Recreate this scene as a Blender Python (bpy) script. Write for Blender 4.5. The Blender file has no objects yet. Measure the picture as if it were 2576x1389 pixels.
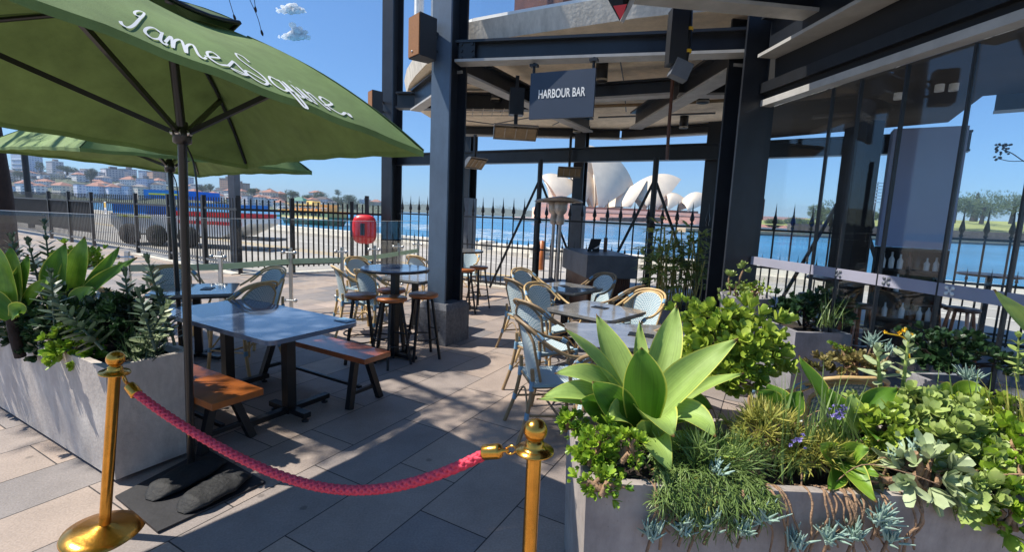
import bpy, math, random
from mathutils import Vector, Matrix, Quaternion
R = math.radians
random.seed(7)
scene = bpy.context.scene
# ---------------------------------------------------------------- camera
FPX, PITCH, ROLL, EYE = 1190.0, .1275, .042, 1.65      # focal length in pixels of a 2576 px wide picture
_f = Vector((0, math.cos(PITCH), -math.sin(PITCH))); _u = Vector((0, math.sin(PITCH), math.cos(PITCH))); _x = Vector((1, 0, 0))
CR = _x*math.cos(ROLL)+_u*math.sin(ROLL); CU = -_x*math.sin(ROLL)+_u*math.cos(ROLL)
CP = Vector((0, 0, EYE))
cam = bpy.data.objects.new('camera', bpy.data.cameras.new('camera'))
scene.collection.objects.link(cam)
cam.matrix_world = Matrix(((CR.x, CU.x, -_f.x, 0), (CR.y, CU.y, -_f.y, 0), (CR.z, CU.z, -_f.z, EYE), (0, 0, 0, 1)))
cam.data.sensor_width = 36; cam.data.lens = 36*FPX/2576
cam.data.clip_start = .05; cam.data.clip_end = 12000
scene.camera = cam
# ---------------------------------------------------------------- world, sun, exposure
SUN_EL, SUN_DIR = 54.0, Vector((-1, .06, 0)).normalized()
sd = SUN_DIR*math.cos(R(SUN_EL)) + Vector((0, 0, math.sin(R(SUN_EL))))
w = bpy.data.worlds.new('World'); scene.world = w; w.use_nodes = True
nt = w.node_tree
sky = nt.nodes.new('ShaderNodeTexSky'); sky.sky_type = 'NISHITA'; sky.sun_disc = False
sky.sun_elevation = R(SUN_EL); sky.sun_rotation = math.atan2(sd.x, sd.y) % (2*math.pi)
sky.altitude = 0; sky.air_density = 1.0; sky.dust_density = .1; sky.ozone_density = 4.0
bg = nt.nodes['Background']; tint = nt.nodes.new('ShaderNodeMix'); tint.data_type = 'RGBA'; tint.blend_type = 'MULTIPLY'; tint.inputs['Factor'].default_value = 1
gam = nt.nodes.new('ShaderNodeGamma'); gam.inputs[1].default_value = .7; nt.links.new(sky.outputs[0], gam.inputs[0])
tint.inputs['B'].default_value = (.5, .77, 1.1, 1); nt.links.new(gam.outputs[0], tint.inputs['A']); nt.links.new(tint.outputs['Result'], bg.inputs[0]); bg.inputs[1].default_value = .15
sl = bpy.data.lights.new('sun', 'SUN'); sl.energy = 4.4; sl.angle = R(.5); sl.color = (1, .94, .84)
so = bpy.data.objects.new('sun', sl); scene.collection.objects.link(so)
so.rotation_euler = (-sd).to_track_quat('-Z', 'Y').to_euler()
scene.view_settings.view_transform = 'Standard'; scene.view_settings.look = 'None'
scene.view_settings.exposure = .68; scene.view_settings.gamma = 1
scene.cycles.max_bounces = 8; scene.cycles.transparent_max_bounces = 24
# ---------------------------------------------------------------- pixel -> point (2576 px wide picture), used only to read positions off the photograph
def ray(u, v): return CR*((u-1288)/FPX) - CU*((v-694.5)/FPX) + _f
def G(u, v, z=0.0):
    d = ray(u, v); return CP + d*((z-EYE)/d.z)
def AT(u, v, y):
    d = ray(u, v); return CP + d*(y/d.y)
def PRJ(p):
    q = Vector(p)-CP; w_ = q.dot(_f); return 1288+FPX*q.dot(CR)/w_, 694.5-FPX*q.dot(CU)/w_
def V(*a): return Vector(a if len(a) == 3 else (*a, 0))
TH = R(61.3)
DA = V(math.cos(TH), math.sin(TH)); DB = V(-math.sin(TH), math.cos(TH))      # the two directions of the paving
UP = V(0, 0, 1)
# ---------------------------------------------------------------- materials
def lin(*c):
    return tuple(((x/255)/12.92 if x <= 10.31 else (((x/255)+.055)/1.055)**2.4) for x in c)
M = {}
def mat(name, rgb, rough=.6, metal=0, var=.18, vs=6, bump=0, bs=60, rgb2=None, spec=.5, trans=0, coat=0, grime=0):
    m = bpy.data.materials.new(name); m.use_nodes = True; t = m.node_tree; n = t.nodes; b = n['Principled BSDF']
    c = lin(*rgb); b.inputs['Roughness'].default_value = rough; b.inputs['Metallic'].default_value = metal
    b.inputs['Specular IOR Level'].default_value = spec; b.inputs['Coat Weight'].default_value = coat
    tc = n.new('ShaderNodeTexCoord')
    nz = n.new('ShaderNodeTexNoise'); nz.inputs['Scale'].default_value = vs; nz.inputs['Detail'].default_value = 7; nz.inputs['Roughness'].default_value = .62
    t.links.new(tc.outputs['Object'], nz.inputs['Vector'])
    mp = n.new('ShaderNodeMapRange'); mp.inputs['From Min'].default_value = .32; mp.inputs['From Max'].default_value = .68
    t.links.new(nz.outputs['Fac'], mp.inputs['Value'])
    mx = n.new('ShaderNodeMix'); mx.data_type = 'RGBA'
    c2 = lin(*rgb2) if rgb2 else tuple(x*(1+var) for x in c)
    c1 = c if rgb2 else tuple(x*(1-var) for x in c)
    mx.inputs['A'].default_value = (*c1, 1); mx.inputs['B'].default_value = (*c2, 1)
    t.links.new(mp.outputs[0], mx.inputs['Factor']); colour = mx.outputs['Result']
    if grime:                                          # stains and run marks, longer up and down than across
        gm = n.new('ShaderNodeMapping'); gm.inputs['Scale'].default_value = (2.6, 2.6, .9); t.links.new(tc.outputs['Object'], gm.inputs['Vector'])
        gz = n.new('ShaderNodeTexNoise'); gz.inputs['Scale'].default_value = 2.3; gz.inputs['Detail'].default_value = 9; gz.inputs['Roughness'].default_value = .72; t.links.new(gm.outputs[0], gz.inputs['Vector'])
        gr = n.new('ShaderNodeMapRange'); gr.inputs['From Min'].default_value = .36; gr.inputs['From Max'].default_value = .62; gr.inputs['To Min'].default_value = 1-grime; gr.inputs['To Max'].default_value = 1.04; t.links.new(gz.outputs['Fac'], gr.inputs['Value'])
        vz = n.new('ShaderNodeTexVoronoi'); vz.inputs['Scale'].default_value = 34; t.links.new(tc.outputs['Object'], vz.inputs['Vector'])
        vr = n.new('ShaderNodeMapRange'); vr.inputs['From Min'].default_value = .04; vr.inputs['From Max'].default_value = .12; vr.inputs['To Min'].default_value = 1-grime*.8; t.links.new(vz.outputs['Distance'], vr.inputs['Value'])
        mm = n.new('ShaderNodeMath'); mm.operation = 'MULTIPLY'; t.links.new(gr.outputs[0], mm.inputs[0]); t.links.new(vr.outputs[0], mm.inputs[1])
        gs_ = n.new('ShaderNodeVectorMath'); gs_.operation = 'SCALE'; t.links.new(colour, gs_.inputs[0]); t.links.new(mm.outputs[0], gs_.inputs['Scale']); colour = gs_.outputs[0]
        rr2 = n.new('ShaderNodeMapRange'); rr2.inputs['To Min'].default_value = min(1, rough*1.25); rr2.inputs['To Max'].default_value = rough*.8; t.links.new(gz.outputs['Fac'], rr2.inputs['Value']); t.links.new(rr2.outputs[0], b.inputs['Roughness'])
    t.links.new(colour, b.inputs['Base Color'])
    if bump:
        bz = n.new('ShaderNodeTexNoise'); bz.inputs['Scale'].default_value = bs; bz.inputs['Detail'].default_value = 5
        t.links.new(tc.outputs['Object'], bz.inputs['Vector'])
        bp = n.new('ShaderNodeBump'); bp.inputs['Strength'].default_value = bump; bp.inputs['Distance'].default_value = .01
        t.links.new(bz.outputs['Fac'], bp.inputs['Height']); t.links.new(bp.outputs[0], b.inputs['Normal'])
    if trans:
        tr = n.new('ShaderNodeBsdfTranslucent'); ms = n.new('ShaderNodeMixShader'); ms.inputs[0].default_value = trans
        t.links.new(colour, tr.inputs['Color'])
        t.links.new(b.outputs[0], ms.inputs[1]); t.links.new(tr.outputs[0], ms.inputs[2]); t.links.new(ms.outputs[0], n['Material Output'].inputs[0])
    M[name] = m
    return m
def node(m, kind, **kw):
    n = m.node_tree.nodes.new(kind)
    for k, v in kw.items(): n.inputs[k].default_value = v
    return n
def link(m, a, b): m.node_tree.links.new(a, b)
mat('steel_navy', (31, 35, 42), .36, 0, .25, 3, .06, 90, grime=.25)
mat('steel_sunlit', (84, 100, 118), .4, 0, .12, 2, .06, 90, grime=.15)  # navy steel with sunlight put into its colour, for one column's front flange
mat('steel_black', (22, 24, 28), .42, 0, .25, 12, .1, 120)
mat('steel_grey', (92, 96, 102), .45, 0, .2, 4, .08, 90)
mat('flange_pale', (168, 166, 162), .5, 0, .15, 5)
mat('stainless', (190, 190, 188), .3, 1, .08, 30)
mat('brass', (226, 164, 74), .22, 1, .14, 14, .16, 22, grime=.22)
mat('concrete_planter', (176, 166, 158), .85, 0, .2, 5, .3, 45, rgb2=(148, 138, 132), grime=.3)
mat('concrete_light', (206, 198, 188), .85, 0, .2, 4, .3, 45, rgb2=(180, 170, 162), grime=.26)
mat('concrete_dark', (100, 98, 98), .8, 0, .2, 5, .2, 60)
mat('concrete_grey', (140, 138, 142), .8, 0, .2, 5, .25, 60, grime=.25)
mat('concrete_soffit', (243, 226, 200), .9, 0, .1, 2.2, .2, 30, grime=.16)
mat('concrete_pale', (212, 204, 190), .85, 0, .1, 2, .4, 25, grime=.3)
mat('concrete_plinth', (104, 106, 112), .85, 0, .3, 30, .5, 60, grime=.3)
mat('soil', (48, 38, 30), .95, 0, .4, 30, .8, 60)
mat('wood_orange', (176, 100, 44), .34, 0, .25, 4, .08, 50, coat=.2, grime=.2)
mat('wood_red', (150, 82, 50), .28, 0, .25, 4, .06, 50, coat=.4)
mat('wood_dark', (92, 56, 36), .4, 0, .25, 6)
mat('marble', (112, 124, 142), .09, 0, .2, 3, .0, 50, rgb2=(84, 96, 116), coat=.3)
mat('marble_grey', (150, 147, 142), .1, 0, .25, 5, 0, 50, rgb2=(108, 106, 104), coat=.3)
mat('edge_dark', (70, 66, 62), .5)
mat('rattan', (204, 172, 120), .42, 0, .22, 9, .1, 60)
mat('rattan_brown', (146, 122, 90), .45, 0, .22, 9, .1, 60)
mat('binding', (122, 160, 186), .6, 0, .15, 40)
mat('rope_red', (222, 62, 84), .55, 0, .18, 60, .3, 300)
mat('rope_tip', (225, 100, 110), .5)
mat('canvas', (112, 136, 76), .85, 0, .2, 3, .15, 240, trans=.03, grime=.14)
mat('canvas_dark', (60, 86, 48), .85, 0, .16, 4, .12, 240, trans=.05)
mat('white_paint', (235, 235, 232), .6, 0, .05)
mat('pole_black', (18, 18, 19), .35, 0, .2, 6, coat=.3)
mat('bag_black', (20, 21, 23), .72, 0, .3, 8, .7, 30)
mat('mat_black', (38, 38, 42), .6, 0, .25, 8, .2, 30)
mat('plastic_red', (212, 40, 44), .35, 0, .12, 5)
mat('speaker_brown', (140, 92, 50), .7, 0, .2, 80, .2, 300)
mat('speaker_black', (26, 26, 28), .55)
mat('heater_metal', (178, 168, 156), .4, .4, .25, 8)
mat('sign_blue', (50, 62, 80), .5, 0, .06)
mat('soffit_black', (16, 16, 18), .7, 0, .2, 2)
mat('soffit_brown', (70, 60, 50), .8, 0, .2, 1.5)
mat('asphalt', (164, 158, 150), .9, 0, .14, .8, .3, 60)
mat('kerb_white', (226, 220, 206), .8, 0, .08, 1)
mat('line_yellow', (214, 178, 96), .8, 0, .1, 6)
mat('bark', (44, 34, 30), .9, 0, .4, 12, .9, 30)
mat('bark_pale', (170, 136, 104), .85, 0, .3, 30, .9, 90, rgb2=(120, 96, 76))
mat('leaf_agave', (156, 184, 96), .55, 0, .16, 5, .05, 60, trans=.26, spec=.35, grime=.1)
mat('leaf_agave_rim', (196, 205, 80), .4, 0, .1, 5, trans=.3)
mat('leaf_agave_deep', (96, 140, 44), .5, 0, .14, 5, trans=.4, spec=.35)
mat('leaf_jade', (182, 196, 78), .36, 0, .3, 14, rgb2=(112, 146, 50), trans=.18)
mat('leaf_lime', (170, 196, 62), .4, 0, .3, 14, rgb2=(96, 140, 42), trans=.22)
mat('leaf_grey', (168, 182, 138), .5, 0, .2, 14, trans=.12)
mat('leaf_sage', (134, 158, 82), .42, 0, .3, 14, rgb2=(176, 190, 110), trans=.16)
mat('leaf_blue', (150, 176, 162), .5, 0, .2, 20, trans=.08)
mat('leaf_strap', (140, 162, 92), .4, 0, .3, 14, rgb2=(84, 112, 54), trans=.22)
mat('leaf_straw', (190, 178, 90), .5, 0, .3, 14, rgb2=(110, 130, 50), trans=.2)
mat('leaf_dark', (52, 82, 46), .4, 0, .35, 10, rgb2=(34, 58, 34), trans=.15)
mat('leaf_kalan', (72, 90, 72), .42, 0, .25, 12, rgb2=(96, 116, 92), trans=.1)
mat('leaf_bamboo', (206, 212, 110), .4, 0, .3, 12, rgb2=(126, 152, 76), trans=.25)
mat('leaf_brown', (150, 130, 80), .5, 0, .3, 14, rgb2=(110, 112, 60), trans=.15)
mat('flower_lilac', (158, 146, 206), .6, 0, .2, 20, trans=.2)
mat('flower_yellow', (238, 190, 40), .6, 0, .2, 20)
mat('stem_bamboo', (190, 168, 96), .5, 0, .3, 12, rgb2=(140, 132, 60))
mat('crown_leaf', (74, 104, 44), .5, 0, .4, .9, rgb2=(104, 126, 58), trans=.2)
def glass(name, tint=(1, 1, 1), refl=1.0):
    m = bpy.data.materials.new(name); m.use_nodes = True; t = m.node_tree; n = t.nodes; n.remove(n['Principled BSDF'])
    tr = n.new('ShaderNodeBsdfTransparent'); tr.inputs[0].default_value = (*tint, 1)
    gl = n.new('ShaderNodeBsdfGlossy'); gl.inputs['Roughness'].default_value = .01
    fr = n.new('ShaderNodeFresnel'); ge = n.new('ShaderNodeNewGeometry'); io = n.new('ShaderNodeMix'); io.data_type = 'FLOAT'
    io.inputs['A'].default_value = 1+.5*refl; io.inputs['B'].default_value = 1/(1+.5*refl)
    t.links.new(ge.outputs['Backfacing'], io.inputs['Factor']); t.links.new(io.outputs['Result'], fr.inputs[0])
    ms = n.new('ShaderNodeMixShader')
    t.links.new(fr.outputs[0], ms.inputs[0]); t.links.new(tr.outputs[0], ms.inputs[1]); t.links.new(gl.outputs[0], ms.inputs[2])
    t.links.new(ms.outputs[0], n['Material Output'].inputs[0]); M[name] = m
glass('glass_clear', (.985, .995, .99), .8); glass('glass_bar', (.95, .98, .99), .9)
mat('panel_blue', (150, 164, 200), .6, 0, .06, 1)
m = mat('frost_green', (178, 196, 178), .6, 0, .05, trans=.4)
m = mat('frost_grey', (188, 186, 200), .7, 0, .05, trans=.4)
# woven chair cane: rows of small white knots in a blue weave (UV)
m = mat('weave', (104, 146, 172), .6, 0, .1, 30)
b = m.node_tree.nodes['Principled BSDF']
uv = node(m, 'ShaderNodeTexCoord'); br = node(m, 'ShaderNodeTexBrick', Scale=1.0)
br.offset = .5; br.inputs['Color1'].default_value = (*lin(222, 226, 222), 1); br.inputs['Color2'].default_value = (*lin(205, 214, 214), 1)
br.inputs['Mortar'].default_value = (*lin(128, 160, 172), 1); br.inputs['Mortar Size'].default_value = .0042; br.inputs['Brick Width'].default_value = .03; br.inputs['Row Height'].default_value = .02
br.inputs['Mortar Smooth'].default_value = .2
link(m, uv.outputs['UV'], br.inputs['Vector']); link(m, br.outputs['Color'], b.inputs['Base Color'])
bp = node(m, 'ShaderNodeBump', Strength=.5, Distance=.004); link(m, br.outputs['Fac'], bp.inputs['Height']); bp.invert = True; link(m, bp.outputs[0], b.inputs['Normal'])
# stone paving
m = mat('paving', (160, 150, 142), .78, 0, .1, .6)
b = m.node_tree.nodes['Principled BSDF']; n = m.node_tree.nodes
tc = node(m, 'ShaderNodeTexCoord'); mp = n.new('ShaderNodeMapping'); mp.inputs['Rotation'].default_value = (0, 0, -TH); mp.inputs['Location'].default_value = (.29, -.265, 0)
link(m, tc.outputs['Object'], mp.inputs['Vector'])
br = node(m, 'ShaderNodeTexBrick', Scale=1.0); br.offset = .38; br.offset_frequency = 2
br.inputs['Brick Width'].default_value = .845; br.inputs['Row Height'].default_value = .4355; br.inputs['Mortar Size'].default_value = .0036; br.inputs['Mortar Smooth'].default_value = .0
br.inputs['Color1'].default_value = (*lin(176, 156, 140), 1); br.inputs['Color2'].default_value = (*lin(128, 123, 122), 1); br.inputs['Mortar'].default_value = (*lin(40, 36, 34), 1)
link(m, mp.outputs[0], br.inputs['Vector'])
n1 = node(m, 'ShaderNodeTexNoise', Scale=90.0, Detail=4.0); n2 = node(m, 'ShaderNodeTexNoise', Scale=2.2, Detail=8.0, Roughness=.7)
link(m, tc.outputs['Object'], n1.inputs['Vector']); link(m, tc.outputs['Object'], n2.inputs['Vector'])
r1 = node(m, 'ShaderNodeMapRange', **{'From Min': .3, 'From Max': .7, 'To Min': .86, 'To Max': 1.14}); link(m, n1.outputs['Fac'], r1.inputs['Value'])
r2 = node(m, 'ShaderNodeMapRange', **{'From Min': .3, 'From Max': .7, 'To Min': .78, 'To Max': 1.12}); link(m, n2.outputs['Fac'], r2.inputs['Value'])
mu = n.new('ShaderNodeMath'); mu.operation = 'MULTIPLY'; link(m, r1.outputs[0], mu.inputs[0]); link(m, r2.outputs[0], mu.inputs[1])
vo = node(m, 'ShaderNodeTexVoronoi', Scale=3.1); link(m, tc.outputs['Object'], vo.inputs['Vector'])      # gum and drip spots
vq = node(m, 'ShaderNodeMapRange', **{'From Min': .045, 'From Max': .075, 'To Min': .62, 'To Max': 1.0}); link(m, vo.outputs['Distance'], vq.inputs['Value'])
m2_ = n.new('ShaderNodeMath'); m2_.operation = 'MULTIPLY'; link(m, mu.outputs[0], m2_.inputs[0]); link(m, vq.outputs[0], m2_.inputs[1]); mu = m2_
vm = n.new('ShaderNodeVectorMath'); vm.operation = 'SCALE'; link(m, br.outputs['Color'], vm.inputs[0]); link(m, mu.outputs[0], vm.inputs['Scale'])
link(m, vm.outputs[0], b.inputs['Base Color'])
b2 = node(m, 'ShaderNodeBump', Strength=.5, Distance=.004); sb = n.new('ShaderNodeMath'); sb.operation = 'SUBTRACT'
link(m, n1.outputs['Fac'], sb.inputs[0]); link(m, br.outputs['Fac'], sb.inputs[1]); link(m, sb.outputs[0], b2.inputs['Height']); link(m, b2.outputs[0], b.inputs['Normal'])
b.inputs['Roughness'].default_value = .62
# harbour water
m = mat('water', (58, 130, 172), .2, 0, .25, .02)
b = m.node_tree.nodes['Principled BSDF']
tc = node(m, 'ShaderNodeTexCoord'); mp = m.node_tree.nodes.new('ShaderNodeMapping'); mp.inputs['Scale'].default_value = (.35, 1, 1)
link(m, tc.outputs['Object'], mp.inputs['Vector'])
n1 = node(m, 'ShaderNodeTexNoise', Scale=.55, Detail=9.0, Roughness=.68); link(m, mp.outputs[0], n1.inputs['Vector'])
bp = node(m, 'ShaderNodeBump', Strength=1.0, Distance=.9); link(m, n1.outputs['Fac'], bp.inputs['Height']); link(m, bp.outputs[0], b.inputs['Normal'])
# foam
m = mat('foam', (225, 235, 238), .8)
b = m.node_tree.nodes['Principled BSDF']; n = m.node_tree.nodes
tc = node(m, 'ShaderNodeTexCoord'); mp = n.new('ShaderNodeMapping'); mp.inputs['Scale'].default_value = (.25, 1, 1)
n1 = node(m, 'ShaderNodeTexNoise', Scale=.9, Detail=8.0, Roughness=.7); link(m, tc.outputs['Object'], mp.inputs['Vector']); link(m, mp.outputs[0], n1.inputs['Vector'])
r1 = node(m, 'ShaderNodeMapRange', **{'From Min': .5, 'From Max': .62}); link(m, n1.outputs['Fac'], r1.inputs['Value'])
tr = n.new('ShaderNodeBsdfTransparent'); ms = n.new('ShaderNodeMixShader'); link(m, r1.outputs[0], ms.inputs[0]); link(m, tr.outputs[0], ms.inputs[1]); link(m, b.outputs[0], ms.inputs[2]); link(m, ms.outputs[0], n['Material Output'].inputs[0])
# facade of a far building: rows of window openings, storey by storey
mat('shell_tile', (222, 206, 184), .5, 0, .08, .12, grime=.08)
mat('podium', (248, 206, 182), .8, 0, .1, .1); mat('podium_dark', (120, 84, 70), .8)
mat('hill', (84, 92, 72), .95, 0, .3, .02); mat('grass_far', (146, 150, 84), .95, 0, .2, .05); mat('sandstone', (196, 166, 130), .9, 0, .2, .3); mat('stone_dark', (104, 100, 92), .9, 0, .3, .4)
mat('ferry_green', (40, 110, 84), .5); mat('ferry_cream', (250, 216, 140), .6); mat('ferry_yellow', (255, 176, 50), .6)
mat('boat_blue', (20, 120, 205), .4); mat('boat_yellow', (214, 220, 30), .5); mat('cloud', (252, 252, 252), 1, var=.01, trans=.7)
mat('notice_brown', (84, 52, 44), .7); mat('far_leaf', (70, 92, 58), .7, 0, .4, .08, rgb2=(98, 112, 70)); mat('rubber', (30, 30, 32), .8)
def facade(name, wall, win, bw=3.2, rh=3.1, gap=1.0):
    m = mat(name, wall, .8); b = m.node_tree.nodes['Principled BSDF']; n = m.node_tree.nodes
    ge = node(m, 'ShaderNodeNewGeometry'); tc = node(m, 'ShaderNodeTexCoord'); sx = n.new('ShaderNodeSeparateXYZ'); link(m, tc.outputs['Object'], sx.inputs[0])
    ad = n.new('ShaderNodeMath'); ad.operation = 'ADD'; link(m, sx.outputs[0], ad.inputs[0]); link(m, sx.outputs[1], ad.inputs[1])
    cb = n.new('ShaderNodeCombineXYZ'); link(m, ad.outputs[0], cb.inputs[0]); link(m, sx.outputs[2], cb.inputs[1])
    br = node(m, 'ShaderNodeTexBrick', Scale=1.0); br.offset = 0
    br.inputs['Color1'].default_value = (*lin(*win), 1); br.inputs['Color2'].default_value = (*[min(1, x*1.9) for x in lin(*win)], 1)
    br.inputs['Mortar'].default_value = (*lin(*wall), 1); br.inputs['Mortar Size'].default_value = gap*.5
    br.inputs['Brick Width'].default_value = bw; br.inputs['Row Height'].default_value = rh; br.inputs['Mortar Smooth'].default_value = 0
    link(m, cb.outputs[0], br.inputs['Vector']); link(m, br.outputs['Color'], b.inputs['Base Color'])
facade('fac_white', (232, 230, 228), (120, 128, 144), 3.6, 3.1, 1.7)
facade('fac_grey', (190, 188, 192), (96, 102, 120), 3.4, 3.0, 1.6)
facade('fac_brick', (186, 150, 128), (108, 102, 104), 3.8, 3.1, 1.9)
facade('fac_cream', (222, 208, 186), (116, 112, 116), 3.8, 3.1, 1.9)
facade('fac_blue', (206, 212, 224), (124, 138, 166), 3.2, 3.0, 1.5)
facade('fac_band', (230, 230, 230), (98, 106, 120), 6.0, 3.1, 1.5)
mat('roof_red', (156, 110, 92), .85, 0, .15, .5); mat('roof_grey', (128, 122, 120), .85); mat('roof_dark', (84, 76, 74), .85)
# agave blades: fine lengthwise streaks and a yellow margin (UV runs across and along each blade)
mat('leaf_blade_lime', (150, 184, 62), .42, 0, .2, 8, rgb2=(96, 140, 42), trans=.3)
for nm_ in ('leaf_agave', 'leaf_agave_deep', 'leaf_blade_lime'):
    m = M[nm_]; n = m.node_tree.nodes
    uv = node(m, 'ShaderNodeTexCoord'); sx = n.new('ShaderNodeSeparateXYZ'); link(m, uv.outputs['UV'], sx.inputs[0])
    mp = n.new('ShaderNodeMapping'); mp.inputs['Scale'].default_value = (26, 1.1, 1); link(m, uv.outputs['UV'], mp.inputs['Vector'])
    nz = node(m, 'ShaderNodeTexNoise', Scale=1.0, Detail=4.0); link(m, mp.outputs[0], nz.inputs['Vector'])
    st = node(m, 'ShaderNodeMapRange', **{'From Min': .3, 'From Max': .7, 'To Min': .82, 'To Max': 1.14}); link(m, nz.outputs['Fac'], st.inputs['Value'])
    ab = n.new('ShaderNodeMath'); ab.operation = 'SUBTRACT'; ab.inputs[1].default_value = .5; link(m, sx.outputs[0], ab.inputs[0])
    a2 = n.new('ShaderNodeMath'); a2.operation = 'ABSOLUTE'; link(m, ab.outputs[0], a2.inputs[0])
    mr = node(m, 'ShaderNodeMapRange', **{'From Min': .455, 'From Max': .485}); link(m, a2.outputs[0], mr.inputs['Value'])
    old = [l.from_socket for l in m.node_tree.links if l.to_node.type == 'BSDF_PRINCIPLED' and l.to_socket.name == 'Base Color'][0]
    vm = n.new('ShaderNodeVectorMath'); vm.operation = 'SCALE'; link(m, old, vm.inputs[0]); link(m, st.outputs[0], vm.inputs['Scale'])
    mx = n.new('ShaderNodeMix'); mx.data_type = 'RGBA'; mx.inputs['B'].default_value = (*lin(214, 214, 96), 1); link(m, mr.outputs[0], mx.inputs['Factor']); link(m, vm.outputs[0], mx.inputs['A'])
    bt_ = node(m, 'ShaderNodeMapRange', **{'From Min': .955, 'From Max': .985}); link(m, sx.outputs[1], bt_.inputs['Value'])      # dry brown tip
    sc = node(m, 'ShaderNodeTexNoise', Scale=7.0, Detail=6.0, Roughness=.75); sm_ = n.new('ShaderNodeMapping'); sm_.inputs['Scale'].default_value = (1, 4, 1); link(m, uv.outputs['UV'], sm_.inputs['Vector']); link(m, sm_.outputs[0], sc.inputs['Vector'])
    sr = node(m, 'ShaderNodeMapRange', **{'From Min': .69, 'From Max': .72, 'To Max': .55}); link(m, sc.outputs['Fac'], sr.inputs['Value'])      # pale scars
    mx2 = n.new('ShaderNodeMix'); mx2.data_type = 'RGBA'; mx2.inputs['B'].default_value = (*lin(190, 190, 130), 1); link(m, sr.outputs[0], mx2.inputs['Factor']); link(m, mx.outputs['Result'], mx2.inputs['A'])
    mx = n.new('ShaderNodeMix'); mx.data_type = 'RGBA'; mx.inputs['B'].default_value = (*lin(130, 96, 60), 1); link(m, bt_.outputs[0], mx.inputs['Factor']); link(m, mx2.outputs['Result'], mx.inputs['A'])
    for nd in list(n):
        if nd.type in ('BSDF_PRINCIPLED', 'BSDF_TRANSLUCENT'): link(m, mx.outputs['Result'], nd.inputs[0])
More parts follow.
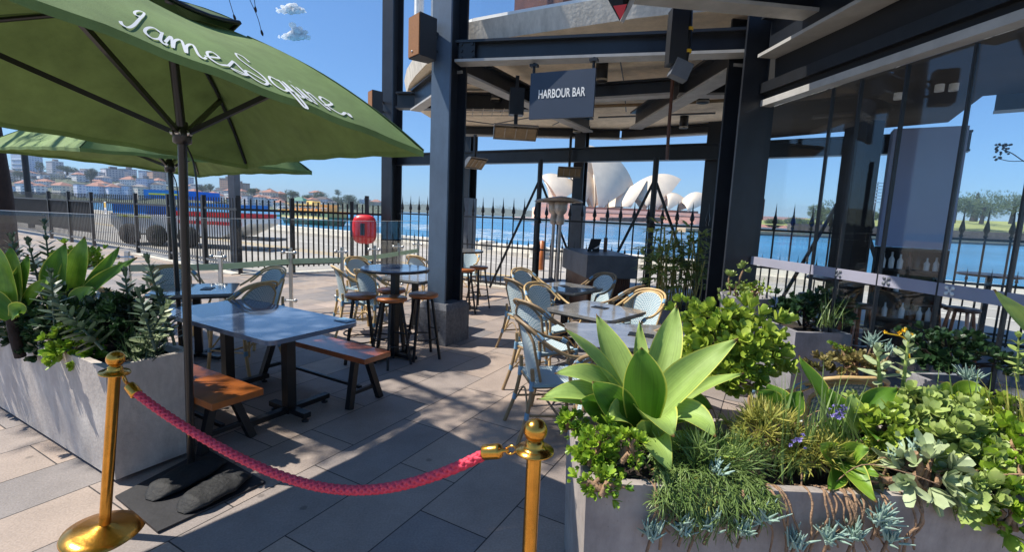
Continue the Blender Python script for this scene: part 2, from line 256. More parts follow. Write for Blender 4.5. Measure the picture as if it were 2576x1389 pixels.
# ---------------------------------------------------------------- mesh builder
class MB:
    def __init__(s): s.v = []; s.f = []; s.uv = []; s.sm = []
    def add(s, vs, fs, smooth=False, uvs=None):
        o = len(s.v); s.v += [Vector(p) for p in vs]
        for i, f in enumerate(fs):
            s.f.append([o+k for k in f]); s.sm.append(smooth)
            s.uv.append([uvs[k] for k in f] if uvs else None)
        return s
    def box(s, c, sx, sy, sz, ax=None, ay=None, az=None):
        """box centred on c, with half axes along ax, ay, az"""
        ax = (ax or V(1, 0, 0)).normalized(); ay = (ay or V(0, 1, 0)).normalized(); az = (az or UP).normalized()
        c = Vector(c); P = []
        for k in (-.5, .5):
            for j, i in ((-.5, -.5), (-.5, .5), (.5, .5), (.5, -.5)):
                P.append(c+ax*i*sx+ay*j*sy+az*k*sz)
        return s.add(P, [(3, 2, 1, 0), (4, 5, 6, 7), (0, 1, 5, 4), (1, 2, 6, 5), (2, 3, 7, 6), (3, 0, 4, 7)])
    def beam(s, a, b, w, h, up=None):
        """bar from a to b, w wide, h high"""
        a = Vector(a); b = Vector(b); d = (b-a); L = d.length; d.normalize(); up = up or UP
        if abs(d.dot(up)) > .98: up = DA
        side = d.cross(up).normalized(); u2 = side.cross(d).normalized()
        return s.box((a+b)/2, L, w, h, d, side, u2)
    def ibeam(s, a, b, w, h, t=.025, up=None):
        a = Vector(a); b = Vector(b); d = (b-a).normalized(); up = up or UP
        side = d.cross(up).normalized(); u2 = side.cross(d).normalized()
        s.beam(a+u2*(h/2-t/2), b+u2*(h/2-t/2), w, t, u2); s.beam(a-u2*(h/2-t/2), b-u2*(h/2-t/2), w, t, u2)
        return s.beam(a, b, t*1.3, h-2*t, u2)
    def tube(s, pts, r, n=8, cap=True, smooth=True):
        pts = [Vector(p) for p in pts]; m = len(pts)
        rs = r if isinstance(r, (list, tuple)) else [r]*m
        P = []; F = []; ref = None
        for i in range(m):
            d = (pts[min(i+1, m-1)]-pts[max(i-1, 0)])
            if d.length < 1e-9: d = V(0, 0, 1)
            d.normalize()
            if ref is None:
                ref = d.orthogonal().normalized()
            ref = (ref-d*ref.dot(d))
            if ref.length < 1e-6: ref = d.orthogonal()
            ref.normalize(); q = d.cross(ref)
            for k in range(n):
                a = 2*math.pi*k/n; P.append(pts[i]+(ref*math.cos(a)+q*math.sin(a))*rs[i])
        for i in range(m-1):
            for k in range(n):
                F.append((i*n+k, i*n+(k+1) % n, (i+1)*n+(k+1) % n, (i+1)*n+k))
        s.add(P, F, smooth)
        if cap:
            s.add(P[:n], [tuple(reversed(range(n)))]); s.add(P[-n:], [tuple(range(n))])
        return s
    def lathe(s, prof, c=(0, 0, 0), n=24, axis=None, smooth=True):
        """prof: (radius, height) pairs round the axis through c"""
        az = (axis or UP).normalized(); ax = az.orthogonal().normalized(); ay = az.cross(ax); c = Vector(c)
        P = []; F = []
        for r, h in prof:
            for k in range(n):
                a = 2*math.pi*k/n; P.append(c+az*h+(ax*math.cos(a)+ay*math.sin(a))*r)
        for i in range(len(prof)-1):
            for k in range(n):
                F.append((i*n+k, i*n+(k+1) % n, (i+1)*n+(k+1) % n, (i+1)*n+k))
        return s.add(P, F, smooth)
    def disc(s, c, r, n=24, axis=None):
        az = (axis or UP).normalized(); ax = az.orthogonal().normalized(); ay = az.cross(ax); c = Vector(c)
        return s.add([c+(ax*math.cos(2*math.pi*k/n)+ay*math.sin(2*math.pi*k/n))*r for k in range(n)], [tuple(range(n))])
    def prism(s, poly, d):
        """polygon (list of points) pushed along d"""
        poly = [Vector(p) for p in poly]; n = len(poly); d = Vector(d)
        F = [tuple(reversed(range(n))), tuple(range(n, 2*n))]+[(i, (i+1) % n, n+(i+1) % n, n+i) for i in range(n)]
        return s.add(poly+[p+d for p in poly], F)
    def grid(s, fn, nu, nv, smooth=True, uvs=None, thick=0):
        P = []; U = []
        for j in range(nv+1):
            for i in range(nu+1):
                P.append(Vector(fn(i/nu, j/nv))); U.append(uvs(i/nu, j/nv) if uvs else (i/nu, j/nv))
        F = [(j*(nu+1)+i, j*(nu+1)+i+1, (j+1)*(nu+1)+i+1, (j+1)*(nu+1)+i) for j in range(nv) for i in range(nu)]
        s.add(P, F, smooth, U)
        if thick:
            N = [V(0, 0, 0) for _ in P]
            for f in F:
                nn = (P[f[1]]-P[f[0]]).cross(P[f[3]]-P[f[0]])
                for k in f: N[k] = N[k]+nn
            Q = [p-n_.normalized()*thick if n_.length > 0 else p for p, n_ in zip(P, N)]
            s.add(Q, [tuple(reversed(f)) for f in F], smooth, U)
            rim = [j*(nu+1) for j in range(nv, -1, -1)]+list(range(1, nu+1))+[j*(nu+1)+nu for j in range(1, nv+1)]+[nv*(nu+1)+i for i in range(nu-1, 0, -1)]
            n = len(rim)
            s.add([P[k] for k in rim]+[Q[k] for k in rim], [(i, (i+1) % n, n+(i+1) % n, n+i) for i in range(n)])
        return s
    def leaf(s, base, d, up, L, W, n=3, bend=0.0, fold=.25, wmax=.5, tip=.0, tw=None):
        """one leaf: strip that runs from base along d, bends about its side axis, folded along the midrib"""
        d = d.normalized(); side = d.cross(up)
        if side.length < 1e-4: side = d.orthogonal()
        side.normalize(); nrm = side.cross(d).normalized()
        P = []; p = Vector(base); ang = 0
        for i in range(n+1):
            t = i/n
            if t < wmax: wv = .35+.65*math.sin(t/wmax*math.pi/2)
            else: wv = tip+(1-tip)*math.cos((t-wmax)/(1-wmax)*math.pi/2)
            if i == 0: wv = .3
            a = bend*t; dd = d*math.cos(a)-nrm*math.sin(a); nn = nrm*math.cos(a)+d*math.sin(a)
            hw = W*.5*wv
            P += [p-side*hw+nn*hw*fold, p, p+side*hw+nn*hw*fold]
            p = p+dd*(L/n)
        F = []
        for i in range(n):
            a = i*3; F += [(a, a+1, a+4, a+3), (a+1, a+2, a+5, a+4)]
        return s.add(P, F, True)
    def build(s, name, m, parent=None, local=False):
        """link as one mesh object; vertices are world coordinates unless local"""
        me = bpy.data.meshes.new(name)
        if not s.v: s.v = [V(0, 0, 0)]
        org = V(0, 0, 0)
        if not local:
            if parent is None:
                xs = [p.x for p in s.v]; ys = [p.y for p in s.v]; zs = [p.z for p in s.v]
                org = V((min(xs)+max(xs))/2, (min(ys)+max(ys))/2, min(zs))
                vs = [p-org for p in s.v]
            else:
                iv = WM[parent.name].inverted(); vs = [iv @ p for p in s.v]
        else: vs = s.v
        me.from_pydata([tuple(p) for p in vs], [], s.f); me.update()
        me.polygons.foreach_set('use_smooth', s.sm)
        if any(u for u in s.uv):
            l = me.uv_layers.new(name='uv'); i = 0
            for f, u in zip(s.f, s.uv):
                for k in range(len(f)):
                    l.data[i].uv = u[k] if u else (0, 0); i += 1
        me.materials.append(M[m] if isinstance(m, str) else m)
        o = bpy.data.objects.new(name, me); scene.collection.objects.link(o)
        if parent: o.parent = parent; WM[o.name] = WM[parent.name].copy()
        else: o.location = org; WM[o.name] = Matrix.Translation(org)
        return o
WM = {}
def tag(o, label=None, cat=None, group=None, kind=None):
    if label: o['label'] = label
    if cat: o['category'] = cat
    if group: o['group'] = group
    if kind: o['kind'] = kind
    return o
def thing(name, loc, label, cat, group=None, rz=0):
    o = bpy.data.objects.new(name, None); scene.collection.objects.link(o)
    o.empty_display_size = .1; o.location = loc; o.rotation_euler = (0, 0, rz)
    WM[o.name] = Matrix.Translation(loc) @ Matrix.Rotation(rz, 4, 'Z')
    return tag(o, label, cat, group)
def dup(root, loc, rz, label=None, scale=None, group=None):
    r = root.copy(); scene.collection.objects.link(r); r.location = loc; r.rotation_euler = (0, 0, rz)
    if scale: r.scale = (scale,)*3
    if label: r['label'] = label
    if group: r['group'] = group
    def kids(a, b):
        for ch in list(a.children):
            c = ch.copy(); scene.collection.objects.link(c); c.parent = b
            kids(ch, c)
    kids(root, r)
    return r
def text_mesh(mb, txt, origin, ax, ay, size, sx=1.0, bold=0.0, depth=.003, align='CENTER'):
    cu = bpy.data.curves.new('lettering', 'FONT'); cu.body = txt; cu.size = size; cu.align_x = align; cu.align_y = 'CENTER'; cu.extrude = 0; cu.offset = bold
    o = bpy.data.objects.new('lettering', cu); scene.collection.objects.link(o)
    dg = bpy.context.evaluated_depsgraph_get(); me = bpy.data.meshes.new_from_object(o.evaluated_get(dg))
    ax = ax.normalized(); ay = ay.normalized(); nz = ax.cross(ay)
    mb.add([Vector(origin)+ax*v.co.x*sx+ay*v.co.y+nz*depth for v in me.vertices], [tuple(p.vertices) for p in me.polygons])
    bpy.data.objects.remove(o); bpy.data.curves.remove(cu); bpy.data.meshes.remove(me)
    return mb
# ================================================================ the setting
KA, KB = V(-7.9, 25.8), V(4.9, 17.2); KD = (KB-KA).normalized(); KN = V(-KD.y, KD.x)      # the wharf edge and its direction
FENCE = [V(-36, 29.5), V(-18.1, 18.5), V(-16.2, 17.3), V(-14.4, 16.2), V(-11.54, 14.5), V(-9.6, 13.2), V(-7.9, 12.1), V(-6.42, 11.08), V(-5.43, 11.62), V(-4.35, 12.75), V(-3.3, 13.0)]
FD = (V(2.77, 9.15)-V(-2.96, 12.26)).normalized(); FS = V(-2.96, 12.26)                     # the spiked fence line
def sheet(name, pts, z, m):
    me = bpy.data.meshes.new(name); me.from_pydata([(p[0], p[1], z) for p in pts], [], [tuple(range(len(pts)))]); me.update()
    if me.polygons[0].normal.z < 0: me.flip_normals()
    me.materials.append(M[m]); o = bpy.data.objects.new(name, me); scene.collection.objects.link(o); o['kind'] = 'structure'
    WM[o.name] = Matrix.Identity(4)
    return o
FE = FS+FD*14
sheet('paving', [V(-40, -12), V(14, -12), V(14, FE.y-.2), FE-KN*0+V(0, -.1), FS, V(-3.3, 13.05)]+[p for p in reversed(FENCE)][1:]+[V(-60, 29)], 0, 'paving')
e0, e1 = KA-KD*90, KA+KD*90
sheet('wharf_road', [e0, e1, e1-KN*60, e0-KN*60], -.03, 'asphalt')
mb = MB(); mb.beam(e0+V(0, 0, -1.62)-KN*.3, e1+V(0, 0, -1.62)-KN*.3, .7, 3.5); o = mb.build('quay_wall', 'concrete_pale', local=True); o['kind'] = 'structure'
mb = MB(); mb.beam(e0+V(0, 0, .2)-KN*.25, e1+V(0, 0, .2)-KN*.25, .5, .42); o = mb.build('kerb', 'kerb_white', local=True); o['kind'] = 'structure'
for k, (dd, ww, mm) in enumerate([(3.6, .12, 'kerb_white'), (6.2, .1, 'line_yellow'), (6.6, .1, 'line_yellow'), (1.9, .08, 'kerb_white')]):
    a = KA-KD*60-KN*dd; b = KA+KD*60-KN*dd
    sheet('road_line', [a, b, b-KN*ww, a-KN*ww], -.024, mm)
sheet('water', [V(-2950, -250), V(2950, -250), V(2950, 3050), V(-2950, 3050)], -3.0, 'water')
# pale concrete strip at the foot of the fences
mb = MB()
for a, b in zip(FENCE[4:], FENCE[5:]): mb.beam(a+V(0, 0, .012), b+V(0, 0, .012), .42, .02)
mb.beam(FS+V(-.3, .1, .012), FS+FD*13+V(0, 0, .012), .3, .05)
o = mb.build('fence_footing', 'concrete_pale', local=True); o['kind'] = 'structure'

# ================================================================ steel columns
def hcol(base, n, w, d, z0, z1, label, cat='column', t=.03, m='steel_navy', plinth=None, skirt=None, group=None, paler=None):
    """H section: two flanges whose faces look along n, w wide, d apart, open sides to the left and right"""
    n = n.normalized(); s = V(-n.y, n.x); b = V(base.x, base.y)
    o = thing('steel_column', (b.x, b.y, z0), label, cat, group)
    h = z1-z0; zc = V(0, 0, (z0+z1)/2)
    for k in (1, -1):
        MB().box(b+n*(d/2-t/2)*k+zc, w, t, h, s, n).build('flange', paler if paler and k == 1 else m, o)  # front flange can take a lighter copy of the paint, sunlight painted in
    MB().box(b+zc, t, d-2*t, h, s, n).build('web', m, o)
    if plinth:
        pw, pd, ph = plinth; mb = MB(); c = .07
        def ring(f, z): return [b+s*(pw*.5*f)*i+n*(pd*.5*f)*j+V(0, 0, z) for i, j in ((-1, -1), (1, -1), (1, 1), (-1, 1))]
        A, B, Cc = ring(1, 0), ring(1, ph-c), ring(.86, ph)
        mb.add(A+B+Cc, [(i, (i+1) % 4, 4+(i+1) % 4, 4+i) for i in range(4)]+[(4+i, 4+(i+1) % 4, 8+(i+1) % 4, 8+i) for i in range(4)]+[(8, 9, 10, 11)])
        mb.build('plinth', 'concrete_plinth', o)
    if skirt:
        MB().box(b+V(0, 0, z0+skirt/2), w+.03, d+.03, skirt, s, n).build('guard_panel', 'steel_grey', o)
    return o
C2 = V(-.86, 6.02)
hcol(C2, -DA, .27, .36, 0, 7.5, 'steel column on a rough concrete plinth beside the round bar table, pale sunlit flange on its left', plinth=(.44, .5, .52), paler='steel_sunlit')
C5 = AT(1868, 600, 4.98); C5.z = 0
hcol(C5+V(0, .18), V(.1, -1), .36, .34, 0, 4.4, 'dark navy steel column at the end of the bar glass, between the bamboo and the round pot')
C1 = AT(984, 600, 12.9); C1.z = 0
hcol(C1, -DA, .36, .4, 0, 9.5, 'tall dark steel column where the picket fence meets the spiked fence')
C3 = AT(1171, 600, 12.6); C3.z = 0
hcol(C3, -DA, .36, .36, 0, 3.9, 'steel column on the fence line behind the far bar table, scuffed grey guard at its foot', skirt=2.05)
C4 = AT(1450, 600, 11.4); C4.z = 0
hcol(C4, -DA, .26, .26, 0, 3.9, 'steel column on the fence line behind the patio heaters, grey guard at its foot', skirt=1.95)
C6 = AT(1782, 560, 9.5); C6.z = 0
hcol(C6, -DA, .3, .3, 0, 3.6, 'dark steel column behind the bamboo, half hidden by the big column')
# ================================================================ overhead steel
def ib(name, a, b, w, h, label, m='steel_navy', pale=True, t=.03):
    a = Vector(a); b = Vector(b)
    o = thing(name, (a+b)/2-V(0, 0, h/2), label, 'beam')
    d = (b-a).normalized(); s = d.cross(UP).normalized()
    MB().beam(a+V(0, 0, h/2-t/2), b+V(0, 0, h/2-t/2), w, t).build('top_flange', m, o)
    MB().beam(a, b, t, h-2*t).build('web', m, o)
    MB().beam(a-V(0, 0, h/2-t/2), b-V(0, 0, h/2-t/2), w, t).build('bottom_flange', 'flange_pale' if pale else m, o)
    return o
def PX(u, v, z): return G(u, v, z)
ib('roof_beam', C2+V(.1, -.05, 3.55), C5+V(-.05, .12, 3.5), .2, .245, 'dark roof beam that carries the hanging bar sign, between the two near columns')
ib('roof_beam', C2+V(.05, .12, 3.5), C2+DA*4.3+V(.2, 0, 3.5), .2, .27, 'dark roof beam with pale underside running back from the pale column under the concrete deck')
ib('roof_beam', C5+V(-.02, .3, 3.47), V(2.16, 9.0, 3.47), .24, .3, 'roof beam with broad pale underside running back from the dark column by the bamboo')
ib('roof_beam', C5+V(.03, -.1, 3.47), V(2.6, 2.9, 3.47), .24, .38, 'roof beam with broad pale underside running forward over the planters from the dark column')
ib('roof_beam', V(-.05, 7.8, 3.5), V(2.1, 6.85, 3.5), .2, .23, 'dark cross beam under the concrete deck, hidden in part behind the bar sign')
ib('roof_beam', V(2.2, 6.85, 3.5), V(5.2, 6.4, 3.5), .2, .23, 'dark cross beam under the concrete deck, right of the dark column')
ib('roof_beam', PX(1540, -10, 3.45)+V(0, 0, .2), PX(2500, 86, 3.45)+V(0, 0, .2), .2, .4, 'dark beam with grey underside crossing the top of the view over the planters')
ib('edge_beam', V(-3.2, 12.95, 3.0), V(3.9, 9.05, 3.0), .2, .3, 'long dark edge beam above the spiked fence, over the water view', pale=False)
ib('edge_beam', V(3.95, 9.02, 3.0), V(6.6, 7.13, 3.0), .2, .3, 'dark edge beam seen through the bar glass', pale=False)
ib('edge_beam', V(5.2, 5.4, 3.14), V(7.4, 3.5, 3.14), .2, .3, 'dark edge beam at the far side of the bar, seen through the rightmost glass', pale=False)
ib('deck_beam', PX(1000, 268, 3.5)+V(0, 0, .1), PX(1330, 272, 3.5)+V(0, 0, .1), .2, .28, 'dark beam below the left lobe of the concrete deck, behind the pale column', pale=False)
ib('deck_beam', PX(1150, 317, 3.8)-V(0, 0, .12), PX(1560, 326, 3.8)-V(0, 0, .12), .18, .22, 'dark beam under the far rim of the concrete deck, left piece above the big heater')
ib('deck_beam', PX(1565, 326, 3.8)-V(0, 0, .12), PX(1900, 302, 3.8)-V(0, 0, .12), .18, .22, 'dark beam under the far rim of the concrete deck, right piece by the dark column')
ib('deck_beam', PX(1045, 265, 3.5)+V(0, 0, .08), PX(1140, 200, 3.5)+V(0, 0, .08), .18, .36, 'short dark beam with pale underside at the left lobe of the concrete deck')
MB().tube([PX(1450, 268, 3.72), PX(1640, 262, 3.72), PX(1830, 252, 3.72)], .03).build('service_pipe', 'rattan_brown')
tag(bpy.data.objects['service_pipe'], 'brown service pipe running along the concrete ceiling right of the bar sign', 'pipe')
# bolted end plates, conduits and pipes under the deck
def bolt_plate(c, n, up, w, h, label):
    n = n.normalized(); s = n.cross(up).normalized(); o = thing('end_plate', c, label, 'steel plate')
    MB().box(c, w, .018, h, s, n, up).build('plate', 'steel_black', o)
    for i in (-1, 1):
        for j in (-1, 0, 1): MB().lathe([(.018, 0), (.018, .014), (.0005, .016)], c+n*.009+s*(w*.34*i)+up*(h*.36*j), 6, n, False).build('bolt', 'steel_black', o)
bolt_plate(C2+V(.22, -.16, 3.55), V(-.3, -1), UP, .2, .2, 'bolted plate where the sign beam meets the pale column')
for k, (P_, r_, lab) in enumerate((
    ([(1165, 205), (1260, 228), (1336, 246)], .014, 'thin conduit along the diagonal beam left of the bar sign'),
    ([(1500, 230), (1600, 226), (1700, 222)], .02, 'grey conduit between the bar sign and the roof beam'),
    ([(1505, 295), (1640, 290), (1800, 284)], .018, 'thin sprinkler pipe near the far rim of the deck'),
    ([(1390, 315), (1420, 300), (1475, 312)], .012, 'short curved cable below the bar sign'),
    ([(1150, 300), (1240, 312), (1330, 296)], .012, 'loose cable behind the big reflector heater'),
    ([(1560, 150), (1570, 210), (1575, 280)], .01, 'thin pipe running away under the deck right of the sign'))):
    tag(MB().tube([PX(u, v, 3.74) for u, v in P_], r_, 6).build('conduit', 'steel_grey'), lab, 'conduit')
for k, (u, v, lab) in enumerate(((1950, 168, 'drooping black cable on the soffit right of the dark column, upper'), (2010, 130, 'drooping black cable on the soffit right of the dark column, lower'))):
    a = PX(u, v, 3.7); mb = MB(); mb.tube([a+V(.35*t, .05*math.sin(6*t), -.16*math.sin(math.pi*t)) for t in [j/10 for j in range(11)]], .012, 6); tag(mb.build('cable', 'pole_black'), lab, 'cable')
# ================================================================ concrete deck of the round building above
zs = 3.8
near = [(2300, -30), (1900, 18), (1681, 36), (1600, 45), (1500, 60), (1400, 75), (1280, 93), (1170, 111), (1120, 132), (1071, 162), (1045, 190), (1030, 211), (1023, 236), (1027, 250), (1050, 276), (1095, 304), (1150, 322), (1250, 330), (1350, 332), (1480, 331), (1600, 328), (1740, 320), (1900, 306), (2100, 285)]
pts = [G(u, v, zs) for u, v in near]
pts = pts[1:]+[V(6.2, 7.4, zs), V(6.2, 4.9, zs)]
deck = thing('concrete_deck', (1.5, 8.5, zs), 'curved concrete deck of the round building above the terrace, pale fascia and board marked underside', 'balcony')
mb = MB(); n = len(pts); mb.add(pts, [tuple(range(n))]); mb.build('soffit', 'concrete_soffit', deck)
mb = MB()
cc = V(1.6, 8.4, zs)
lip = [p+(p-cc).normalized()*.03 for p in pts]
for i in range(n-3):
    a, b = pts[i], pts[i+1]; a2, b2 = a+(a-cc).normalized()*.05, b+(b-cc).normalized()*.05
    mb.add([a, b, b2+V(0, 0, .24), a2+V(0, 0, .24)], [(0, 1, 2, 3)], True)
mb.add([p+V(0, 0, .24) for p in pts], [tuple(range(n))])
mb.build('fascia', 'concrete_pale', deck)
# upper storey glazing standing on the deck
gz = thing('upper_storey', (0, 7, zs+.24), 'upper storey window wall with white frames standing on the concrete deck', 'window wall')
ins = [p+(cc-p).normalized()*.14 for p in pts]
mb = MB(); gl = MB(); inner = MB()
for i in range(0, 10):
    a, b = ins[i]+V(0, 0, .24), ins[i+1]+V(0, 0, .24)
    gl.add([a, b, b+V(0, 0, 3), a+V(0, 0, 3)], [(0, 1, 2, 3)])
    mb.beam(a+V(0, 0, .05), b+V(0, 0, .05), .09, .1)
    a2, b2 = a+(cc-a).normalized()*1.6, b+(cc-b).normalized()*1.6; a2.z = a.z; b2.z = b.z
    inner.add([a2, b2, b2+V(0, 0, 3), a2+V(0, 0, 3)], [(0, 1, 2, 3)])
gl.build('glass', 'glass_bar', gz); mb.build('sill', 'white_paint', gz); inner.build('timber_lining', 'wood_dark', gz)
for i in (0, 3, 7, 8, 10):
    a = ins[i]+V(0, 0, .24); MB().box(a+V(0, 0, 1.5), .13, .13, 3).build('frame', 'white_paint', gz)
MB().tube([ins[9]+V(-.1, -.1, .2), ins[9]+V(-.1, -.1, 4)], .05).build('downpipe', 'white_paint', gz)
# dark roof over the planters on the right
mb = MB(); q = [V(.75, 3.2), V(1.2, 4.2), V(2.0, 4.35), V(6.2, 4.85), V(8, -2), V(2.2, -2), V(1.2, 2.0)]
mb.prism([p+V(0, 0, 3.86) for p in q], V(0, 0, .12))
tag(mb.build('canopy_roof', 'soffit_black'), 'black underside of the roof overhang at the top right above the planters', 'roof')
# ================================================================ glass wall of the bar
W0, W1 = V(2.47, 5.42), V(3.2, .6); WD = (W1-W0).normalized(); WN = V(-WD.y, WD.x)      # WN points into the bar
if WN.x < 0: WN = -WN
gw = thing('glass_wall', W0, 'frameless glass wall of the bar on the right with a frosted safety band', 'glass wall')
def wallpx(u):
    d = ray(u, 600); t = ((W0.x*WD.y-W0.y*WD.x))/(d.x*WD.y-d.y*WD.x); p = CP+d*t
    return (V(p.x, p.y)-W0).dot(WD)
joints = [0.02, wallpx(2052), wallpx(2118), wallpx(2225), wallpx(2382), wallpx(2560), 4.6]
for a, b in zip(joints, joints[1:]):
    A, B = W0+WD*(a+.004), W0+WD*(b-.004)
    p = MB().box((A+B)/2+V(0, 0, 1.43), (B-A).length, .012, 2.82, WD, WN).build('pane', 'glass_bar', gw)
for j in joints[1:-1]:
    MB().box(W0+WD*j+V(0, 0, 1.43), .012, .03, 2.8, WD, WN).build('joint', 'steel_black', gw)
MB().box(W0+WD*2.4+V(0, 0, 1.285)-WN*.012, 4.7, .004, .085, WD, WN).build('frosted_band', 'frost_grey', gw)
# cross-shaped emblem on the band, one per pane: two crossed paddles with rounded blades
for u in (2125, 2250, 2416):
    c = W0+WD*wallpx(u)+V(0, 0, 1.285)-WN*.018; mb = MB()
    for sgn in (1, -1):
        dd = (WD*.7071*sgn+UP*.7071)
        mb.beam(c-dd*.03, c+dd*.03, .008, .003, WN)
        for k in (1, -1): mb.lathe([(.0001, 0), (.012, 0), (.012, .003), (.0001, .003)], c+dd*.027*k, 12, -WN)
    mb.build('emblem', 'white_paint' if u > 2300 else 'steel_grey', gw)
hd = thing('glass_head_beam', W0+V(0, 0, 2.85), 'deep dark head beam above the bar glass with a pale strip along its lower edge', 'beam')
MB().box(W0+WD*2.3+V(0, 0, 3.33)+WN*.02, 4.75, .16, .82, WD, WN).build('fascia', 'soffit_black', hd)
MB().box(W0+WD*2.3+V(0, 0, 2.88)-WN*.03, 4.75, .12, .06, WD, WN).build('trim', 'flange_pale', hd)
MB().box(W0+WD*2.3+V(0, 0, 3.02)-WN*.09, 4.75, .06, .1, WD, WN).build('gutter', 'steel_black', hd)
# bar interior
sheet('bar_floor', [W0+V(0, 0), W1, V(9, .6), V(8.4, 2.0), V(7.0, 6.6), V(3.9, 8.9), V(2.6, 6.2)], .006, 'concrete_dark')
mb = MB(); mb.prism([p+V(0, 0, 3.17) for p in (W0+V(.15, -.2), W1+V(.1, 0), V(6.9, .6), V(7.3, 3.6), V(5.1, 5.45), V(5.9, 6.75), V(4.3, 8.6), V(2.66, 5.5))], V(0, 0, .1))
tag(mb.build('bar_ceiling', 'soffit_brown'), 'dim brown ceiling of the bar seen through the glass', 'ceiling')
for k, (u, y) in enumerate(((2135, 7.0), (2165, 6.6))):
    c = AT(u, 500, y); c.z = 0
    MB().box(c+V(0, 0, 1.55), .22, .22, 3.1).build('bar_post', 'soffit_black')
    tag(bpy.data.objects['bar_post'+('' if k == 0 else '.%03d' % k)], ['slim black post inside the bar, left of the pair behind the glass', 'slim black post inside the bar, right of the pair behind the glass'][k], 'post')
bu = AT(2300, 560, 6.2); bu.z = 0
un = thing('bar_cabinet', bu, 'tall bar cabinet inside the glass, lilac grey panel above dark bottle shelves', 'cabinet')
ux = V(.82, -.5).normalized(); uy = V(.5, .82).normalized()
MB().box(bu+V(0, 0, 2.2), .72, .3, 1.5, ux, uy).build('upper_panel', 'panel_blue', un)
MB().box(bu+V(0, 0, .72)+uy*.12, .72, .06, 1.44, ux, uy).build('back', 'soffit_black', un)
for z in (.05, .5, .85, 1.15, 1.42): MB().box(bu+V(0, 0, z), .72, .3, .03, ux, uy).build('shelf', 'soffit_black', un)
for s in (-1, 1): MB().box(bu+ux*.345*s+V(0, 0, .72), .03, .3, 1.44, ux, uy).build('side', 'soffit_black', un)
rr = random.Random(3)
bt = None
for z in (.515, .865, 1.165):
    for k in range(7):
        c = bu+ux*(-.27+.09*k)+V(0, 0, z)-uy*.04; h = rr.uniform(.16, .24)
        mb = MB(); mb.lathe([(.03, 0), (.032, h*.55), (.012, h*.75), (.011, h), (.0005, h)], c, 10)
        o = mb.build('bottle', rr.choice(['glass_bar', 'wood_dark', 'leaf_dark', 'white_paint']))
        tag(o, 'bottle standing on the dark shelves of the tall bar cabinet', 'bottle', 'bottles on the bar shelves')
# small downlights inside
for k, (u, v, lab) in enumerate(((2258, 250, 'bright round downlight in the bar ceiling, left and largest of three'), (2362, 230, 'small warm downlight in the bar ceiling, middle of three'), (2398, 228, 'small warm downlight in the bar ceiling, right of three'))):
    c = G(u, v, 3.1)
    mb = MB(); mb.lathe([(.04, .07), (.04, 0), (.032, 0), (.032, .01), (.0005, .01)], c, 16)
    tag(mb.build('downlight', 'white_paint'), lab, 'light')
# ================================================================ spiked iron fence
sf = thing('spiked_fence', FS, 'black iron fence with spear points along the wharf, low pikes between the bars', 'fence')
L = 14.0
for z, h in ((.08, .05), (.93, .035), (1.58, .035)):
    MB().beam(FS+V(0, 0, z), FS+FD*L+V(0, 0, z), .035, h).build('rail', 'steel_black', sf)
def spear(mb, p, z, s=1.0):
    mb.lathe([(.011*s, 0), (.026*s, .02*s), (.014*s, .05*s), (.034*s, .09*s), (.03*s, .12*s), (.012*s, .2*s), (.0005, .36*s)], p+V(0, 0, z), 6)
nb = 0; i = 0
for k in range(int(L/.27)):
    p = FS+FD*(.1+.27*k); mb = MB(); mb.tube([p, p+V(0, 0, 1.6)], .0155, 6); spear(mb, p, 1.6, 1.25)
    mb.build('bar', 'steel_black', sf)
    q = p+FD*.135; mb = MB(); mb.tube([q, q+V(0, 0, .95)], .012, 6); spear(mb, q, .94, .65)
    mb.build('pike', 'steel_black', sf)
def brace(u, v, lab):
    p = G(u, v); t = (p-FS).dot(FD); p = FS+FD*t
    o = thing('fence_post', p, lab, 'post')
    MB().tube([p, p+V(0, 0, 2.86)], .055, 10).build('shaft', 'steel_black', o)
    for z in (.93, 1.56): MB().lathe([(.056, -.06), (.085, -.04), (.07, 0), (.09, .03), (.056, .06)], p+V(0, 0, z), 12).build('collar', 'steel_black', o)
    n = V(-FD.y, FD.x)
    for s, dn in ((-1, -.35), (1, .55)):
        a = p+V(0, 0, 2.45); b = p+FD*s*.95+n*dn; b.z = .02
        MB().beam(a, b, .035, .05).build('stay', 'steel_black', o)
brace(1333, 736, 'round iron post with splayed stays, left one above the fence, before the Opera House tip')
brace(1632, 762, 'round iron post with splayed stays, right one before the pale shells')
brace(2078, 800, 'round iron post with splayed stays seen through the bar glass')
# ================================================================ picket fence
pf = thing('picket_fence', FENCE[7], 'black steel picket fence closing off the wharf, left of the columns', 'fence')
for i, (a, b) in enumerate(zip(FENCE, FENCE[1:])):
    d = (b-a).normalized(); L = (b-a).length
    H = 1.74 if i < 7 else 1.72
    MB().box(a+V(0, 0, .92), .09, .09, 1.84, d, V(-d.y, d.x)).build('post', 'steel_black', pf)
    for z in (.22, 1.52): MB().beam(a+V(0, 0, z), b+V(0, 0, z), .05, .055).build('rail', 'steel_grey' if i < 7 and z < 1 else 'steel_black', pf)
    mb = MB(); n = max(2, int(L/(.135 if i < 7 else .125)))
    for k in range(1, n): mb.box(a+d*(L*k/n)+V(0, 0, .1+H/2), .028 if i < 7 else .036, .016, H-.1, d, V(-d.y, d.x))
    mb.build('picket_panel', 'steel_black', pf)
    if i < 3:
        mb = MB(); nn = V(-d.y, d.x); mb.box((a+b)/2+nn*.03+V(0, 0, 1.0), L-.1, .006, 1.1, d, nn); mb.build('shade_cloth', 'soffit_black', pf)
sgp = FENCE[6]*.55+FENCE[5]*.45
c = AT(277, 523, 15.6)
sg = thing('warning_sign', c-V(0, 0, .17), 'small white warning sign with yellow triangle on the picket fence', 'sign')
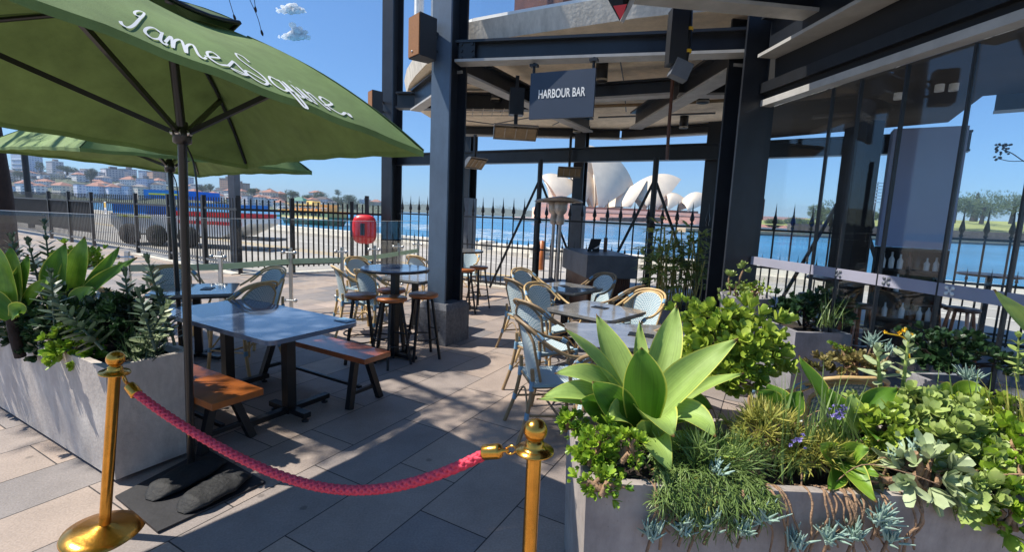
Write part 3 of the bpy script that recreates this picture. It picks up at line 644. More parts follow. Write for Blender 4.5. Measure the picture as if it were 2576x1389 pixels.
fd = (FENCE[4]-FENCE[3]).normalized(); fn = V(fd.y, -fd.x); fn = fn if fn.y < 0 else -fn
cs = FENCE[3]+fd*((c-FENCE[3]).dot(fd))+fn*.06; cs.z = c.z
MB().box(cs, .15, .008, .4, fd, fn).build('plate', 'white_paint', sg)
MB().box(cs+fn*.006+V(0, 0, .09), .11, .004, .16, fd, fn).build('pictogram', 'flower_yellow', sg)
MB().box(cs+fn*.006+V(0, 0, -.08), .1, .004, .025, fd, fn).build('text_line', 'steel_grey', sg)
MB().box(cs+fn*.006+V(0, 0, -.13), .1, .004, .025, fd, fn).build('text_line', 'steel_grey', sg)
# lifebuoy housing
lb = G(915, 660); lb = V(-4.25, 12.5)
lo = thing('lifebuoy_housing', lb, 'rounded red plastic lifebuoy housing on a black stand in front of the fence', 'lifebuoy')
c = AT(917, 577, 12.45); mb = MB(); prof = []
yy = V(0, -1, 0)
def sq(r, z, off): return [c+V(r*math.copysign(abs(math.cos(a))**.6, math.cos(a)), off, z*math.copysign(abs(math.sin(a))**.6, math.sin(a))) for a in [2*math.pi*k/28 for k in range(28)]]
rings = [sq(.22, .3, .14), sq(.29, .37, .12), sq(.305, .385, 0), sq(.29, .37, -.1), sq(.2, .28, -.15), sq(.1, .15, -.155)]
P = [p for r in rings for p in r]; F = [(i*28+k, i*28+(k+1) % 28, (i+1)*28+(k+1) % 28, (i+1)*28+k) for i in range(5) for k in range(28)]+[tuple(range(5*28, 6*28)), tuple(range(27, -1, -1))]
mb.add(P, F, True); mb.build('shell', 'plastic_red', lo)
MB().box(c+V(0, -.17, 0), .11, .02, .3).build('handle_recess', 'steel_black', lo)
MB().box(V(c.x, c.y+.2, 1.0), .09, .09, 2.0).build('stand', 'steel_black', lo)
# ================================================================ glass wind screen
WP = [G(320, 690), G(556, 700), G(733, 782), G(861, 771), G(950, 740), G(1008, 725), G(1052, 712)]
a0 = G(320, 643, .95); a1 = G(553, 642, .95)
WP[0] = V(a0.x, a0.y); WP[1] = V(a1.x, a1.y); WP[4] = V(*[x for x in G(943, 625, .95)][:2]); WP[5] = V(*[x for x in G(1003, 618, .95)][:2]); WP[6] = WP[5]+(WP[5]-WP[4])
gs = thing('glass_screen', WP[2], 'low clear glass wind screen on stainless posts with a frosted green band', 'glass screen')
WP = [WP[0]+(WP[0]-WP[1])*1.1+V(-1.5, .7), WP[0]]+WP[1:]
for i, p in enumerate(WP):
    po = MB().box(V(p.x, p.y, .5), .05, .035, 1.0).build('post', 'stainless', gs)
    for z in (.17, .93):
        mb = MB(); mb.tube([V(p.x-.1, p.y-.03, z), V(p.x+.1, p.y-.03, z)], .012, 8)
        for s in (-1, 1): mb.lathe([(.0005, -.03), (.028, -.03), (.028, .0), (.0005, 0)], V(p.x+.09*s, p.y-.03, z), 12, V(0, 1, 0))
        c = mb.build('clamp', 'stainless', po)
for a, b in zip(WP, WP[1:]):
    d = (b-a).normalized(); n = V(-d.y, d.x); Lp = (b-a).length-.05
    MB().box((a+b)/2+V(0, 0, .76), Lp, .01, 1.36, d, n).build('pane', 'glass_clear', gs)
    MB().box((a+b)/2+V(0, 0, 1.445), Lp, .012, .006, d, n).build('pane_edge', 'white_paint', gs)
    MB().box((a+b)/2+V(0, 0, .79)-n*.012, Lp, .004, .085, d, n).build('frosted_band', 'frost_green', gs)
# ================================================================ furniture
def curve(pts, n=8):
    """Catmull-Rom through pts"""
    P = [Vector(p) for p in pts]; P = [P[0]*2-P[1]]+P+[P[-1]*2-P[-2]]; out = []
    for i in range(1, len(P)-2):
        for k in range(n):
            t = k/n; a, b, c, d = P[i-1], P[i], P[i+1], P[i+2]
            out.append(.5*((2*b)+(c-a)*t+(2*a-5*b+4*c-d)*t*t+(3*b-a-3*c+d)*t**3))
    out.append(P[-2]); return out
def arc3(r, a0, a1, z0, z1, n=12): return [V(r*math.cos(a0+(a1-a0)*k/n), r*math.sin(a0+(a1-a0)*k/n), z0+(z1-z0)*k/n) for k in range(n+1)]
# ---- bistro chair: faces +Y, bamboo hoop that is back rail and arms in one, woven seat and back
def make_chair(frame='rattan'):
    o = thing('bistro_chair', (0, 0, 0), '', 'chair', 'bistro chairs')
    # seat
    def seat(u, v):
        x = (u-.5)*2; y = (v-.5)*2; e = 1-.06*y; 
        return V(x*.21*e*(1-.1*y*y), y*.2+.0, .452-.012*(1-x*x)*(1-y*y))
    MB().grid(seat, 8, 8, True, lambda u, v: (u*.42, v*.4), .02).build('seat', 'weave', o, True)
    # back panel, curved, narrower at the foot, arched top
    def back(u, v):
        x = (u-.5)*2; w = .165+.03*v; top = .41-.11*abs(x)**2.6; z = .46+v*top
        return V(x*w, -.195-.075*v+.055*x*x, z)
    mb = MB(); mb.grid(back, 12, 8, True, lambda u, v: (u*.4, v*.4), .012); mb.build('backrest', 'weave', o, True)
    # back border
    bd = [back(0, k/6) for k in range(7)]+[back(k/10, 1) for k in range(1, 11)]+[back(1, 1-k/6) for k in range(1, 7)]
    MB().tube(bd, .011, 6).build('back_frame', frame, o, True)
    # hoop
    hp = curve([(.235, .2, .46), (.262, .22, .56), (.262, .17, .655), (.265, .03, .68), (.255, -.12, .755), (.2, -.235, .855), (.1, -.29, .895), (0, -.305, .9), (-.1, -.29, .895), (-.2, -.235, .855), (-.255, -.12, .755), (-.265, .03, .68), (-.262, .17, .655), (-.262, .22, .56), (-.235, .2, .46)], 5)
    MB().tube(hp, .0128, 8).build('arm_hoop', frame, o, True)
    h2 = [p+V(-p.x*.11, .012 if p.y < 0 else 0, -.024) for p in hp[19:-19]]
    MB().tube(h2, .011, 6).build('top_rail', frame, o, True)
    # legs
    for s in (-1, 1):
        MB().tube(curve([(s*.215, .185, .62 if 0 else .44), (s*.222, .2, .25), (s*.235, .225, .0)], 4), .016, 8).build('leg', frame, o, True)
        MB().tube(curve([(s*.175, -.21, .56), (s*.18, -.205, .44), (s*.2, -.24, .22), (s*.225, -.31, 0)], 4), .016, 8).build('leg', frame, o, True)
    mb = MB(); mb.tube([(-.218, .19, .43), (.218, .19, .43), (.19, -.2, .43), (-.19, -.2, .43), (-.218, .19, .43)], .014, 6); mb.build('seat_frame', frame, o, True)
    for s in (-1, 1): MB().tube([(s*.225, .2, .2), (s*.2, -.235, .22)], .009, 6).build('stretcher', frame, o, True)
    MB().tube([(-.21, 0, .205), (.21, 0, .205)], .009, 6).build('stretcher', frame, o, True)
    MB().tube(curve([(-.2, -.23, .2), (0, -.215, .36), (.2, -.23, .2)], 6), .008, 6).build('stretcher', frame, o, True)
    MB().tube(curve([(-.225, .205, .2), (0, .19, .38), (.225, .205, .2)], 6), .008, 6).build('stretcher', frame, o, True)
    # pale blue wrappings on the joints
    for s in (-1, 1):
        for a, b, r in ((V(s*.262, .19, .635), V(s*.263, .15, .66), .019), (V(s*.236, -.16, .79), V(s*.215, -.205, .825), .0195), (V(s*.216, .19, .4), V(s*.214, .186, .45), .0195), (V(s*.181, -.21, .4), V(s*.178, -.207, .47), .0195), (V(s*.226, .208, .18), V(s*.223, .202, .225), .0185), (V(s*.203, -.245, .19), V(s*.2, -.238, .24), .0185)):
            MB().tube([a, b], r, 8).build('binding', 'binding', o, True)
    return o
chair_pale = make_chair('rattan'); chair_brown = make_chair('rattan_brown')
used = set()
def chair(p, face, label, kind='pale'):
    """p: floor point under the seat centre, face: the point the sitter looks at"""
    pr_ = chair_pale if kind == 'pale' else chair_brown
    d = Vector(face)-Vector(p); rz = math.atan2(d.y, d.x)-math.pi/2
    if kind not in used:
        used.add(kind); pr_.location = (p[0], p[1], 0); pr_.rotation_euler = (0, 0, rz); pr_['label'] = label; return pr_
    return dup(pr_, (p[0], p[1], 0), rz, label)
# ---- square tables on a single post
def square_table(c, ang, sx, sy, label, top='marble_grey', z=.745, coaster=True):
    o = thing('square_table', (c[0], c[1], 0), label, 'table', None, ang)
    mb = MB(); r = .05; P = []
    for cx, cy, a0 in ((1, 1, 0), (-1, 1, 90), (-1, -1, 180), (1, -1, 270)):
        for k in range(5): P.append(V(cx*(sx/2-r)+r*math.cos(R(a0+22.5*k)), cy*(sy/2-r)+r*math.sin(R(a0+22.5*k)), z-.028))
    mb.prism(P, V(0, 0, .028)); mb.build('tabletop', top, o, True)
    MB().box((0, 0, z-.04), sx-.06, sy-.06, .024).build('underframe', 'edge_dark', o, True)
    MB().box((0, 0, z/2-.02), .07, .07, z-.06).build('post', 'steel_black', o, True)
    for a in (V(1, 1).normalized(), V(1, -1).normalized()):
        MB().box((0, 0, .04), sx*.85, .06, .035, a, V(-a.y, a.x)).build('foot', 'steel_black', o, True)
    return o
T1c = (G(1330, 718, .745)+G(1518, 726, .745))/2; T2c = (G(1370, 772, .745)+G(1635, 786, .745))/2
T3c = G(1428, 833, .745)+V(.5, -.04)
square_table(T1c, R(-42), .72, .72, 'square marble topped table, farthest of the row on the right, near the host stand')
square_table(T2c, R(-42), .74, .74, 'square marble topped table, middle of the row on the right')
square_table(T3c, R(4), .95, .76, 'square marble topped table, nearest of the row, half hidden behind the agave')
def coaster(p, z, ang, label, m='steel_black', w=.1):
    o = MB().box(V(p.x, p.y, z+.003), w, w*1.6, .006, V(math.cos(ang), math.sin(ang)), V(-math.sin(ang), math.cos(ang))).build('menu_holder', m); tag(o, label, 'menu')
coaster(T1c+V(-.02, .06), .745, .4, 'dark flat menu block lying on the farthest square table'); coaster(T2c+V(.05, .1), .745, .9, 'dark flat menu block lying on the middle square table'); coaster(T3c+V(.08, .0), .745, 1.2, 'small dark tray lying on the nearest square table behind the agave', w=.12)
chair(V(.30, 6.55), T1c, 'bistro chair at the back left of the farthest square table, tan frame')
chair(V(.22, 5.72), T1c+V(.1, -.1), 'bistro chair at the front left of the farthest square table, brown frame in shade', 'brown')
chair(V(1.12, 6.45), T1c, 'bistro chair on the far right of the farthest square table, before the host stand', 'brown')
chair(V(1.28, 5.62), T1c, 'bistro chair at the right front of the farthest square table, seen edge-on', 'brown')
chair(V(.45, 5.12), T2c, 'bistro chair at the far left of the middle square table, tan hoop in sun')
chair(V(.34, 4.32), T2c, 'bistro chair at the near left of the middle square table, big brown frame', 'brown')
chair(V(1.34, 5.02), T2c, 'bistro chair at the far right of the middle square table, white weave in full sun')
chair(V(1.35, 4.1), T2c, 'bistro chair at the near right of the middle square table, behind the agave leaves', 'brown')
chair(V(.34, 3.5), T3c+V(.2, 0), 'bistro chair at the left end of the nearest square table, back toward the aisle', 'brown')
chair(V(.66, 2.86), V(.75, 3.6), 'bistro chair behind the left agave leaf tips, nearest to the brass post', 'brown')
ch = G(2160, 957, .89); chair(V(ch.x, ch.y+.3), V(ch.x-.1, 5), 'bistro chair tucked behind the flowering planter, only its tan hoop and white weave showing')
LT = (G(379, 729, .745)+G(593, 720, .745))/2+V(.05, -.05)
square_table(LT, R(25), .74, .74, 'square marble topped table beside the glass screen, left of the umbrella pole')
coaster(LT+V(.1, .03), .745, .3, 'dark flat menu block lying on the left square table by the glass screen')
chair(LT+V(.30, .62), LT, 'bistro chair behind the left square table, white weave facing the camera')
chair(LT+V(.62, -.22), LT, 'bistro chair at the right of the left square table, woven back in sun')
chair(LT+V(-.5, .42), LT, 'bistro chair at the far left of the left square table, behind the kalanchoe tip')
chair(LT+V(-.28, -.55), LT, 'bistro chair in front of the left square table, half hidden by the planter shrubs')
MT = V(-1.35, 6.55)
square_table(MT, R(-25), .72, .72, 'square white topped table behind the round bar table, next to the pale column', 'marble_grey')
chair(V(-2.08, 6.25), V(-1.5, 6.6), 'bistro chair left of the round bar table, woven back turned to the camera')
chair(V(-1.72, 6.08), V(-1.35, 6.6), 'bistro chair just behind the round bar table and its left stools')
chair(V(-2.25, 7.2), V(-1.5, 6.7), 'bistro chair behind the round bar table, only the top of its hoop visible')
chair(V(-1.55, 8.3), V(-1.0, 9.2), 'bistro chair against the pale column, a sliver of its white weave visible')
chair(V(-.95, 9.3), V(-1.3, 8.4), 'bistro chair behind the far bar table, pale woven back against the fence')
# ---- round bar tables and stools
def bar_table(c, label, r=.36, z=1.02, top='marble'):
    o = thing('round_bar_table', c, label, 'bar table')
    c = V(c.x, c.y)
    MB().lathe([(.0005, z-.03), (r-.015, z-.03), (r, z-.02), (r, z-.006), (r-.006, z), (.0005, z)], c, 40, None, False).build('tabletop', top, o)
    MB().lathe([(r-.014, z-.036), (r+.004, z-.034), (r+.004, z-.012), (r-.004, z-.008)], c, 40).build('rim', 'steel_black', o)
    MB().box(c+V(0, 0, z/2), .07, .07, z-.05, DA, DB).build('post', 'steel_black', o)
    for a in (DA, DB): MB().box(c+V(0, 0, .035), .62, .06, .035, a, V(-a.y, a.x)).build('foot', 'steel_black', o)
    return o
BT = V(-1.3, 5.22)
bar_table(BT, 'round bar table with a blue grey marble top, ringed by four timber stools', .37)
FT = V(-.9, 8.2)
bar_table(FT, 'round bar table standing behind the pale column, near the spiked fence', .38, 1.02, 'marble_grey')
def make_stool(topm='wood_orange', h=.74):
    o = thing('bar_stool', (0, 0, 0), '', 'bar stool', 'timber topped bar stools')
    MB().lathe([(.0005, h-.042), (.15, h-.042), (.165, h-.034), (.165, h-.008), (.155, h), (.0005, h)], (0, 0, 0), 28).build('seat', topm, o, True)
    MB().lathe([(.0005, h-.056), (.12, h-.056), (.12, h-.043), (.0005, h-.043)], (0, 0, 0), 20).build('seat_plate', 'steel_black', o, True)
    for k in range(4):
        a = R(45+90*k); d = V(math.cos(a), math.sin(a))
        MB().beam(d*.105+V(0, 0, h-.05), d*.215, .024, .024, V(-d.y, d.x)).build('leg', 'steel_black', o, True)
    for z, rr_ in ((.24, .182), (.31, .173)):
        for k in (0, 1):
            a0 = R(45+180*k+(90 if z > .3 else 0)); p = [V(rr_*math.cos(a0+R(90)*j/8), rr_*math.sin(a0+R(90)*j/8), z+.0*j) for j in range(9)]
            MB().tube(p, .009, 6).build('footrest', 'steel_black', o, True)
    return o
st = make_stool()
def stool(p, rz, label, first=[True]):
    if first[0]: first[0] = False; st.location = (p.x, p.y, 0); st.rotation_euler = (0, 0, rz); st['label'] = label; return
    dup(st, (p.x, p.y, 0), rz, label)
q3 = lambda x, y: ((1200+x*.5046)*.68271, (550+y*.5046)*.68271)
for (x, y), rz, lab in (((255, 1060), .3, 'bar stool left of the round marble bar table'), ((480, 1082), .9, 'bar stool in front of the round marble bar table, before its post'), ((715, 1055), .5, 'bar stool right of the round marble bar table, overlapping the pale column'), ((480, 1022), .2, 'bar stool behind the post of the round marble bar table')):
    p = G(*q3(x, y), .735); stool(p, rz, lab)
for (x, y), rz, lab in (((1018, 875), .4, 'bar stool in front of the far bar table behind the column'), ((1118, 857), .8, 'bar stool right of the far bar table, dark seat against the fence'), ((880, 868), .1, 'bar stool of the far bar table mostly hidden by the pale column'), ((930, 850), .1, 'bar stool behind the post of the far bar table')):
    p = G(*q3(x, y), .735); stool(p, rz, lab)
# ---- long table and two benches
tc_ = [G(415, 785, .745), G(665, 862, .745), G(893, 805, .745), G(650, 760, .745)]
cen = sum(tc_, V(0, 0, 0))/4; la = ((tc_[1]-tc_[0])+(tc_[2]-tc_[3])).normalized(); sa = V(-la.y, la.x)
TL = 1.56; TW = .78; cen = cen-la*.07
lt = thing('dining_table', (cen.x, cen.y, 0), 'long dark edged table with a blue grey stone top, by the umbrella pole', 'table', None, math.atan2(la.y, la.x))
mb = MB(); P = []; r = .06
for cx, cy, a0 in ((1, 1, 0), (-1, 1, 90), (-1, -1, 180), (1, -1, 270)):
    for k in range(6): P.append(V(cx*(TL/2-r)+r*math.cos(R(a0+18*k)), cy*(TW/2-r)+r*math.sin(R(a0+18*k)), .712))
mb.prism(P, V(0, 0, .034)); mb.build('tabletop', 'marble', lt, True)
for s in (-1, 1):
    MB().box((s*.42, 0, .37), .075, .075, .68).build('post', 'steel_black', lt, True)
    MB().box((s*.42, 0, .69), .4, .3, .012).build('mounting_plate', 'steel_black', lt, True)
    MB().box((s*.42, 0, .055), .06, .72, .04).build('foot', 'steel_black', lt, True)
    MB().box((s*.42, 0, .056), .44, .06, .04).build('foot', 'steel_black', lt, True)
    for q in ((0, .33), (0, -.33), (.19, 0), (-.19, 0)):
        MB().lathe([(.0005, 0), (.026, 0), (.026, .012), (.01, .016), (.01, .036)], (s*.42+q[0], q[1], 0), 10).build('glide', 'steel_black', lt, True)
pm = G(868, 805, .752)
o = MB().box(pm, .15, .1, .006, la, sa).build('menu_card', 'binding'); tag(o, 'pale blue card lying at the right corner of the long stone topped table', 'menu')
def bench(a, b, w, label, m, h=.45):
    a = V(a.x, a.y); b = V(b.x, b.y); d = (b-a).normalized(); L = (b-a).length; n = V(-d.y, d.x); c = (a+b)/2
    o = thing('bench', c, label, 'bench', 'timber benches at the long table')
    MB().box(c+V(0, 0, h-.022), L, w, .044, d, n).build('seat', m, o)
    for s in (-1, 1):
        e = c+d*(L/2-.2)*s
        for t in (-1, 1):
            MB().beam(e+n*.06*t+V(0, 0, h-.046), e+n*.17*t+d*.05*s, .05, .05, d).build('leg', 'steel_black', o)
        MB().beam(e+n*.13*-1+V(0, 0, .12)+d*.03*s, e+n*.13+V(0, 0, .12)+d*.03*s, .03, .03).build('stretcher', 'steel_black', o)
    MB().beam(c-d*(L/2-.2)+V(0, 0, .13), c+d*(L/2-.2)+V(0, 0, .13), .025, .025).build('stretcher', 'steel_black', o)
e1_ = (G(993, 882, .45)+G(905, 908, .45))/2; e0_ = (G(722, 853, .45)+G(765, 838, .45))/2
bd_ = (e1_-e0_).normalized()
bench(e1_-la*1.5, e1_, .29, 'timber bench with a glossy red brown seat on the far side of the long table', 'wood_red')
f1 = (G(640, 979, .39)+G(517, 1031, .39))/2+DA*.05
bench(f1-la*1.3, f1, .34, 'timber bench end with an orange seat beside the umbrella pole, sun on its corner', 'wood_orange', .39)
# ---- brass posts and rope
def stanchion(base, top, label, r=.024):
    o = thing('brass_stanchion', base, label, 'rope stand', 'brass stanchions')
    ax = (top-base).normalized(); H = (top-base).length
    MB().lathe([(r, 0), (r, H-.075)], base, 24, ax).build('post', 'brass', o)
    MB().lathe([(.0005, 0), (.165, 0), (.17, .006), (.166, .016), (.12, .03), (.06, .044), (.034, .055), (r, .058)], base, 40, ax).build('base', 'brass', o)
    MB().lathe([(r, H-.08), (.04, H-.078), (.062, H-.07), (.062, H-.065), (.04, H-.062), (.028, H-.05), (.03, H-.04), (.022, H-.034), (.018, H-.028)], base, 32, ax).build('collar', 'brass', o)
    c = base+ax*H
    MB().lathe([(.0005 if abs(math.sin(a)) < .02 else .038*math.sin(a), -.038*math.cos(a)) for a in [math.pi*k/14 for k in range(15)]], c, 28, ax).build('ball', 'brass', o)
    return o, c-ax*.068
bL = G(262, 1345); tL = AT(291, 903, bL.y+.0)
_, hookL = stanchion(bL, tL, 'brass rope post on the left, leaning, in front of the big concrete planter')
tR = AT(1347, 1083, 1.42); bR = V(tR.x-.0, tR.y, 0)
_, hookR = stanchion(bR, tR, 'brass rope post at the right, beside the planter with the agave')
rp = thing('velvet_rope', (hookL+hookR)/2-V(0, 0, .3), 'thick braided red rope hanging between the two brass posts', 'rope')
d0 = (hookR-hookL); dirL = V(d0.x, d0.y).normalized()
A = hookL+dirL*.06+V(0, 0, -.015); B = hookR-dirL*.06+V(0, 0, -.01)
RA = A+dirL*.075+V(0, 0, -.055); RB = B-dirL*.095+V(0, 0, -.03)
def ropep(t):
    p = RA.lerp(RB, t); sag = .335*(1-((t-.54)/.54 if t < .54 else (t-.54)/.46)**2*1.0)
    k = 4*t*(1-t); return V(p.x, p.y, p.z-.255*k+.03*math.sin(2*math.pi*t))
N = 260; cl = [ropep(i/N) for i in range(N+1)]
LEN = sum((cl[i+1]-cl[i]).length for i in range(N)); mb = MB()
refu = V(-dirL.y, dirL.x)
for hand in (1, -1):
    for k in range(4):
        pts_ = []
        for i in range(N+1):
            t = (cl[min(i+1, N)]-cl[max(i-1, 0)]).normalized(); a1 = refu; a2 = t.cross(a1).normalized()
            s_ = LEN*i/N; ph = hand*2*math.pi*s_/.135+k*math.pi/2
            rad = .0104+hand*.0024*math.cos(4*ph)
            pts_.append(cl[i]+(a1*math.cos(ph)+a2*math.sin(ph))*rad)
        mb.tube(pts_, .0080, 6, True)
mb.build('braid', 'rope_red', rp)
for q0, q1 in ((RA, A), (RB, B)):
    dd = (q1-q0).normalized(); c = q0-dd*.02; L = .075
    cp = MB().lathe([(.0005, 0), (.024, 0), (.025, .004), (.025, .055), (.02, .064), (.006, .07), (.006, .09), (.0005, .09)], c, 20, dd).build('end_cap', 'brass', rp)
    s = c+dd*.1; mb = MB(); pr2 = dd.cross(UP).normalized(); hookpts = [s+dd*(-.018*math.cos(a))+UP*(.014*math.sin(a)) for a in [2*math.pi*j/12 for j in range(13)]]
    mb.tube(hookpts, .004, 6); mb.build('snap_hook', 'brass', cp)
# ---- umbrellas
def umbrella(base, apex, cs, hub, label, name='patio_umbrella', pole_tilt=None, detailed=True, base_y=None):
    """cs: four eave corners in order round the canopy"""
    o = thing(name, base, label, 'umbrella', 'green patio umbrellas')
    MB().tube([base, base.lerp(hub, .5), hub, apex-V(0, 0, .12)], .0225, 14).build('pole', 'pole_black', o)
    ci = sum(cs, V(0, 0, 0))/4
    mb = MB()
    NU, NV = 26, 20
    panels = []
    for i in range(4):
        a, b = cs[i], cs[(i+1) % 4]; outn = ((a+b)/2-ci); outn.z = 0; outn.normalize()
        def fn(u, v, a=a, b=b, outn=outn):
            e = a.lerp(b, u); k = 4*u*(1-u)
            e = e+V(0, 0, .02*k)-outn*.05*k                      # slack eave, drawn in between the corners
            p = apex.lerp(e, v)
            sg = 4*v*(1-v)
            p = p-V(0, 0, .0*k*sg)+V(0, 0, .11*sg*(1-k)+.05*sg*k)
            cr = (1-k)**2*v                                     # creases that run in from the corners, ripples along the hem
            return p+V(0, 0, .004*math.sin(u*40)*v**4+.006*cr*math.sin(v*9+u*34)+.003*math.sin(u*9+v*13)*sg)
        panels.append(fn)
        mb.grid(lambda u, v, fn=fn: fn(u, .12+.88*v), NU, NV, True)
    mb.build('canopy', 'canvas', o)
    for fn in panels:
        MB().tube([fn(0, .3+.7*j/14)+V(0, 0, .002) for j in range(15)], .0045, 5).build('seam', 'canvas_dark', o)
    # hem folded under at the eave
    mb = MB()
    for fn in panels:
        mb.grid(lambda u, v, fn=fn: fn(u, 1)-V(0, 0, .028*v), NU, 1, True)
    mb.build('hem', 'canvas', o)
    # vent cap
    mb = MB()
    for i, fn in enumerate(panels):
        mb.grid(lambda u, v, fn=fn: fn(u, max(.0, .27*v))+V(0, 0, .075-.02*v), 8, 4, True)
    mb.build('vent_cap', 'canvas_dark', o)
    mb = MB()
    for i, fn in enumerate(panels): mb.tube([fn(k/8, .27)+V(0, 0, .052) for k in range(9)], .012, 6)
    mb.build('vent_hem', 'pole_black', o)
    MB().lathe([(.0005, -.05), (.02, -.05), (.016, .02), (.012, .07), (.0005, .075)], apex+V(0, 0, .1), 12).build('finial', 'steel_grey', o)
    # ribs and struts
    for i, c in enumerate(cs):
        pts_ = [panels[i](0, t)-V(0, 0, .018) for t in (.06, .25, .5, .75, .97)]
        rb = MB().tube(pts_, .011, 6).build('rib', 'pole_black', o)
        e = panels[i](0, .56)-V(0, 0, .02)
        dd = V((e-hub).x, (e-hub).y).normalized()
        MB().beam(hub+dd*.035, e, .018, .026).build('strut', 'pole_black', rb)
        MB().lathe([(.0005, -.012), (.016, -.012), (.016, .012), (.0005, .012)], hub+dd*.04, 10, dd.cross(UP)).build('pivot', 'stainless', rb)
    MB().lathe([(.028, -.06), (.045, -.05), (.045, .01), (.034, .03), (.028, .06)], hub, 18).build('hub', 'pole_black', o)
    mb = MB(); q = hub+V(.03, -.01, -.07); mb.tube(curve([q, q+V(.035, 0, -.1), q+V(.045, 0, -.3), q+V(.03, 0, -.6), q+V(.04, 0, -.75)], 6), .005, 6); mb.build('pull_cord', 'pole_black', o)
    return o, panels
ub = G(482, 1190); 
Rr, Fr = AT(1066, 380, 2.48), AT(622, 417, 3.68)       # the eave corners: right and far read off the photograph and off the shadow they cast
hubp = AT(458, 335, 2.62)
Nr = V(-1.49, .8, 2.2); Lr = V(-3.27, 2.0, 2.06)
apx = AT(428, 34, 2.48)
um1, pan = umbrella(ub, apx, [Rr, Fr, Lr, Nr], hubp, 'large green patio umbrella at the front left with white script on its lit panel')
# white handwriting on the panel between the near corner and the right corner: pen strokes laid on the cloth
script = {
 'J': (.62, [[(.02, .12), (.12, .02), (.30, .0), (.40, .2), (.44, .6), (.46, .98), (.38, 1.14), (.2, 1.08), (.14, .86), (.26, .72), (.5, .78)]]),
 'a': (.42, [[(.36, .42), (.2, .5), (.08, .36), (.06, .14), (.2, .02), (.34, .14), (.38, .48), (.36, .12), (.44, .0), (.5, .06)]]),
 'm': (.60, [[(.0, .1), (.1, .46), (.12, .0), (.16, .34), (.28, .48), (.32, .0), (.36, .32), (.48, .48), (.52, .1), (.58, .0), (.64, .08)]]),
 'e': (.34, [[(.0, .14), (.16, .24), (.28, .36), (.2, .5), (.08, .36), (.08, .12), (.2, .0), (.36, .12)]]),
 's': (.30, [[(.0, .1), (.16, .46), (.2, .5), (.24, .3), (.26, .1), (.14, .0), (.04, .06), (.3, .12)]]),
 'S': (.58, [[(.5, .9), (.44, 1.1), (.24, 1.12), (.16, .88), (.3, .66), (.46, .46), (.48, .2), (.3, .0), (.08, .06), (-.04, .22), (.1, .32), (.52, .1)]]),
 'q': (.42, [[(.36, .42), (.2, .5), (.08, .36), (.06, .14), (.2, .02), (.34, .14), (.38, .48), (.35, -.1), (.33, -.42), (.42, -.36), (.5, .06)]]),
 'u': (.42, [[(.0, .1), (.08, .48), (.1, .12), (.2, .0), (.32, .12), (.36, .48), (.36, .1), (.44, .0), (.5, .06)]]),
 'i': (.2, [[(.0, .1), (.08, .48), (.1, .1), (.16, .0), (.22, .06)], [(.09, .68), (.11, .7)]]),
 'r': (.30, [[(.0, .1), (.1, .46), (.11, .52), (.16, .44), (.26, .46), (.26, .12), (.32, .0), (.38, .08)]]),
}
mbt = MB()
strokes = []                                           # each letter with the stretch of eave (in photograph pixels) it covers
LET = [('J', 298, 350), ('a', 354, 410), ('m', 414, 512), ('e', 516, 571), ('s', 574, 628), ('S', 630, 690), ('q', 690, 734), ('u', 736, 771), ('i', 774, 790), ('r', 794, 818), ('e', 822, 870)]
for ch_, a_, b_ in LET:
    wd, st_ = script[ch_]
    for s_ in st_: strokes.append([(a_+(b_-a_)*x/wd, y) for x, y in s_])
strokes[-1] += [(876, .02), (884, .14)]
fnN = pan[3]                                           # panel from the near corner (u=0) to the right corner (u=1)
def ueave(px, vv):
    lo, hi = .02, .99
    for _ in range(40):
        m_ = (lo+hi)/2
        if PRJ(fnN(m_, vv))[0] < px: lo = m_
        else: hi = m_
    return lo
UT = [ueave(px, .95) for px in range(280, 900, 4)]
def onpanel(px, y):
    i = min(max((px-280)/4, 0), len(UT)-2.001); k = int(i); uu = UT[k]+(UT[k+1]-UT[k])*(i-k)
    vv = .965-.2*y
    p = fnN(uu, vv); a_ = fnN(uu+.01, vv)-p; b_ = fnN(uu, vv-.01)-p; nn = a_.cross(b_).normalized()
    if nn.z < 0: nn = -nn
    return p+nn*.004, nn
for s_ in strokes:
    c_ = [(p.x, p.y) for p in curve([(x, y, 0) for x, y in s_], 6)]
    L_, R_ = [], []
    for i in range(len(c_)):
        x0, y0 = c_[max(i-1, 0)]; x1, y1 = c_[min(i+1, len(c_)-1)]; sc_ = .011*(1.25-.5*(c_[i][0]-300)/570)**-1; dx, dy = (x1-x0)*sc_, y1-y0; l_ = math.hypot(dx, dy) or 1
        wd = .017+.026*abs(dy)/l_; nx, ny = -dy/l_*wd/sc_, dx/l_*wd
        L_.append(onpanel(c_[i][0]+nx, c_[i][1]+ny)[0]); R_.append(onpanel(c_[i][0]-nx, c_[i][1]-ny)[0])
    n_ = len(L_); mbt.add(L_+R_, [(i, i+1, n_+i+1, n_+i) for i in range(n_-1)])
WM['canopy_text'] = WM[um1.name]
mbt.build('lettering', 'white_paint', um1)
# second umbrella, behind
b2 = G(456, 858); b2y = 4.9
b2 = V(AT(455, 853, 4.75).x, 4.75, 0)
R2 = AT(785, 433, 5.05); h2p = AT(427, 418, 4.75)
F2 = AT(500, 436, 6.6); F2.z = R2.z
u2 = V(-.25, -.97).normalized(); L2 = V(-5.6, 5.0, R2.z+.03); N2 = V(-3.9, 3.45, R2.z+.05)
L2 = AT(-60, 372, 5.2); N2 = AT(200, 372, 3.7)
um2, _ = umbrella(b2, V(b2.x-.05, 4.8, R2.z+.55), [R2, F2, L2, N2], h2p, 'green patio umbrella behind the front one, mostly seen from below')
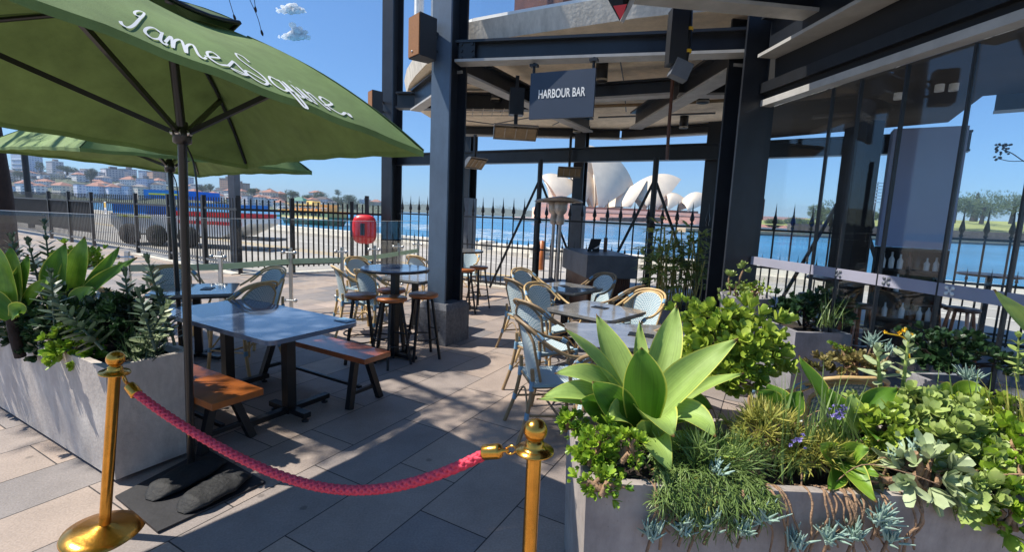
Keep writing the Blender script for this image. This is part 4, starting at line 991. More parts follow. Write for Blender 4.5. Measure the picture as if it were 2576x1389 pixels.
# weights on the umbrella foot
fm = thing('umbrella_mat', (ub.x, ub.y, 0), 'square black rubber mat under the front umbrella pole', 'mat')
cs_ = [G(290, 1255), G(397, 1345), G(668, 1218), G(520, 1135)]
MB().prism([p+V(0, 0, .003) for p in cs_], V(0, 0, .012)).build('sheet', 'mat_black', fm)
def sandbag(a, b, w, h, label, seed):
    rr_ = random.Random(seed); a = V(a.x, a.y); b = V(b.x, b.y); d = (b-a).normalized(); n = V(-d.y, d.x); L = (b-a).length
    ph = [rr_.uniform(0, 6) for _ in range(4)]
    def fn(u, v):
        an = 2*math.pi*u; e = math.sin(math.pi*min(max(v, .0), 1))**.35 if 0 < v < 1 else .12
        e = max(e, .25); wr = 1+.035*math.sin(5*v*math.pi+ph[0]+3*an)+.03*math.sin(17*v+ph[1]-2*an)+.025*math.sin(31*v+5*an+ph[2])
        ends = max(.1, min(1, 6*min(v, 1-v)+.1))
        return a+d*L*v+n*(w/2*math.cos(an)*e*wr)+V(0, 0, .016+h/2*ends+h/2*ends*math.sin(an)*wr)
    mb = MB(); mb.grid(fn, 20, 26, True); o = mb.build('sandbag', 'bag_black'); tag(o, label, 'sandbag')
sandbag(G(455, 1300), G(622, 1200), .22, .06, 'black sandbag on the rubber mat, nearer of the two, tied end to the camera', 1)
sandbag(G(375, 1268), G(560, 1165), .23, .062, 'black sandbag on the rubber mat against the umbrella pole', 2)
# ---- overhead fittings
pl = G(1420, 150, 3.4)
sgn = thing('hanging_sign', AT(1418, 300, 5.55), 'dark blue hanging sign that reads HARBOUR BAR, on two rods', 'sign')
s0, s1 = AT(1337, 185, 5.72), AT(1500, 172, 5.42)
sd_ = V(s1.x-s0.x, s1.y-s0.y).normalized(); sn = V(sd_.y, -sd_.x)
zt = (s0.z+s1.z)/2; zb = AT(1335, 302, 5.72).z*.5+AT(1497, 293, 5.42).z*.5; zc = (zt+zb)/2
mid = V((s0.x+s1.x)/2, (s0.y+s1.y)/2); Ls = V(s1.x-s0.x, s1.y-s0.y).length
MB().box(mid+V(0, 0, zc), Ls, .04, zt-zb, sd_, V(-sd_.y, sd_.x)).build('board', 'sign_blue', sgn)
mb = MB(); text_mesh(mb, 'HARBOUR BAR', mid+sn*.0225+V(0, 0, zc+.012), sd_, UP, .135, .6, .0022, .001); mb.build('lettering', 'white_paint', sgn)
for k in (-.46, .46):
    MB().tube([mid+sd_*Ls*k+V(0, 0, zt-.02), mid+sd_*Ls*k+V(0, 0, 3.4)], .016, 10).build('rod', 'steel_black', sgn)
    MB().box(mid+sd_*Ls*k+V(0, 0, 3.37), .09, .07, .03, sd_, sn).build('clamp', 'steel_black', sgn)
def speaker(c, n, w, d, h, label, grille='speaker_brown', arm=None):
    n = n.normalized(); s = V(-n.y, n.x); o = thing('speaker', c-V(0, 0, h/2), label, 'speaker')
    mb = MB(); P = [c+s*(w/2)+n*(d*.3), c-s*(w/2)+n*(d*.3), c-s*(w*.36)-n*(d/2), c+s*(w*.36)-n*(d/2)]
    mb.prism([p-V(0, 0, h/2) for p in P], V(0, 0, h)); mb.build('cabinet', 'speaker_black', o)
    MB().box(c+n*(d*.3+.006), w*.94, .012, h*.95, s, n).build('grille', grille, o)
    MB().lathe([(.0005, 0), (.012, 0), (.012, .006), (.0005, .006)], c+n*(d*.3+.013)-V(0, 0, h*.36)-s*w*.1, 10, n).build('badge', 'stainless', o)
    if arm is not None:
        for z in (h*.22, -h*.22): MB().beam(c-n*d*.4+V(0, 0, z), arm+V(0, 0, z), .02, .03).build('bracket', 'steel_black', o)
        MB().beam(c-n*d*.4+V(0, 0, -h*.2), arm+V(0, 0, h*.2), .012, .015).build('bracket', 'steel_black', o)
sp = AT(1060, 95, 5.75)
speaker(sp, V(-.75, -.66), .25, .3, .46, 'box speaker with a brown front, high on the pale column', arm=V(C2.x-.12, C2.y-.12, sp.z))
sp2 = AT(942, 258, 12.3)
speaker(sp2, V(-.8, -.6), .3, .35, .55, 'box speaker mounted on the tall far column, beyond the umbrella tip', arm=V(C1.x-.2, C1.y-.1, sp2.z))
def downlight(u, v0, v1, r, label, z=3.8):
    p = G(u, v0, z); lo_ = AT(u, v1, p.y)
    o = thing('ceiling_can', (p.x, p.y, lo_.z), label, 'downlight')
    MB().lathe([(.0005, 0), (r, 0), (r, z-lo_.z), (.0005, z-lo_.z)], V(p.x, p.y, lo_.z), 18).build('can', 'speaker_black', o)
    MB().lathe([(r*1.04, 0), (r*1.04, .03), (r, .03)], V(p.x, p.y, lo_.z-.004), 18).build('trim', 'stainless', o)
for a in ((1515, 158, 204, .085, 'black cylinder light right beside the bar sign'), (1248, 220, 252, .085, 'black cylinder light left of the sign, behind the hanging pole'), (1452, 308, 333, .085, 'black cylinder light just below the bar sign'), (1722, 292, 322, .085, 'black cylinder light near the far rim of the deck, left of the dark column'), (1770, 232, 258, .1, 'black cylinder light under the deck close to the dark column')): downlight(*a)
def heater(c, n, w, h, label, tilt, hang=None, big=False):
    """reflector heater: long hood with a glowing strip window, hung on a bracket; n: where it looks"""
    n = n.normalized(); s = V(-n.y, n.x); f = (n*math.cos(tilt)-UP*math.sin(tilt)).normalized(); up = s.cross(f); up = up if up.z > 0 else -up
    o = thing('heater_lamp', c-V(0, 0, h/2), label, 'heater')
    def hood(u, v):
        a = (u-.5)*math.pi*.9
        return c+s*(v-.5)*w+up*(h/2*math.sin(a)*1.05)-f*(h*.42*math.cos(a))
    mb = MB(); mb.grid(hood, 10, 2, True, None, .008)
    for e in (-.5, .5):
        mb.add([c+s*e*w+up*(h/2*math.sin((k/10-.5)*math.pi*.9)*1.05)-f*(h*.42*math.cos((k/10-.5)*math.pi*.9)) for k in range(11)], [tuple(range(11))])
    mb.build('hood', 'heater_metal', o)
    MB().box(c-f*.02, w*.94, .012, h*.72, s, f, up).build('element', 'rattan_brown', o)
    for e in (-.25, 0, .25): MB().box(c-f*.008+s*e*w, .012, .012, h*.74, s, f, up).build('guard', 'heater_metal', o)
    MB().beam(c-f*h*.4, c-f*h*.4+UP*(h*.5), .05, .05, s).build('bracket', 'steel_black', o)
    top = c-f*h*.4+UP*(h*.5)
    if hang: MB().beam(top, V(top.x, top.y, hang), .05, .05, s).build('drop_pole', 'steel_black', o)
    if big: MB().box(top+UP*.2, .2, .16, .36, s, n).build('control_box', 'steel_navy', o)
    return o
heater(AT(1200, 413, 10.8), V(.75, -.66), .52, .3, 'tilted reflector heater on a drop pole, left one below the edge beam', .75, 3.4)
heater(AT(1433, 434, 10.3), V(.05, -1), .5, .24, 'reflector heater below the edge beam, right one before the Opera House', .5, 3.4)
heater(AT(1297, 338, 6.9), V(.1, -1), .62, .3, 'large reflector heater with a blue control box, hanging left below the bar sign', 1.05, 3.6, True)
# hanging loudspeaker bracket near the right column
hb = AT(1703, 95, 4.75)
o = thing('hanging_floodlight', hb-V(0, 0, .3), 'black box fitting with yellow cable ties hanging before the roof beams, right of the sign', 'floodlight')
MB().box(hb+V(0, 0, .0), .16, .14, .5).build('housing', 'speaker_black', o); MB().box(hb+V(.05, -.02, -.3), .17, .12, .16, V(.93, 0, -.35), V(0, 1, 0), V(.35, 0, .93)).build('hood', 'steel_grey', o)
MB().tube([hb+V(.1, 0, .25), hb+V(.11, -.01, .0), hb+V(.09, 0, -.25)], .03, 8).build('cable_bundle', 'pole_black', o)
for z in (.08, -.12): MB().lathe([(.033, -.015), (.034, 0), (.033, .015)], hb+V(.11, -.01, z), 10).build('tie', 'flower_yellow', o)
cb = G(1690, 230, 3.3)
mb = MB(); mb.tube(curve([cb+V(0, 0, .4), cb, V(cb.x, cb.y, 2.9), V(cb.x+.01, cb.y, 2.45)], 5), .022, 8); tag(mb.build('cable', 'wood_dark'), 'thick brown cable hanging straight down from the roof beam right of the sign', 'cable')
# folded dark awning tip at the top edge
aw = AT(1562, 58, 3.9)
o = thing('folded_pennant', aw, 'dark folded cloth point with a red lining hanging at the top edge of the view', 'pennant')
MB().add([aw, aw+V(-.16, 0, .24), aw+V(.0, -.06, .3), aw+V(.1, .08, .3)], [(0, 1, 2), (0, 2, 3), (0, 3, 1), (1, 3, 2)]).build('cloth', 'soffit_black', o)
MB().add([aw+V(0, -.004, .012), aw+V(-.07, -.012, .12), aw+V(.03, -.032, .13)], [(0, 1, 2)]).build('lining', 'plastic_red', o)
MB().beam(aw+V(.0, -.02, .0), aw+V(.15, 0, .33), .02, .03).build('batten', 'heater_metal', o)
# wire tray under the ceiling
o = thing('cable_tray', G(1200, 268, 3.5), 'wire cable tray under the concrete ceiling just right of the pale column', 'cable tray')
mb = MB(); a, b = G(1140, 283, 3.45), G(1290, 283, 3.45); dd = (b-a).normalized(); nn = V(-dd.y, dd.x)
for k in (-.25, 0, .25): mb.tube([a+nn*k, b+nn*k], .008, 5)
for k in range(7): mb.tube([a+dd*(b-a).length*k/6-nn*.32+dd*.1, a+dd*(b-a).length*k/6+nn*.32-dd*.1], .008, 5)
mb.build('mesh', 'heater_metal', o)
for k in (.2, .8):
    q = a.lerp(b, k); MB().tube([q, V(q.x, q.y, 3.8)], .008, 6).build('hanger', 'heater_metal', o)
# ---- patio heaters and host stand
def patio_heater(base, label, H=2.05):
    o = thing('patio_heater', base, label, 'patio heater', 'mushroom patio heaters'); c = V(base.x, base.y)
    MB().lathe([(.0005, 0), (.225, 0), (.235, .02), (.235, .28), (.2, .34), (.06, .37), (.04, .4)], c, 24).build('tank_housing', 'steel_grey', o)
    MB().tube([c+V(0, 0, .38), c+V(0, 0, 1.6)], .032, 12).build('pole', 'heater_metal', o)
    MB().lathe([(.03, 1.5), (.07, 1.52), (.085, 1.6), (.06, 1.7), (.1, 1.74), (.12, 1.78), (.13, 1.93), (.11, 1.95), (.0005, 1.95)], c, 20).build('burner', 'heater_metal', o)
    MB().lathe([(.42, 1.955), (.38, 1.99), (.2, 2.03), (.06, 2.055), (.0005, 2.06)], c, 32).build('reflector', 'heater_metal', o)
    MB().lathe([(.0005, 2.045), (.06, 2.04), (.2, 2.015), (.38, 1.975), (.42, 1.95)], c, 32).build('reflector_underside', 'heater_metal', o)
patio_heater(V(AT(1407, 600, 9.25).x, 9.25), 'mushroom patio heater in front of the fence, nearer of the pair by the host stand')
patio_heater(V(AT(1391, 600, 9.75).x, 9.75), 'mushroom patio heater, farther of the pair, its pole behind the nearer one')
hs = G(1500, 770); hA, hB, hC = G(1415, 640, .98), G(1496, 672, .98), G(1605, 642, .98)
ho = thing('host_stand', V(1.6, 8.6), 'dark host stand with a deep overhanging grey top and ribbed timber front', 'host stand')
hA, hB, hC = G(1411, 622, 1.05), G(1478, 642, 1.05), G(1605, 646, 1.05)
pA, pB, pC = V(hA.x, hA.y), V(hB.x, hB.y), V(hC.x, hC.y); pA = pB.lerp(pA, .9)
zt_ = 1.05; d1 = (pA-pB); d2 = (pC-pB); pD = pA+d2
MB().prism([p+V(0, 0, zt_-.38) for p in (pB, pC, pD, pA)], V(0, 0, .38)).build('top_box', 'steel_grey', ho)
q = [pB+(d1+d2)*.08, pC+(d1-d2)*.08, pD-(d1+d2)*.08, pA+(d2-d1)*.08]
MB().prism(q, V(0, 0, zt_-.382)).build('body', 'wood_dark', ho)
mb = MB(); 
for k in range(20): p = q[0].lerp(q[1], (k+.5)/20); mb.box(p+V(0, 0, .33)-d1.normalized()*.012, .02, .024, .64, d2, d1)
mb.build('front_slats', 'wood_dark', ho)
tp = (pB+pD)/2+V(-.05, .1, zt_)
o = thing('payment_terminal', tp, 'black tablet and payment terminal standing on the host stand', 'terminal')
MB().box(tp+V(0, 0, .1), .2, .02, .28, V(1, .2), V(-.2, 1), V(.25, 0, 1)).build('tablet', 'speaker_black', o); MB().box(tp+V(.0, 0, .03), .18, .16, .05).build('stand', 'speaker_black', o); MB().box(tp+V(.02, -.05, .06), .02, .18, .02, V(1, 0), V(.9, .4, .5)).build('stylus', 'white_paint', o)
mb = MB(); tag(mb.tube([tp+V(.22, .05, .0), tp+V(.22, .05, .26)], .035, 8).build('bottle_holder', 'wood_dark'), 'dark red bundle of menus standing upright on the host stand', 'menus')
# bollards on the wharf
for k, (u, v, lab) in enumerate(((1347, 637, 'small timber mooring post on the wharf edge behind the patio heaters'),)):
    p = G(1357, 700)+V(.15, 2.0); tag(MB().lathe([(.08, 0), (.08, .9), (.0005, .92)], V(p.x, p.y), 12).build('mooring_post', 'wood_orange'), lab, 'post')
for k, (u, v) in enumerate(((1350, 648), (1225, 634))):
    p = G(u, v); tag(MB().lathe([(.3, 0), (.28, .35), (.36, .4), (.36, .5), (.0005, .52)], V(p.x, p.y), 14).build('bollard', 'kerb_white'), ['white mooring bollard on the wharf edge behind the spiked fence, right one', 'white mooring bollard on the wharf edge behind the spiked fence, left one'][k], 'bollard')
# stools and tables inside the bar, seen through the glass
def make_inside_stool():
    o = thing('timber_stool', (0, 0, 0), '', 'bar stool', 'timber stools inside the bar')
    MB().lathe([(.0005, .7), (.17, .7), (.18, .715), (.175, .74), (.0005, .745)], (0, 0, 0), 24).build('seat', 'wood_dark', o, True)
    for k in range(4):
        a = R(45+90*k); d = V(math.cos(a), math.sin(a)); MB().tube([d*.12+V(0, 0, .7), d*.23], .02, 8).build('leg', 'wood_red', o, True)
    MB().tube([V(.185*math.cos(R(15*k)), .185*math.sin(R(15*k)), .25) for k in range(25)], .008, 6).build('foot_ring', 'stainless', o, True)
    return o
ist = None
for u, v, lab in ((2160, 765, 'dark timber stool inside the bar, farthest left behind the glass'), (2335, 762, 'timber legged stool inside the bar under the safety band, middle one'), (2420, 775, 'timber legged stool inside the bar, right one behind the seedling'), (2045, 740, 'dark timber stool just inside the glass behind the box planter')):
    p = G(u, v, .74)
    if ist is None: ist = make_inside_stool(); ist.location = (p.x, p.y, 0); ist['label'] = lab
    else: dup(ist, (p.x, p.y, 0), .5, lab)
for u, v, lab in ((2120, 700, 'dark round bar table inside the bar at the left behind the glass'), (2490, 690, 'dark round bar table inside the bar at the right behind the glass')):
    bar_table(V(*[x for x in G(u, v, 1.02)][:2], 0), lab, .4, 1.02, 'wood_dark')
# ================================================================ planters and plants
def trough(name, P, d, n, L, W, H, label, m='concrete_planter', th=.04, flare=.02, gap=.035, soil=.05):
    """open trough; P: near bottom corner, d: along, n: across"""
    P = V(P.x, P.y); d = d.normalized(); n = n.normalized(); c = P+d*L/2+n*W/2
    o = thing(name, c, label, 'planter')
    def ring(l, w, z): return [c+d*(l/2)*i+n*(w/2)*j+V(0, 0, z) for i, j in ((-1, -1), (1, -1), (1, 1), (-1, 1))]
    a, b = ring(L-flare*2, W-flare*2, gap), ring(L, W, H); e, g = ring(L-2*th, W-2*th, H), ring(L-2*th, W-2*th, H-soil-.03)
    q = [(i, (i+1) % 4, 4+(i+1) % 4, 4+i) for i in range(4)]
    mb = MB(); mb.add(a+b, q); mb.add(b+e, q); mb.add(e+g, q); mb.add(a, [(3, 2, 1, 0)]); mb.build('shell', m, o)
    mb = MB(); mb.add(ring(L-.16, W-.16, 0)+ring(L-.16, W-.16, gap), q); mb.build('base_plinth', 'steel_black', o)
    rr_ = random.Random(int(L*100)); 
    def sf(u, v): return c+d*(L-2*th)*(u-.5)+n*(W-2*th)*(v-.5)+V(0, 0, H-soil+rr_.uniform(-.012, .012))
    MB().grid(sf, int(L/.07), int(W/.07), True).build('soil', 'soil', o)
    return o
PLc = G(285, 1228)
trough('concrete_planter', PLc, DB, DA, 2.7, .46, .71, 'long pale concrete planter on the left behind the brass post, dark shrubs in it', 'concrete_light', gap=.03)
P0 = G(1475, 1216, .7); P1 = G(1412, 1070, .7)
PRx = P0.x; PRy = P0.y
trough('concrete_planter', V(PRx, PRy), V(1, .0), V(0, 1), 2.5, .62, .7, 'big pale concrete planter at the front right, agave and trailing succulents over its edge', gap=.02)
p2a = G(2002, 836, .8)
trough('concrete_planter', V(p2a.x, p2a.y), V(1, 0), V(-.03, 1), .46, .75, .8, 'square grey planter against the bar glass, sunlit left side and black front', 'concrete_grey')
p3a = G(2283, 935, .72)
trough('concrete_planter', V(p3a.x, p3a.y-.75), V(1, 0), V(-.03, 1), .5, .75, .72, 'grey planter against the bar glass behind the kalanchoe stems, dark shrub in it', 'concrete_grey')
p4a, p4b = G(1651, 757, .5), G(1726, 797, .5)
d4 = V(p4b.x-p4a.x, p4b.y-p4a.y); L4 = d4.length
trough('concrete_planter', V(p4a.x, p4a.y), d4, V(-d4.y, d4.x), L4+.25, .5, .5, 'low grey planter holding the bamboo beside the dark column', 'concrete_grey')
pc = V(0, 0, 0); t_ = AT(1877, 742, 4.55); zp = t_.z
pt = thing('round_pot', (t_.x, t_.y, 0), 'tall round grey pot with trailing succulents in front of the dark column', 'pot')
MB().lathe([(.0005, 0), (.15, 0), (.2, zp*.6), (.225, zp-.02), (.235, zp), (.215, zp), (.205, zp-.08), (.0005, zp-.08)], V(t_.x, t_.y), 36).build('pot', 'concrete_grey', pt)
MB().disc(V(t_.x, t_.y, zp-.05), .207).build('soil', 'soil', pt)
POT = V(t_.x, t_.y, zp)

rg = random.Random(11)
def rdir(rr_=rg):
    z = rr_.uniform(-1, 1); a = rr_.uniform(0, 2*math.pi); s = math.sqrt(1-z*z); return V(s*math.cos(a), s*math.sin(a), z)
def big_leaf(mb, A, B, C_, W, face, chan=.22, nu=6, nv=16, fat=.5, base=.45):
    """broad leaf along the curve A-B-C (quadratic), blade turned to face"""
    A, B, C_ = Vector(A), Vector(B), Vector(C_); face = Vector(face)
    def sp(t): return A*(1-t)**2+B*2*t*(1-t)+C_*t*t
    def fn(u, v):
        t = v; p = sp(t); tg = (sp(min(t+.02, 1))-sp(max(t-.02, 0))).normalized()
        side = tg.cross(face)
        if side.length < 1e-3: side = tg.orthogonal()
        side.normalize(); nn = side.cross(tg).normalized()
        if t < fat: wv = base+(1-base)*math.sin(t/fat*math.pi/2)
        else: wv = max(.012, math.cos((t-fat)/(1-fat)*math.pi/2)**.9)
        x = (u-.5)*2; hw = W*.5*wv
        return p+side*x*hw+nn*(x*x*hw*chan*2.0)+nn*.006*math.sin(9*t+3*x)
    mb.grid(fn, nu, nv, True)
    return mb
def agave(base, leaves, label, m='leaf_agave', group=None):
    o = thing('agave', base, label, 'agave')
    b_ = Vector(base); MB().tube([V(b_.x, b_.y+.03, min(.6, b_.z-.06)), b_.lerp(V(b_.x, b_.y, .64), .4) if b_.z > .7 else b_-V(0, 0, .03), b_+V(0, 0, .04)], [.03, .028, .03], 10).build('stem', 'bark', o)
    for L in leaves:
        mm = L[5] if len(L) > 5 else m
        big_leaf(MB(), L[0], L[1], L[2], L[3], L[4]).build('leaf', mm, o)
    return o
# main agave: every blade read off the photograph as base - bend - tip, at its own distance
B0 = AT(1612, 1085, 2.0); CAMF = (CP-B0).normalized()
def LP(u, v, y): return AT(u, v, y)
def fc(x, y, z): return V(x, y, z)
AG = [
 (B0, LP(1560, 930, 2.16), LP(1500, 790, 2.28), .15, fc(.25, -1, .35)),        # tall left back
 (B0, LP(1612, 930, 2.26), LP(1609, 806, 2.36), .085, fc(0, -1, .3)),          # thin middle back
 (B0, LP(1675, 900, 2.16), LP(1703, 768, 2.28), .145, fc(-.3, -1, .35)),       # tall right back
 (B0+V(0, -.04, -.0), LP(1612, 960, 1.86), LP(1614, 874, 1.9), .185, fc(0, -1, .25), 'leaf_agave_deep'),     # broad centre blade facing the camera
 (B0, LP(1690, 960, 1.92), LP(1858, 852, 1.95), .145, fc(-.5, -.7, .6)),       # right sweeping
 (B0, LP(1735, 1000, 1.86), LP(1800, 1100, 1.76), .145, fc(-.2, -.3, 1)),      # right drooping
 (B0, LP(1755, 960, 2.05), LP(1872, 940, 2.06), .07, fc(0, -.4, 1)),           # thin right
 (B0+V(.03, 0, -.03), LP(1750, 1130, 1.86), LP(1895, 1150, 1.7), .13, fc(0, -.5, 1), 'leaf_agave'),   # long low right
 (B0, LP(1520, 900, 2.0), LP(1420, 826, 2.0), .075, fc(.5, -.7, .6)),          # thin left up
 (B0, LP(1500, 955, 1.88), LP(1362, 1000, 1.86), .12, fc(.2, -.5, 1)),         # left arching
 (B0, LP(1520, 920, 1.95), LP(1395, 940, 1.92), .125, fc(.25, -.5, 1)),
 (B0, LP(1480, 990, 1.86), LP(1350, 1005, 1.84), .07, fc(.1, -.4, 1)),
 (B0+V(0, -.02, 0), LP(1500, 1010, 1.85), LP(1460, 1010, 1.82), .13, fc(.6, -1, .1), 'leaf_agave_deep'),  # left short blade
 (B0+V(0, -.03, 0), LP(1540, 1020, 1.8), LP(1490, 960, 1.86), .15, fc(.5, -.9, .2), 'leaf_agave_deep'),
 (B0+V(0, -.04, -.01), LP(1640, 1000, 1.76), LP(1695, 1100, 1.68), .17, fc(.1, -.6, .8), 'leaf_agave'),   # curled front
 (B0+V(0, -.06, -.02), LP(1625, 1060, 1.74), LP(1690, 1190, 1.66), .13, fc(.1, -1, .5), 'leaf_agave'),    # hanging front
 (B0+V(.02, .02, 0), LP(1720, 990, 2.1), LP(1790, 1030, 2.12), .15, fc(-.4, -.8, .4), 'leaf_agave_deep'),
 (B0+V(-.02, 0, 0), LP(1570, 1000, 1.9), LP(1530, 1060, 1.78), .13, fc(.2, -.9, .6), 'leaf_agave'),
]
agave(B0, AG, 'large pale green agave with broad pointed leaves in the front right planter')
def rosette(mb, c, up, n, L, W, spread=.9, rr_=rg, segs=2, bend=-.5, fold=.25, tip=0):
    up = up.normalized(); a0 = rr_.uniform(0, 6.28); x = up.orthogonal().normalized(); y = up.cross(x)
    for k in range(n):
        a = a0+k*2.399; e = spread*(.45+.75*k/n)*rr_.uniform(.85, 1.15)
        d = (x*math.cos(a)+y*math.sin(a))*math.sin(e)+up*math.cos(e)
        mb.leaf(c, d, up, L*rr_.uniform(.75, 1.15), W*rr_.uniform(.8, 1.15), segs, bend, fold, .62, tip)
def mound(name, c, rad, n, leafL, leafW, nl, m, label, cat='shrub', seed=1, stems='bark_pale', low=-.35, jag=.36, up=.5, stem_n=8, segs=3, spread=.95, foot=None):
    tip = 0 if leafW < .01 else .55
    """bush of leaf rosettes over an uneven mound"""
    rr_ = random.Random(seed); c = Vector(c); rad = Vector(rad)
    o = thing(name, (c.x, c.y, c.z-rad.z*.6), label, cat)
    mb = MB(); ph = [rr_.uniform(0, 6.28) for _ in range(6)]; tips = []
    for _ in range(n):
        d = rdir(rr_)
        while d.z < low: d = rdir(rr_)
        k = 1+jag*(math.sin(3*d.x*2+ph[0])*math.sin(3*d.y*2+ph[1])+.5*math.sin(5*d.z+ph[2]+4*d.x))
        k *= rr_.uniform(.66, 1.12)
        p = c+V(d.x*rad.x, d.y*rad.y, d.z*rad.z)*k
        sc_ = rr_.choice((.6, .8, 1, 1, 1.15, 1.3)); rosette(mb, p, d+UP*up+rdir(rr_)*.35, max(4, nl+rr_.randint(-2, 2)), leafL*sc_, leafW*sc_*rr_.uniform(.8, 1.1), spread*rr_.uniform(.75, 1.2), rr_, segs if tip else 2, rr_.uniform(-.8, .1), .25, tip); tips.append(p)
    mb.build('leaves', m, o)
    mb = MB(); root = foot or V(c.x, c.y, c.z-rad.z*.7)
    for p in tips[:stem_n*4:4]: mb.tube([root+V(rr_.uniform(-.03, .03), rr_.uniform(-.03, .03), 0), root.lerp(p, .55)+V(0, 0, .02), p], [.012, .008, .004], 5)
    mb.build('stems', stems, o)
    return o
def stalk(base, tip, nl, L, W, m, label, bendv=V(0, 0, 0), seed=1, name='kalanchoe', cat='succulent', stem='leaf_sage', top=True, r=.008, start=.25, droop=.3):
    """upright stem with opposite fleshy leaves"""
    rr_ = random.Random(seed); base, tip = Vector(base), Vector(tip); o = thing(name, base, label, cat)
    pts_ = [base*(1-t)+tip*t+bendv*(4*t*(1-t)) for t in [k/8 for k in range(9)]]
    MB().tube(pts_, [r*(1-.5*k/8) for k in range(9)], 6).build('stem', stem, o)
    mb = MB(); ax = (tip-base).normalized(); x = ax.orthogonal().normalized(); y = ax.cross(x)
    for k in range(nl):
        t = start+(1-start)*k/(nl-1); i = min(int(t*8), 7); p = pts_[i].lerp(pts_[i+1], t*8-i)
        a0 = k*1.35+rr_.uniform(-.15, .15); sc = (1.0-.55*max(0, (t-.6)/.4))*rr_.uniform(.85, 1.1)
        for s in (0, math.pi):
            d = (x*math.cos(a0+s)+y*math.sin(a0+s))*(.95-.5*t*t)+ax*(.15+.5*t*t)
            mb.leaf(p, d, ax, L*sc, W*sc, 4, droop*rr_.uniform(.3, 1.2)-.25, .2, .6, .3)
    if top: rosette(mb, tip, ax, 6, L*.5, W*.5, .8, rr_, 3, tip=.4)
    mb.build('leaves', m, o)
    return o
def strap(base, n, L, W, m, label, seed=1, spread=.5, lean=V(0, 0, 0), name='strappy_plant', cat='grass', droop=.9, seg=7, bundle=.05):
    rr_ = random.Random(seed); base = Vector(base); o = thing(name, base, label, cat); mb = MB()
    for _ in range(n):
        a = rr_.uniform(0, 6.28); e = rr_.uniform(.05, 1)*spread
        d = (V(math.cos(a), math.sin(a))*math.sin(e)+UP*math.cos(e)+lean).normalized()
        mb.leaf(base+V(rr_.gauss(0, bundle), rr_.gauss(0, bundle*.7), 0), d, V(-math.sin(a), math.cos(a)).cross(d) if rr_.random() < .5 else UP, L*rr_.uniform(.55, 1.1), W*rr_.uniform(.7, 1.2), seg, -droop*rr_.uniform(.1, 1)*-1, .35, .2)
    mb.build('blades', m, o)
    return o
ZR = .68
def RB_(u, v, y): return AT(u, v, y)
# ---- front right planter
mound('jade_bush', AT(1832, 862, 2.45), (.235, .2, .17), 330, .052, .034, 8, 'leaf_jade', 'rounded yellow green jade bush with plump leaves behind the agave', seed=2, up=.35, stem_n=12, low=-.55)
mound('jade_bush', AT(1850, 945, 2.3), (.12, .1, .07), 90, .046, .03, 7, 'leaf_jade', 'lower lobe of jade foliage hanging beneath the rounded bush, right of the agave', seed=3, low=-.8)
mound('succulent_shrub', AT(1500, 1130, 1.72), (.075, .06, .085), 120, .03, .015, 8, 'leaf_lime', 'lime green small leaved succulent spilling over the planter corner, in front of the agave', seed=4, low=-1)
mound('succulent_shrub', AT(1437, 1065, 1.85), (.05, .06, .04), 60, .028, .014, 7, 'leaf_lime', 'lime green small leaved succulent at the far left corner of the front planter', seed=5, low=-.9)
mound('succulent_shrub', AT(1575, 1130, 1.68), (.06, .05, .06), 55, .03, .015, 8, 'leaf_lime', 'lime green succulent sprigs under the hanging agave leaf', seed=6, low=-1)
mound('succulent_shrub', AT(1505, 1215, 1.58), (.07, .03, .05), 50, .028, .014, 7, 'leaf_lime', 'lime green succulent sprigs hanging down the left end of the front planter face', seed=7, low=-1)
def trailing(x0, x1, y, ztop, zlow, n, m, label, seed, L=.045, W=.004, name='trailing_plant', dens=16, out=.05):
    rr_ = random.Random(seed); o = thing(name, ((x0+x1)/2, y, zlow), label, 'trailing plant'); mb = MB(); sb = MB()
    for _ in range(n):
        x = rr_.uniform(x0, x1); zl = ztop-(ztop-zlow)*rr_.uniform(.25, 1)*(1-.5*abs((x-(x0+x1)/2)/(x1-x0)*2)**2)
        y0 = y+rr_.uniform(.0, .16); yo = y-rr_.uniform(.008, out)
        pts_ = curve([(x, y0+.08, ztop+.0), (x+rr_.uniform(-.03, .03), y0, ztop+rr_.uniform(.0, .04)), (x+rr_.uniform(-.05, .05), yo, ztop-.03), (x+rr_.uniform(-.08, .08), yo-.005, zl)], 4)
        sb.tube(pts_, .0022, 4, False)
        for k in range(dens*2):
            t = rr_.uniform(.1, 1)*(len(pts_)-1); i = min(int(t), len(pts_)-2); p = pts_[i].lerp(pts_[i+1], t-i)
            tg = (pts_[i+1]-pts_[i]).normalized(); d = (tg+rdir(rr_)*.9).normalized()
            mb.leaf(p, d, UP, L*rr_.uniform(.6, 1.2), W, 2, .3, .2, .5)
    mb.build('leaves', m, o); sb.build('stems', 'leaf_strap', o)
FY = PRy
g_ = lambda u: G(u, 1216, .7).x
trailing(g_(1660), g_(1905), FY, .71, .5, 120, 'leaf_strap', 'dense fine leaved trailing plant spilling over the planter edge below the agave, with yellow tips', 8)
trailing(g_(1690), g_(1800), FY, .70, .50, 14, 'leaf_straw', 'few bright yellow sprigs hanging in the fine trailing plant', 9, dens=7)
mound('fine_shrub', AT(1800, 1150, 1.78), (.2, .1, .06), 150, .07, .005, 9, 'leaf_strap', 'low cushion of needle thin leaves right of the agave base', seed=12, low=-.2)
mound('fine_shrub', AT(1930, 1090, 1.85), (.12, .1, .08), 120, .07, .006, 9, 'leaf_straw', 'airy yellow green tuft of thin leaves among the strappy blades', seed=13, low=-.2)
